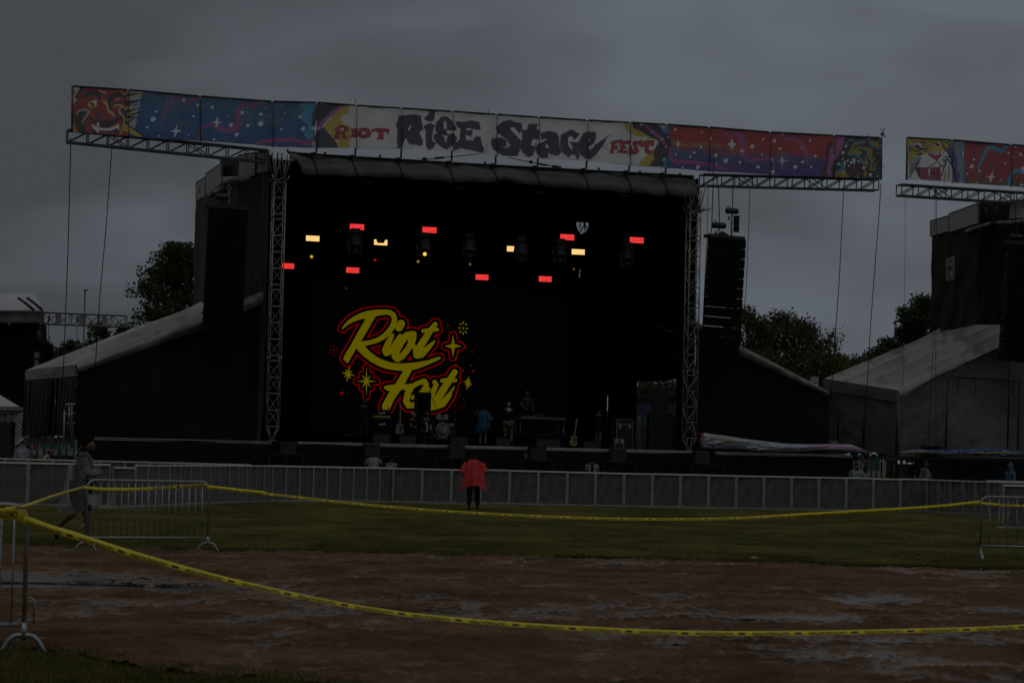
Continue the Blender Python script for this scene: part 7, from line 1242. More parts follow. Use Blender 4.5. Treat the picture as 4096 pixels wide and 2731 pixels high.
# canonical frame faces -y ; rotated +90deg -> faces +x
JW = dict(pel=(0, .0, .93), wai=(0, .0, 1.06), che=(0, -.02, 1.27), nkb=(0, -.02, 1.43), nk=(0, -.05, 1.50), hd=(0, -.085, 1.60), sl=(.20, 0, 1.39), el=(.23, -.06, 1.13), wl=(.16, -.28, 1.10), sr=(-.20, 0, 1.39), er=(-.23, -.12, 1.12), wr=(-.15, -.37, 1.17), hr=(-.10, 0, .90), kr=(-.10, -.10, .50), ar=(-.10, -.14, .10), tr=(-.11, -.34, .04), hl=(.10, 0, .90), kl=(.10, .13, .52), al=(.09, .42, .26), tl=(.09, .42, .05))
w_, jw = person('man in a clear plastic rain poncho walking right along the lawn looking at his phone', gpt(322, 41.6), rzw, 1.80, JW, (0, -1, -.22), 'brown', wear=(('shorts', DKC, 1.05), ('shirt', cloth('shirt_navy', (.03, .035, .045))), ('shoes', BKS), ('beard', HR), ('hair', HR, [(0, -.02, .10, .085), (0, -.05, .055, .10), (0, .03, .09, .07), (0, -.10, -.03, .05)]),
    ('poncho', PW, [(.52, .25, .27, 0, .10), (.75, .25, .26, 0, .09), (.95, .25, .24, 0, .07), (1.15, .25, .21, 0, .04), (1.32, .25, .17, 0, 0.01), (1.42, .18, .13, 0, -.0), (1.50, .10, .11, 0, .0)], .03, lambda a: .05 * math.sin(a * 2 + 1) + .09 * math.sin(a), 1.0, [('sl', 'wl', .09, .10, .7), ('sr', 'er', .10, .095, 1.0), ('er', 'wr', .095, .06, .8)]), ('collar', PW, 1.46, .11, .09, 0, .04)), hdir={'wr': (.25, -1, .15)}, curl=.9, fat=1.2, limb=1.25)
b = MB()
for k in range(9): a = .5 * (k - 4) / 4; b.path([(jw['hd'].x + .05 * math.sin(a * 3), jw['hd'].y + .10, jw['hd'].z + .02), (jw['hd'].x + .08 * math.sin(a * 3), jw['hd'].y + .16, jw['hd'].z - .06), (jw['hd'].x + .10 * math.sin(a * 3), jw['hd'].y + .19 + .01 * (k % 3), jw['hd'].z - .17 - .01 * (k % 4))], .011, 5)
b.build('dreadlock', M('hair_gold', (.10, .055, .015), .7, var=.3), w_, local=True)['label'] = 'golden dreadlock tips hanging behind the neck'
c = jw['wr'] + Vector((.035, -.115, .045)); q = Matrix.Rotation(rzw, 3, 'Z') @ c; ph = thing('mobile_phone', 'silver mobile phone held up by the walking man', 'phone', gpt(322, 41.6) + q, rzw); MB().box((0, 0, 0), (.075, .155, .009), ax=(Vector((1, 0, 0)), Vector((0, -.72, .69)), Vector((0, .69, .72)))).build('case', M('phone_silver', (.25, .26, .28), .25, .6), ph, local=True); MB().box((0, .0035, .0055), (.068, .145, .002), ax=(Vector((1, 0, 0)), Vector((0, -.72, .69)), Vector((0, .69, .72)))).build('screen', EM('phone_screen', col=(.10, .13, .15)), ph, local=True)
# 2 red poncho from behind (faces +y)
person('person in a red rain poncho standing before the barrier with back to the camera', gpt(1892, 75.2), R(180), 1.76, dict(el=(.30, .0, 1.14), wl=(.315, -.03, .88), er=(-.29, .0, 1.15), wr=(-.30, -.1, .92), kl=(.12, -.02, .49), al=(.13, .03, .09), kr=(-.12, -.02, .49), ar=(-.135, .05, .09)), (0, -1, -.1), 'brown', wear=(('trousers', JN), ('shirt', cloth('shirt_black', (.012, .012, .013))), ('shoes', BKS), ('hair', HR, [(0, .0, .045, .085)]),
    ('poncho', PR, [(.72, .37, .26, -.02, .02), (.90, .335, .24, 0, .02), (1.08, .32, .22, 0, .01), (1.25, .30, .19, 0, .0), (1.38, .275, .16, 0, .0), (1.46, .235, .13, 0, .0), (1.51, .14, .11, 0, 0), (1.53, .09, .085, 0, 0)], .05, lambda a: .16 * abs(math.cos(a)) ** 2.2 * 1 - .02, 2.3, [('sl', 'el', .12, .15, 1.02), ('sr', 'er', .12, .15, 1.02)]), ('collar', M('poncho_red_hood', (.75, .05, .03), .35, var=.2, trans=.3), 1.475, .10, .09, 0, .03)), fat=1.1)
person_can = thing('drink_can', 'dark can held low in the right hand of the red poncho figure', 'can', gpt(1892, 75.2) + Vector((.325, .07, .745))); MB().lathe((0, 0, 0), [(.028, 0), (.033, .01), (.033, .11), (.026, .122)], 14).build('can_body', M('can_dark', (.03, .03, .035), .3, .6), person_can, local=True)
# pit crew behind the front barrier
def pit(px, Y_, ztop): return gpt(px, Y_)
shirtP = ('shirt', PT)
def bib(t_, y, z, w_=.26): MB().grid(lambda a, b: Vector(((a - .5) * w_, y - .02 * math.cos((a - .5) * 3), z + b * .085)), 6, 2).build('chest_print', M('print_blue', (.06, .26, .38), .6, var=.5, vs=30), t_, local=True)
t_, _ = person('stooping person in a patterned shirt seen as a rounded back above the barrier', gpt(1490, 89.2), R(180), 1.86, dict(che=(0, -.10, 1.30), nkb=(0, -.22, 1.37), nk=(0, -.32, 1.33), hd=(0, -.42, 1.27), sl=(.2, -.2, 1.34), el=(.30, -.24, 1.08), wl=(.2, -.42, .95), sr=(-.2, -.2, 1.34), er=(-.30, -.24, 1.08), wr=(-.2, -.42, .95), wai=(0, -.01, 1.08)), (0, -1, -.5), 'brown', wear=(shirtP, ('trousers', JN), ('shoes', BKS)), fat=1.5)
t_, _ = person('person in a patterned shirt and dark cap beside the stooping one, seen from behind', gpt(1561, 89.2), R(160), 1.60, {}, (0, -1, 0), 'brown', wear=(shirtP, ('trousers', JN), ('shoes', BKS), ('hair', HR), ('cap', DKC, -1)), fat=1.25)
t_, _ = person('person with a long dark ponytail and patterned shirt, back to the camera behind the barrier', gpt(2366, 90.5), R(180), 1.74, {}, (0, -1, 0), 'brown', wear=(shirtP, ('trousers', JN), ('shoes', BKS), ('hair', HR, [(0, -.06, 0, .07)])), fat=1.45)
MB().path([(0, .08, 1.47), (.0, .14, 1.42), (.005, .19, 1.30), (.01, .19, 1.15), (.01, .17, 1.02)], [.03, .045, .05, .04, .012], 9).build('ponytail', HR, t_, local=True)
t_, _ = person('bearded man in a patterned shirt with a blue chest print, facing forward', gpt(3424, 90.0), R(-5), 1.72, dict(el=(.27, .0, 1.12), er=(-.27, .0, 1.12), wl=(.12, -.22, 1.02), wr=(-.12, -.22, 1.02)), (.25, -1, -.1), 'tan', wear=(shirtP, ('trousers', JN), ('shoes', BKS), ('hair', HR), ('beard', HR), ('cap', DKC, -1)), fat=1.3); bib(t_, -.185, 1.20)
t_, _ = person('person mostly hidden behind the bearded man in a patterned shirt', gpt(3456, 91.5), R(160), 1.60, {}, (0, -1, 0), 'brown', wear=(shirtP, ('trousers', JN), ('shoes', BKS), ('hair', HR)), fat=1.3)
CL2 = cloth('camo_cap', (.04, .04, .03), var=.6, vs=20)
t_, _ = person('person in a clear grey rain jacket and patterned cap, turned to the right', gpt(3700, 92.0), R(75), 1.86, dict(er=(-.25, -.08, 1.12), wr=(-.2, -.2, 1.0)), (0, -1, -.15), 'brown', wear=(('shirt', DKC), ('trousers', JN), ('shoes', BKS), ('cap', CL2, 1), ('poncho', PW, [(.7, .26, .28, 0, .03), (1.0, .25, .26, 0, .03), (1.25, .25, .22, 0, .0), (1.4, .2, .15, 0, 0), (1.48, .1, .10, 0, 0)], .03, lambda a: 0, .5, [('sl', 'el', .1, .1, 1.), ('sr', 'er', .1, .1, 1.)]), ('collar', PW, 1.45, .11, .1, 0, .05)), fat=1.2)
BJ = M('jacket_blue', (.015, .075, .13), .45, var=.25, vs=4, bump=.01, bs=9)
t_, _ = person('person in a dark blue hooded rain jacket looking left at the right edge', gpt(4040, 93.0), R(-70), 1.86, {}, (0, -1, -.1), 'dark', wear=(('sweater', BJ), ('trousers', JN), ('shoes', BKS), ('hood', BJ)), fat=1.25)
t_, _ = person('person in a hooded clear poncho over a tie-dye shirt, back to camera', gpt(86, 93.0), R(172), 1.88, {}, (0, -1, 0), 'tan', wear=(('shirt', M('tiedye', (.22, .24, .34), .8, var=.7, vs=9, dirt=((.06, .16, .25), .55, 6))), ('trousers', JN), ('shoes', BKS), ('hair', cloth('hair_brown', (.03, .022, .015))), ('hood', PW), ('poncho', PW, [(.7, .32, .30, 0, .03), (1.0, .30, .26, 0, .03), (1.25, .27, .22, 0, .0), (1.4, .22, .15, 0, 0), (1.48, .1, .10, 0, 0)], .03, lambda a: 0, .5, [('sl', 'el', .12, .13, 1.), ('sr', 'er', .12, .13, 1.)])), fat=1.2)
t_, _ = person('person in a faded pink cap and white T-shirt leaning over behind the left barrier', gpt(172, 95.0), R(70), 1.66, dict(che=(0, -.16, 1.22), nkb=(0, -.22, 1.36), nk=(0, -.27, 1.42), hd=(0, -.32, 1.50), sl=(.19, -.19, 1.34), el=(.24, -.10, 1.08), wl=(.2, -.28, .98), sr=(-.19, -.19, 1.34), er=(-.26, -.04, 1.08), wr=(-.22, -.24, .98)), (0, -1, -.15), 'tan', wear=(('shirt', cloth('tee_white', (.45, .43, .5))), ('trousers', JN), ('shoes', BKS), ('hair', HR, [(0, -.08, -.06, .08)]), ('cap', cloth('cap_pink', (.22, .10, .11)), 1)), fat=1.05)
bottle('water bottle on a case behind the left barriers', gpt(239, 96) + ZU * 1.30, .30)
bottle('large pale blue bottle beside the bearded man', gpt(3447, 89.6) + ZU * 1.25, .32, (.15, .2, .28))
# people on the stage
def stp(px, w, z=DECK): return ST(px, w, z)
t_, _ = person('woman in a translucent blue rain poncho standing on stage with a raised left hand', stp(1931, 2.6), YAW + R(165), 1.68, dict(el=(.33, -.12, 1.28), wl=(.26, -.16, 1.52), er=(-.26, .02, 1.15), wr=(-.27, -.0, .90)), (0, -1, .1), 'tan', wear=(('shorts', DKC, .6), ('shirt', cloth('shirt_blue', (.02, .05, .10))), ('shoes', BKS), ('hair', cloth('hair_brown2', (.02, .014, .01)), [(0, -.06, -.06, .07)]),
    ('poncho', PB, [(.62, .34, .26, .03, .02), (.85, .30, .24, 0, .02), (1.1, .26, .20, 0, .01), (1.28, .265, .18, 0, .0), (1.40, .26, .15, 0, .0), (1.47, .21, .12, 0, .0), (1.51, .12, .1, 0, 0), (1.53, .08, .08, 0, 0)], .04, lambda a: .10 * math.cos(a + .3), 2.3, [('sl', 'el', .11, .13, .7), ('sr', 'er', .12, .18, 1.15)]), ('collar', PB, 1.475, .09, .08, 0, .02)), hdir={'wl': (-.2, -.1, .8)})
KH = cloth('khaki', (.11, .08, .045), bump=.01, bs=12)
t_, _ = person('man in a black sweater, white collar and khaki shorts standing at the stage front', stp(2031, 1.2), YAW - R(8), 1.80, dict(el=(.26, .04, 1.15), wl=(.22, -.03, .93), er=(-.26, .04, 1.15), wr=(-.22, -.03, .93), al=(.15, .02, .09), kl=(.13, -.02, .49), tl=(.17, -.15, .035), ar=(-.13, .03, .09)), (.1, -1, -.25), 'tan', wear=(('shorts', KH, 1.02), ('sweater', cloth('sweater_black', (.008, .008, .009))), ('shoes', BKS), ('socks', DKC), ('hair', HR)), fat=1.15)
MB().prism([(-.075, -.10, 1.52), (.075, -.10, 1.52), (.0, -.178, 1.38)], (0, -.012, 0)).build('collar', cloth('collar_white', (.35, .36, .38)), t_, local=True)
t_, _ = person('man in a dark blue patterned shirt standing behind the equipment table', stp(2104, 6.6, DECK + .6), YAW, 1.82, dict(wr=(-.16, -.33, 1.02), er=(-.26, -.06, 1.15), el=(.26, -.02, 1.15), wl=(.18, -.3, 1.0)), (0, -1, -.3), 'tan', wear=(('trousers', DKC), ('shirt', M('shirt_floral', (.02, .045, .07), .8, var=.8, vs=14)), ('shoes', BKS), ('beard', cloth('beard_brown', (.03, .02, .012)))))
def sit(seat): return dict(pel=(0, 0, seat + .10), wai=(0, -.02, seat + .24), che=(0, -.04, seat + .44), nkb=(0, -.04, seat + .60), nk=(0, -.06, seat + .67), hd=(0, -.08, seat + .78), sl=(.18, -.03, seat + .56), sr=(-.18, -.03, seat + .56), el=(.26, -.10, seat + .32), er=(-.26, -.10, seat + .32), wl=(.14, -.3, seat + .28), wr=(-.14, -.3, seat + .28), hl=(.09, -.03, seat + .07), hr=(-.09, -.03, seat + .07), kl=(.15, -.44, seat + .08), kr=(-.15, -.44, seat + .08), al=(.15, -.46, seat - .31), ar=(-.15, -.46, seat - .31), tl=(.16, -.64, seat - .36), tr=(-.16, -.64, seat - .36))
Js = sit(.44); Js.update(wl=(.16, -.34, .84), wr=(-.10, -.30, .72))
t_, _ = person('seated man in a pale cap and black T-shirt on the drum riser edge, looking right', stp(1643, 3.8, DECK - .02), YAW + R(55), 1.75, Js, (0, -1, -.2), 'tan', wear=(('trousers', DKC), ('shirt', cloth('tee_black', (.01, .01, .011))), ('shoes', BKS), ('cap', cloth('cap_pale', (.22, .17, .15)), -1)))
Js = sit(.44); Js.update(wr=(-.24, -.36, .60), wl=(.18, -.34, .62), er=(-.30, -.06, .74), el=(.30, -.06, .74))
t_, _ = person('seated man in an open black jacket over a white shirt in front of the drums', stp(1702, 3.5, DECK - .02), YAW - R(5), 1.82, Js, (.0, -1, -.25), 'brown', wear=(('trousers', DKC), ('sweater', cloth('jacket_black', (.012, .012, .013))), ('shoes', BKS), ('hair', HR)), fat=1.1)
MB().grid(lambda a, b: Vector(((a - .5) * .09 + .02 * math.sin(b * 5), -.205 - .02 * math.sin(b * 3), .55 + b * .42)), 4, 12).build('shirt_front', cloth('shirt_white', (.28, .28, .30), dirt=((.10, .10, .11), .5, 14)), t_, local=True)
t_, _ = person('figure with bare legs and dark top standing in the shadow right of centre stage', stp(2392, 4.5), YAW + R(120), 1.72, {}, (0, -1, -.3), 'tan', wear=(('shorts', DKC, .55), ('sweater', cloth('top_dark', (.01, .01, .01))), ('shoes', BKS), ('hair', HR)))
t_, _ = person('figure all in black standing in the dark left of the amplifier stack', stp(1452, 3.2), YAW, 1.80, dict(wl=(.1, -.25, 1.15), wr=(-.1, -.25, 1.1)), (0, -1, -.2), 'dark', wear=(('trousers', DKC), ('sweater', cloth('top_dark2', (.008, .008, .008))), ('shoes', BKS), ('hair', HR)))

# ------------------------------------------------------------------ trees
def leafmat(n_, c1, c2):
    if n_ in MATS: return MATS[n_]
    m = bpy.data.materials.new(n_); m.use_nodes = True; t = m.node_tree; n = t.nodes; l = t.links; b = n['Principled BSDF']; b.inputs['Roughness'].default_value = .75; b.inputs['Specular IOR Level'].default_value = .25; a = n.new('ShaderNodeAttribute'); a.attribute_name = 'Col'; sp_ = n.new('ShaderNodeMix'); sp_.data_type = 'RGBA'; sp_.inputs[6].default_value = (*c1, 1); sp_.inputs[7].default_value = (*c2, 1); l.new(a.outputs['Fac'], sp_.inputs[0]); l.new(sp_.outputs[2], b.inputs['Base Color']); tr = n.new('ShaderNodeBsdfTranslucent'); l.new(sp_.outputs[2], tr.inputs[0]); ms = n.new('ShaderNodeMixShader'); ms.inputs[0].default_value = .3; l.new(b.outputs[0], ms.inputs[1]); l.new(tr.outputs[0], ms.inputs[2]); l.new(ms.outputs[0], n['Material Output'].inputs[0]); MATS[n_] = m; return m
BARK = M('bark', (.035, .028, .022), .9, bump=.02, bs=9)
LG = leafmat('leaf_green', (.028, .046, .015), (.070, .092, .028)); LO = leafmat('leaf_olive', (.032, .040, .012), (.090, .090, .028)); LD = leafmat('leaf_dark', (.018, .026, .012), (.05, .055, .022))
def tree(label, Y_, lobes, mat, base, clumps=9, lpc=60, ls=.16, cl=.55, trunk_r=.35, droop=0., hl=None, name_='leafy_tree', group=None, trunk=True):
    """lobes: (px,py,r px) at distance Y_; each lobe is a ball of leaf clumps with gaps between"""
    bx = GP(base, Y_); root = thing(name_, label, 'tree', Vector((bx.x, bx.y, 0)), 0, group); s_ = Y_ / F; cs = []; 
    for (px, py, r_) in lobes:
        c = YP(px, py, Y_); r3 = r_ * s_; k = max(5, int(clumps * (r3 / 1.2) ** 2)); a = RNG.normal(size=(k, 3)); a /= np.linalg.norm(a, axis=1)[:, None]; rad = r3 * (.40 + .56 * RNG.random(k) ** .6); a[:, 2] = a[:, 2] * .9 + .05; cs.append((np.array(c) + np.array((0, RNG.normal() * 1.2, 0)) + a * rad[:, None], np.full(k, c.z), np.full(k, r3)))
    CC = np.concatenate([c[0] for c in cs]); K = len(CC); n_ = K * lpc; ci = np.repeat(np.arange(K), lpc); g1 = np.clip(RNG.normal(size=(n_, 3)), -1.5, 1.5); g1 *= (cl * (.5 + .8 * RNG.random(K)))[ci][:, None] * np.array((.62, .62, .42)); P = CC[ci] + g1; P[:, 2] -= droop * RNG.random(n_) ** 2
    sz = ls * (.55 + .9 * RNG.random(n_)); d1 = RNG.normal(size=(n_, 3)); d1 /= np.linalg.norm(d1, axis=1)[:, None]; d1[:, 2] -= droop * .8; d2 = np.cross(d1, RNG.normal(size=(n_, 3))); d2 /= np.linalg.norm(d2, axis=1)[:, None] + 1e-6
    v = np.stack([P - d1 * sz[:, None] * .6, P + d2 * sz[:, None] * .36, P + d1 * sz[:, None] * .6, P - d2 * sz[:, None] * .36], 1).reshape(-1, 3) - np.array((bx.x, bx.y, 0)); tone = (RNG.random(K) ** 1.5)[ci] * .7 + .3 * RNG.random(n_); cols = np.stack([tone] * 3, -1)
    npmesh('crown', v, np.arange(n_ * 4).reshape(-1, 4), mat, root, cols=cols)
    b = MB(); rr = random.Random(len(lobes)); top = Vector(CC.mean(0)) - Vector((bx.x, bx.y, 0)); top.z -= .8; h0 = max(1.5, top.z * .45); mid_ = Vector((top.x * .3, top.y * .3, h0)); b.path([(0, 0, -.2), (0, 0, h0 * .5), mid_, mid_.lerp(top, .6)], [trunk_r, trunk_r * .85, trunk_r * .7, trunk_r * .4], 9)
    for (px, py, r_) in lobes:
        c = YP(px, py, Y_) - Vector((bx.x, bx.y, 0)); st_ = mid_.lerp(top, .2 + .5 * rr.random()); m1 = st_.lerp(c, .5) + Vector((rr.uniform(-.4, .4), rr.uniform(-.4, .4), .3)); b.path([st_, m1, c], [trunk_r * .38, trunk_r * .22, trunk_r * .10], 6)
        for q in range(4): e_ = c + Vector((rr.uniform(-1, 1), rr.uniform(-.6, .6), rr.uniform(-.3, 1))) * r_ * s_ * .9; b.path([m1.lerp(c, .6), c.lerp(e_, .5), e_], [trunk_r * .12, trunk_r * .08, .02], 5)
    b.build('trunk', BARK, root, local=True); return root
tree('large dense green tree rising behind the left side of the stage', 132, [(700, 1090, 70), (640, 1070, 58), (748, 1030, 44), (590, 1180, 48), (660, 1180, 70), (745, 1150, 62), (600, 1250, 50), (680, 1265, 60), (752, 1255, 50), (770, 1080, 50), (720, 1000, 14), (612, 1105, 36), (700, 1020, 22), (790, 1200, 50)], LG, 690, 16, 130, .15, .60, .45)
tree('smaller dark tree above the left tent roof, left of the large one', 176, [(478, 1338, 30), (430, 1350, 30), (402, 1372, 26), (505, 1325, 16), (455, 1375, 34), (380, 1384, 16), (412, 1322, 9), (520, 1338, 12), (500, 1380, 30)], LD, 450, 12, 60, .20, .6, .35)
tree('low rounded distant tree under the far lighting truss', 230, [(255, 1402, 20), (300, 1388, 22), (275, 1412, 22), (325, 1402, 16), (240, 1415, 16), (290, 1425, 26)], LD, 285, 10, 60, .22, .7, .3)
tree('small yellowish green tree beside the far left stage', 200, [(180, 1375, 15), (190, 1400, 20), (165, 1400, 22), (178, 1425, 24), (205, 1418, 10)], LO, 182, 12, 60, .18, .5, .25)
b = MB(org=GP(335, 215)); P_ = lambda x, y: YP(x, y, 215)
for pts, r_ in (([(325, 1460), (330, 1400), (335, 1385), (348, 1365), (352, 1350)], .12), ([(332, 1398), (322, 1375), (318, 1365)], .06), ([(336, 1384), (345, 1378), (358, 1370)], .05), ([(340, 1376), (342, 1360), (338, 1352)], .05), ([(326, 1420), (310, 1395), (298, 1368)], .06), ([(346, 1366), (356, 1358)], .04), ([(330, 1405), (345, 1397), (357, 1390)], .05)): b.path([P_(*p) for p in pts], [r_ * (1 - .7 * i / (len(pts) - 1)) for i in range(len(pts))], 5)
tag(b.build('bare_tree', BARK), 'leafless twiggy tree beyond the left tent roof', 'tree')
tree('loose green tree directly behind the right speaker array', 128, [(2990, 1290, 46), (3010, 1350, 50), (2975, 1380, 60), (3035, 1390, 40), (2965, 1265, 22), (3000, 1430, 60), (2940, 1330, 40), (3040, 1330, 20), (2985, 1250, 14)], LO, 2985, 13, 90, .14, .6, .35, .35)
tree('big spreading tree with drooping leaf sprays right of the speaker array', 130, [(3120, 1275, 34), (3150, 1265, 22), (3095, 1310, 40), (3160, 1320, 40), (3215, 1320, 36), (3075, 1350, 36), (3130, 1370, 46), (3195, 1375, 42), (3250, 1345, 34), (3290, 1375, 26), (3235, 1400, 40), (3090, 1410, 46), (3160, 1425, 50), (3050, 1300, 10), (3285, 1405, 22), (3205, 1290, 16)], LO, 3165, 9, 90, .13, .60, .4, .5)
tree('low bushy tree mass behind the right wing roof', 122, [(3120, 1470, 50), (3200, 1460, 50), (3270, 1450, 44), (3050, 1480, 60), (3180, 1510, 50), (3330, 1480, 34), (3250, 1500, 50), (3310, 1520, 34), (3000, 1440, 50)], LO, 3200, 12, 90, .16, .8, .35, .2)
tree('ochre tinged low tree right of the bushy mass, above the tent valley', 140, [(3320, 1440, 26), (3350, 1455, 24), (3370, 1475, 20), (3400, 1465, 16), (3300, 1470, 30), (3345, 1490, 34), (3390, 1490, 22), (3430, 1478, 20), (3420, 1500, 20)], LO, 3350, 12, 80, .15, .6, .3, .2)
tree('tiny dark round tree far away in the valley between the tents', 260, [(3366, 1442, 10), (3360, 1455, 9), (3375, 1456, 9), (3368, 1468, 12)], LD, 3367, 12, 60, .2, .5, .25)
tree('hazy olive tree behind the rear edge of the second tent roof', 165, [(3440, 1440, 20), (3475, 1432, 22), (3500, 1425, 16), (3455, 1460, 26), (3500, 1450, 22), (3410, 1455, 14), (3525, 1420, 16)], LO, 3465, 9, 44, .17, .6, .3, .3)
tree('bushy green tree left of the oak beside the second stage', 140, [(3545, 1400, 26), (3560, 1380, 14), (3580, 1400, 24), (3530, 1420, 24), (3600, 1385, 16), (3575, 1425, 30), (3515, 1415, 14)], LG, 3560, 12, 60, .17, .5, .3)
tree('tall rounded oak standing behind the second stage', 136, [(3690, 1225, 26), (3660, 1270, 34), (3630, 1290, 26), (3700, 1280, 44), (3610, 1262, 10), (3650, 1330, 44), (3710, 1340, 44), (3680, 1215, 14), (3720, 1220, 24), (3615, 1330, 26), (3740, 1290, 40), (3635, 1370, 34)], LG, 3690, 15, 120, .14, .55, .4)
for i, (x, yy, Y_) in enumerate(((2565, 1560, 124), (2640, 1545, 127), (2720, 1570, 123))): tree(['yellow green shrub seen through the stage opening, left one', 'yellow green shrub seen through the stage opening, middle one', 'yellow green shrub behind the right tower, seen through the opening'][i], Y_, [(x - 25, yy, 34), (x + 20, yy - 20, 34), (x, yy + 40, 44), (x + 35, yy + 30, 36), (x - 35, yy + 55, 36)], LO, x, 9, 50, .17, .7, .2, .1)
# far treeline
k = 9000; th = RNG.random(k) * 2 - 1; x = th * 190; y = 300 + 20 * RNG.random(k); hh = 5.5 + 4.5 * fbm(th * 14, th * 0 + 2, 3, 5); z = hh * RNG.random(k) ** .55; sz = .5 + .7 * RNG.random(k); d1 = RNG.normal(size=(k, 3)) * sz[:, None] * .7; d2 = RNG.normal(size=(k, 3)) * sz[:, None] * .7; P = np.stack([x, y, z], -1); v = np.stack([P - d1, P + d2, P + d1, P - d2], 1).reshape(-1, 3); o = npmesh('distant_woods', v, np.arange(4 * k).reshape(-1, 4), LD, cols=np.stack([RNG.random(k)] * 3, -1)); tag(o, 'far line of woods low on the horizon behind the stages', kind='stuff')
# ------------------------------------------------------------------ far left stage, tent, stairs
Yf = 158; fs_ = thing('far_stage', 'distant stage at the left edge with white domed roof and dark body', 'stage', GP(60, Yf)); Q = lambda x, y, d=0.: YP(x, y, Yf + d)
def slab(pts, th, name_, mat, par, d=0): ps = [Q(x, y, d) for x, y in pts]; return MB().prism(ps, (0, th, 0)).build(name_, mat, par)
b = MB(); b.grid(lambda a, c: Q(-260 + a * 432, 1240 - (1 - c) * 0, 0).lerp(Q(-260 + a * 345 + 3, (1207 - 12 * math.sin(a * 2.6)) if a < .8 else 1195, 9), c) + ZU * (.7 * math.sin(c * 3.14)), 40, 10); b.build('roof', M('roof_white', (.33, .33, .37), .4, var=.15, vs=.3), fs_)
b = MB()
for x0, x1 in ((80, 136), (116, 170)): b.path([Q(x0, 1194, .5) - Vector((0, .6, 0)), Q((x0 + x1) / 2 - 4, 1212, 0) - Vector((0, .3, 0)), Q(x1, 1240, 0)], .09, 6)
b.build('roof_rib', BLK, fs_); slab([(-260, 1240), (172, 1242), (172, 1292), (-260, 1292)], .3, 'fascia', M('fascia_print', (.09, .085, .08), .6, var=.7, vs=1.6, dirt=((.03, .032, .03), .5, 1.1)), fs_, -.3)
slab([(-260, 1242), (172, 1244), (172, 1249), (-260, 1248)], .1, 'fascia_trim', M('trim_brown', (.10, .07, .055), .6), fs_, -.45); slab([(-260, 1282), (172, 1283), (172, 1290), (-260, 1290)], .1, 'fascia_trim', MATS['trim_brown'], fs_, -.45)
slab([(-260, 1292), (25, 1292), (25, 1330), (40, 1330), (40, 1292), (152, 1292), (152, 1365), (171, 1365), (171, 1700), (-260, 1700)], 3, 'side_cloth', BLKIN, fs_, .5)
mb = MB()
A_ = Q(172, 1279, 1); B_ = Q(505, 1291, 1); A_.z = (Q(172, 1249, 1).z + Q(172, 1297, 1).z) / 2; B_.z = (Q(505, 1263, 1).z + Q(505, 1309, 1).z) / 2; mb.truss(A_, B_, Vector((0, 1, 0)), ZU, .7, .74, .98, .045, .03, 6, False)
for t_ in (.19, .46, .74): q = A_.lerp(B_, t_); mb.box(q, (.18, .75, .78))
mb.build('roof_truss', M('truss_pale', (.19, .19, .185), .5, .4), fs_)
b = MB()
for x, y0, y1 in ((195, 1300, 1384), (308, 1305, 1388)): b.tube(Q(x, y0, 1), Q(x, y1, 1), .02, 4)
for x, y in ((196, 1383), (311, 1386)): b.tube(Q(x - 12, y, 1), Q(x + 12, y, 1), .19, 10); b.box(Q(x - 3, y + 25, 1), (.42, .5, .75)); b.box(Q(x - 6, y + 45, 1), (.6, .5, .5)); b.build('chain_hoist', BLK, fs_)
b = MB()
b.tube(Q(198, 1260, .6), Q(194, 1290, .6), .06, 5); b.tube(Q(312, 1262, .6), Q(308, 1292, .6), .06, 5); b.truss(Q(172, 1418, 1), Q(300, 1418, 1), Vector((0, 1, 0)), ZU, .4, .35, .5, .03, .02); b.build('rigging_truss', BLK, fs_); b = MB(); b.lathe(Q(157, 1345, -.5), [(.05, -.45), (.12, -.4), (.14, 0), (.12, .35), (.05, .4)], 10); b.build('rigging_truss', BLK, fs_)
pole = Q(340, 1180, 30); b = MB(org=(pole.x, pole.y, 0)); b.tube((pole.x, pole.y, 0), (pole.x, pole.y, Q(343, 1160, 30).z), .06, 6); q = Q(343, 1160, 30); b.box((q.x, q.y, q.z), (.3, .3, .08)); tag(b.build('light_mast', M('mast_dim', (.06, .06, .06), .6)), 'very thin tall mast with a small head above the far lighting truss', 'mast')
q = Q(145, 1480, -14); b = MB(org=(q.x, q.y, 0)); b.tube((q.x, q.y, 0), (q.x, q.y, Q(145, 1408, -14).z), .13, 8); q2 = Q(145, 1434, -14); b.tube((q.x, q.y, q2.z), (q.x, q.y, q2.z + .08), .2, 8); tag(b.build('steel_post', M('post_blue', (.06, .07, .08), .4, .5)), 'short bluish steel post poking up behind the left tent roof', 'post')
Yt = 112; T_ = lambda x, y, d=0.: YP(x, y, Yt + d); tn = thing('marquee_tent', 'white pointed marquee tent with plain side wall at the left edge', 'tent', GP(0, Yt)); TW = M('tent_white', (.50, .50, .50), .6, var=.08, trans=.2); b = MB(); pk = T_(-60, 1545, 3)
c_ = [T_(-240, 1624, 0), T_(78, 1625, 0), T_(78, 1625, 6), T_(-240, 1624, 6)]; c_[2].z = c_[1].z; c_[3].z = c_[0].z
for i in range(4): b.add([c_[i], c_[(i + 1) % 4], pk], [(0, 1, 2)])
b.build('roof', TW, tn); b = MB(); b.add([T_(-240, 1626), T_(105, 1628), T_(105, 1642), T_(-240, 1640)], [(0, 1, 2, 3)]); b.build('valance', M('tent_valance', (.20, .20, .20), .6), tn); p0, p1 = T_(-240, 1640, .4), T_(108, 1640, .4); b = MB(); b.grid(lambda a, c: Vector((p0.x + (p1.x - p0.x) * a, p0.y + .08 * math.sin(a * 30), p0.z * c)), 40, 4); b.build('side_wall', M('tent_wall', (.27, .275, .28), .6, var=.1), tn)
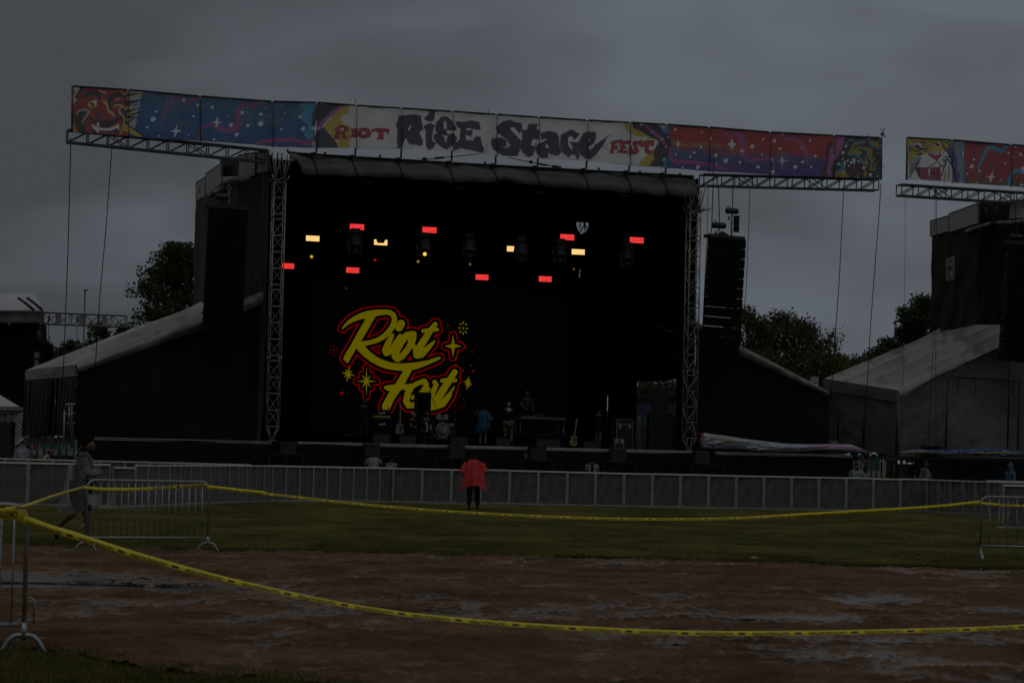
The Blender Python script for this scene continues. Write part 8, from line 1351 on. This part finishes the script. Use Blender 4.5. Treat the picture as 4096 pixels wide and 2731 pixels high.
st_ = thing('aluminium_stairs', 'silver stair railings climbing right beside the white tent', 'stairs', GP(75, 106)); Z_ = lambda x, y: YP(x, y, 106); b = MB()
for (x0, y0), (x1, y1), r_ in (((38, 1700), (95, 1650), .035), ((38, 1718), (110, 1652), .045), ((38, 1752), (112, 1688), .035), ((38, 1768), (112, 1703), .045), ((40, 1800), (112, 1745), .10), ((60, 1682), (75, 1700), .03)): b.tube(Z_(x0, y0), Z_(x1, y1), r_, 7)
for (x0, y0), (x1, y1) in (((62, 1682), (106, 1735)), ((81, 1682), (110, 1712)), ((45, 1742), (78, 1785)), ((45, 1765), (70, 1790))): b.tube(Z_(x0, y0), Z_(x1, y1), .035, 6)
b.tube(Z_(105, 1618), Z_(104, 1700), .04, 6); b.build('railing', ALU, st_); b = MB()
for i in range(7): b.box(Z_(42 + i * 11, 1812 - i * 9) + Vector((0, .4, 0)), (.3, .9, .05))
b.build('tread', ALUD, st_)
t_ = thing('equipment_rack', 'tall black box at the very left edge behind the barriers', 'rack', GP(10, 97)); p = YP(43, 1687, 97); hz = p.z; MB().box((-.25, 0, hz / 2), (1.16, .8, hz)).build('case_panel', BLK, t_, local=True)
for i, x in enumerate((19, 44)):
    p = YP(x, 1688, 96.8); t_ = thing('broadcast_light', ['round headed dark fixture, left one, standing on the black box', 'slim headed dark fixture, right one, standing on the black box'][i], 'fixture', p); MB().tube((0, 0, 0), (0, 0, .26), .025, 6).build('pole', M('fix_grey', (.07, .07, .075), .5), t_, local=True); MB().lathe((0, 0, .30), [(.02, -.06), (.045 if i else .07, -.02), (.04 if i else .075, .04), (.02, .10)], 10).build('head', BLK, t_, local=True)
# ladder-like frame with hanging grey cloth at the tent corner
A_ = ftl(0); LFp = lambda x, y: SP(x, y, .3); t_ = thing('scaffold_ladder', 'grey aluminium frame standing at the front corner of the left tent', 'scaffold', Vector((LFp(258, 1750).x, LFp(258, 1750).y, 0))); b = MB()
for x0, x1 in ((277, 276), (288, 286)): b.tube(LFp(x0, 1620), LFp(x1, 1700), .03, 6)
for y0, r_ in ((1618, .05), (1656, .025), (1692, .022)): b.tube(LFp(262, y0 + 1), LFp(302, y0 - 3), r_, 6)
b.tube(LFp(258, 1640), LFp(254, 1790), .035, 6); b.build('frame', ALUD, t_)
b = MB(org=LFp(285, 1700)); b.grid(lambda a, c: LFp(277 + a * 20 - c * 2 + (a - .5) * -8 * c, 1686 + c * 110 * (1 - .15 * abs(a - .5))) - V * (.06 * math.sin(a * 12 + c * 3) + .05), 14, 16); tag(b.build('hanging_sheet', M('sheet_grey', (.10, .115, .125), .4, var=.3, vs=5, bump=.02, bs=6)), 'grey plastic sheet knotted on the frame at the left tent corner', 'sheet')
# trailers and clutter seen under and behind the stages
def boxobj(name_, label, cat, x0, y0, x1, y1, Y_, depth, mat, extra=None):
    a = YP(x0, y0, Y_); c = YP(x1, y1, Y_); t_ = thing(name_, label, cat, Vector(((a.x + c.x) / 2, Y_, 0))); zt = (a.z + YP(x1, y0, Y_).z) / 2; zb_ = max(.0, c.z); MB().box((0, depth / 2, (zt + zb_) / 2), (abs(c.x - a.x), depth, zt - zb_)).build('body', mat, t_, local=True)
    if extra: extra(t_, abs(c.x - a.x), zt, zb_)
    return t_
def wheels(t_, w_, zt, zb_):
    for x in (-w_ * .3, w_ * .3): MB().tube((x, -.05, .4), (x, .25, .4), .4, 14).build('wheel', BLK, t_, local=True)
    MB().box((0, -.02, (zt + zb_) / 2 + .2), (w_ * .5, .03, .5)).build('window', M('trailer_glass', (.05, .12, .12), .2), t_, local=True)
boxobj('trailer', 'pale teal and white trailer glimpsed under the left tent deck', 'trailer', 118, 1755, 285, 1822, 125, 3, M('trailer_pale', (.22, .25, .25), .5, dirt=((.10, .22, .21), .5, .8)), wheels)
boxobj('fire_extinguisher', 'red upright canister beneath the left tent deck', 'canister', 133, 1762, 148, 1800, 112, .3, M('can_red', (.22, .01, .01), .4))
boxobj('trailer', 'white and green vehicle glimpsed in the gap between the two stages', 'trailer', 3430, 1842, 3548, 1905, 128, 3, M('trailer_green', (.20, .25, .22), .5, dirt=((.30, .28, .2), .5, .9)), wheels)
boxobj('orange_beam', 'orange painted bar behind the gap between the two stages', 'beam', 3440, 1838, 3480, 1845, 118, .3, M('bar_orange', (.40, .07, .015), .5))
boxobj('trailer', 'purple blue trailer wall seen through the stage opening', 'trailer', 2480, 1612, 2720, 1800, 119, 2.5, M('trailer_purple', (.045, .04, .10), .5, var=.4, vs=.8), wheels)
lt4 = thing('ground_truss', 'dark truss behind the stage opening carrying two spotlights', 'truss', GP(2550, 115)); b = MB().truss(YP(2520, 1598, 115), YP(2720, 1598, 115), Vector((0, 1, 0)), ZU, .3, .35, .35, .03, .018); b.build('box_truss', STEELD, lt4)
for i, x in enumerate((2625, 2690)): p = YP(x, 1580, 114.8); t_ = thing('moving_head_light', ['slanted spotlight on the rear truss, left one in the opening', 'spotlight with a round lens on the rear truss, right one in the opening'][i], 'stage light', p); MB().box((0, 0, .15), (.35, .3, .6), ax=(Vector((1, 0, -.4 + i * .6)).normalized(), Vector((0, 1, 0)), Vector((.4 - i * .6, 0, 1)).normalized())).build('lamp_head', M('lamp_grey', (.035, .035, .04), .5), t_, local=True); MB().box((0, 0, -.15), (.4, .3, .15)).build('base', BLK, t_, local=True)
boxobj('white_cover', 'white lamp-like cover perched on the far side of the right wing roof', 'cover', 3246, 1506, 3275, 1530, 112, .5, M('cover_white', (.40, .41, .42), .4, bump=.03, bs=4))
# power lines far right
b = MB(org=YP(3300, 1430, 240)); b.path([YP(3200, 1425, 240), YP(3360, 1440, 240), YP(3500, 1447, 240)], .03, 4); tag(b.build('power_line', CB), 'faint power line crossing the sky above the tents', 'cable')
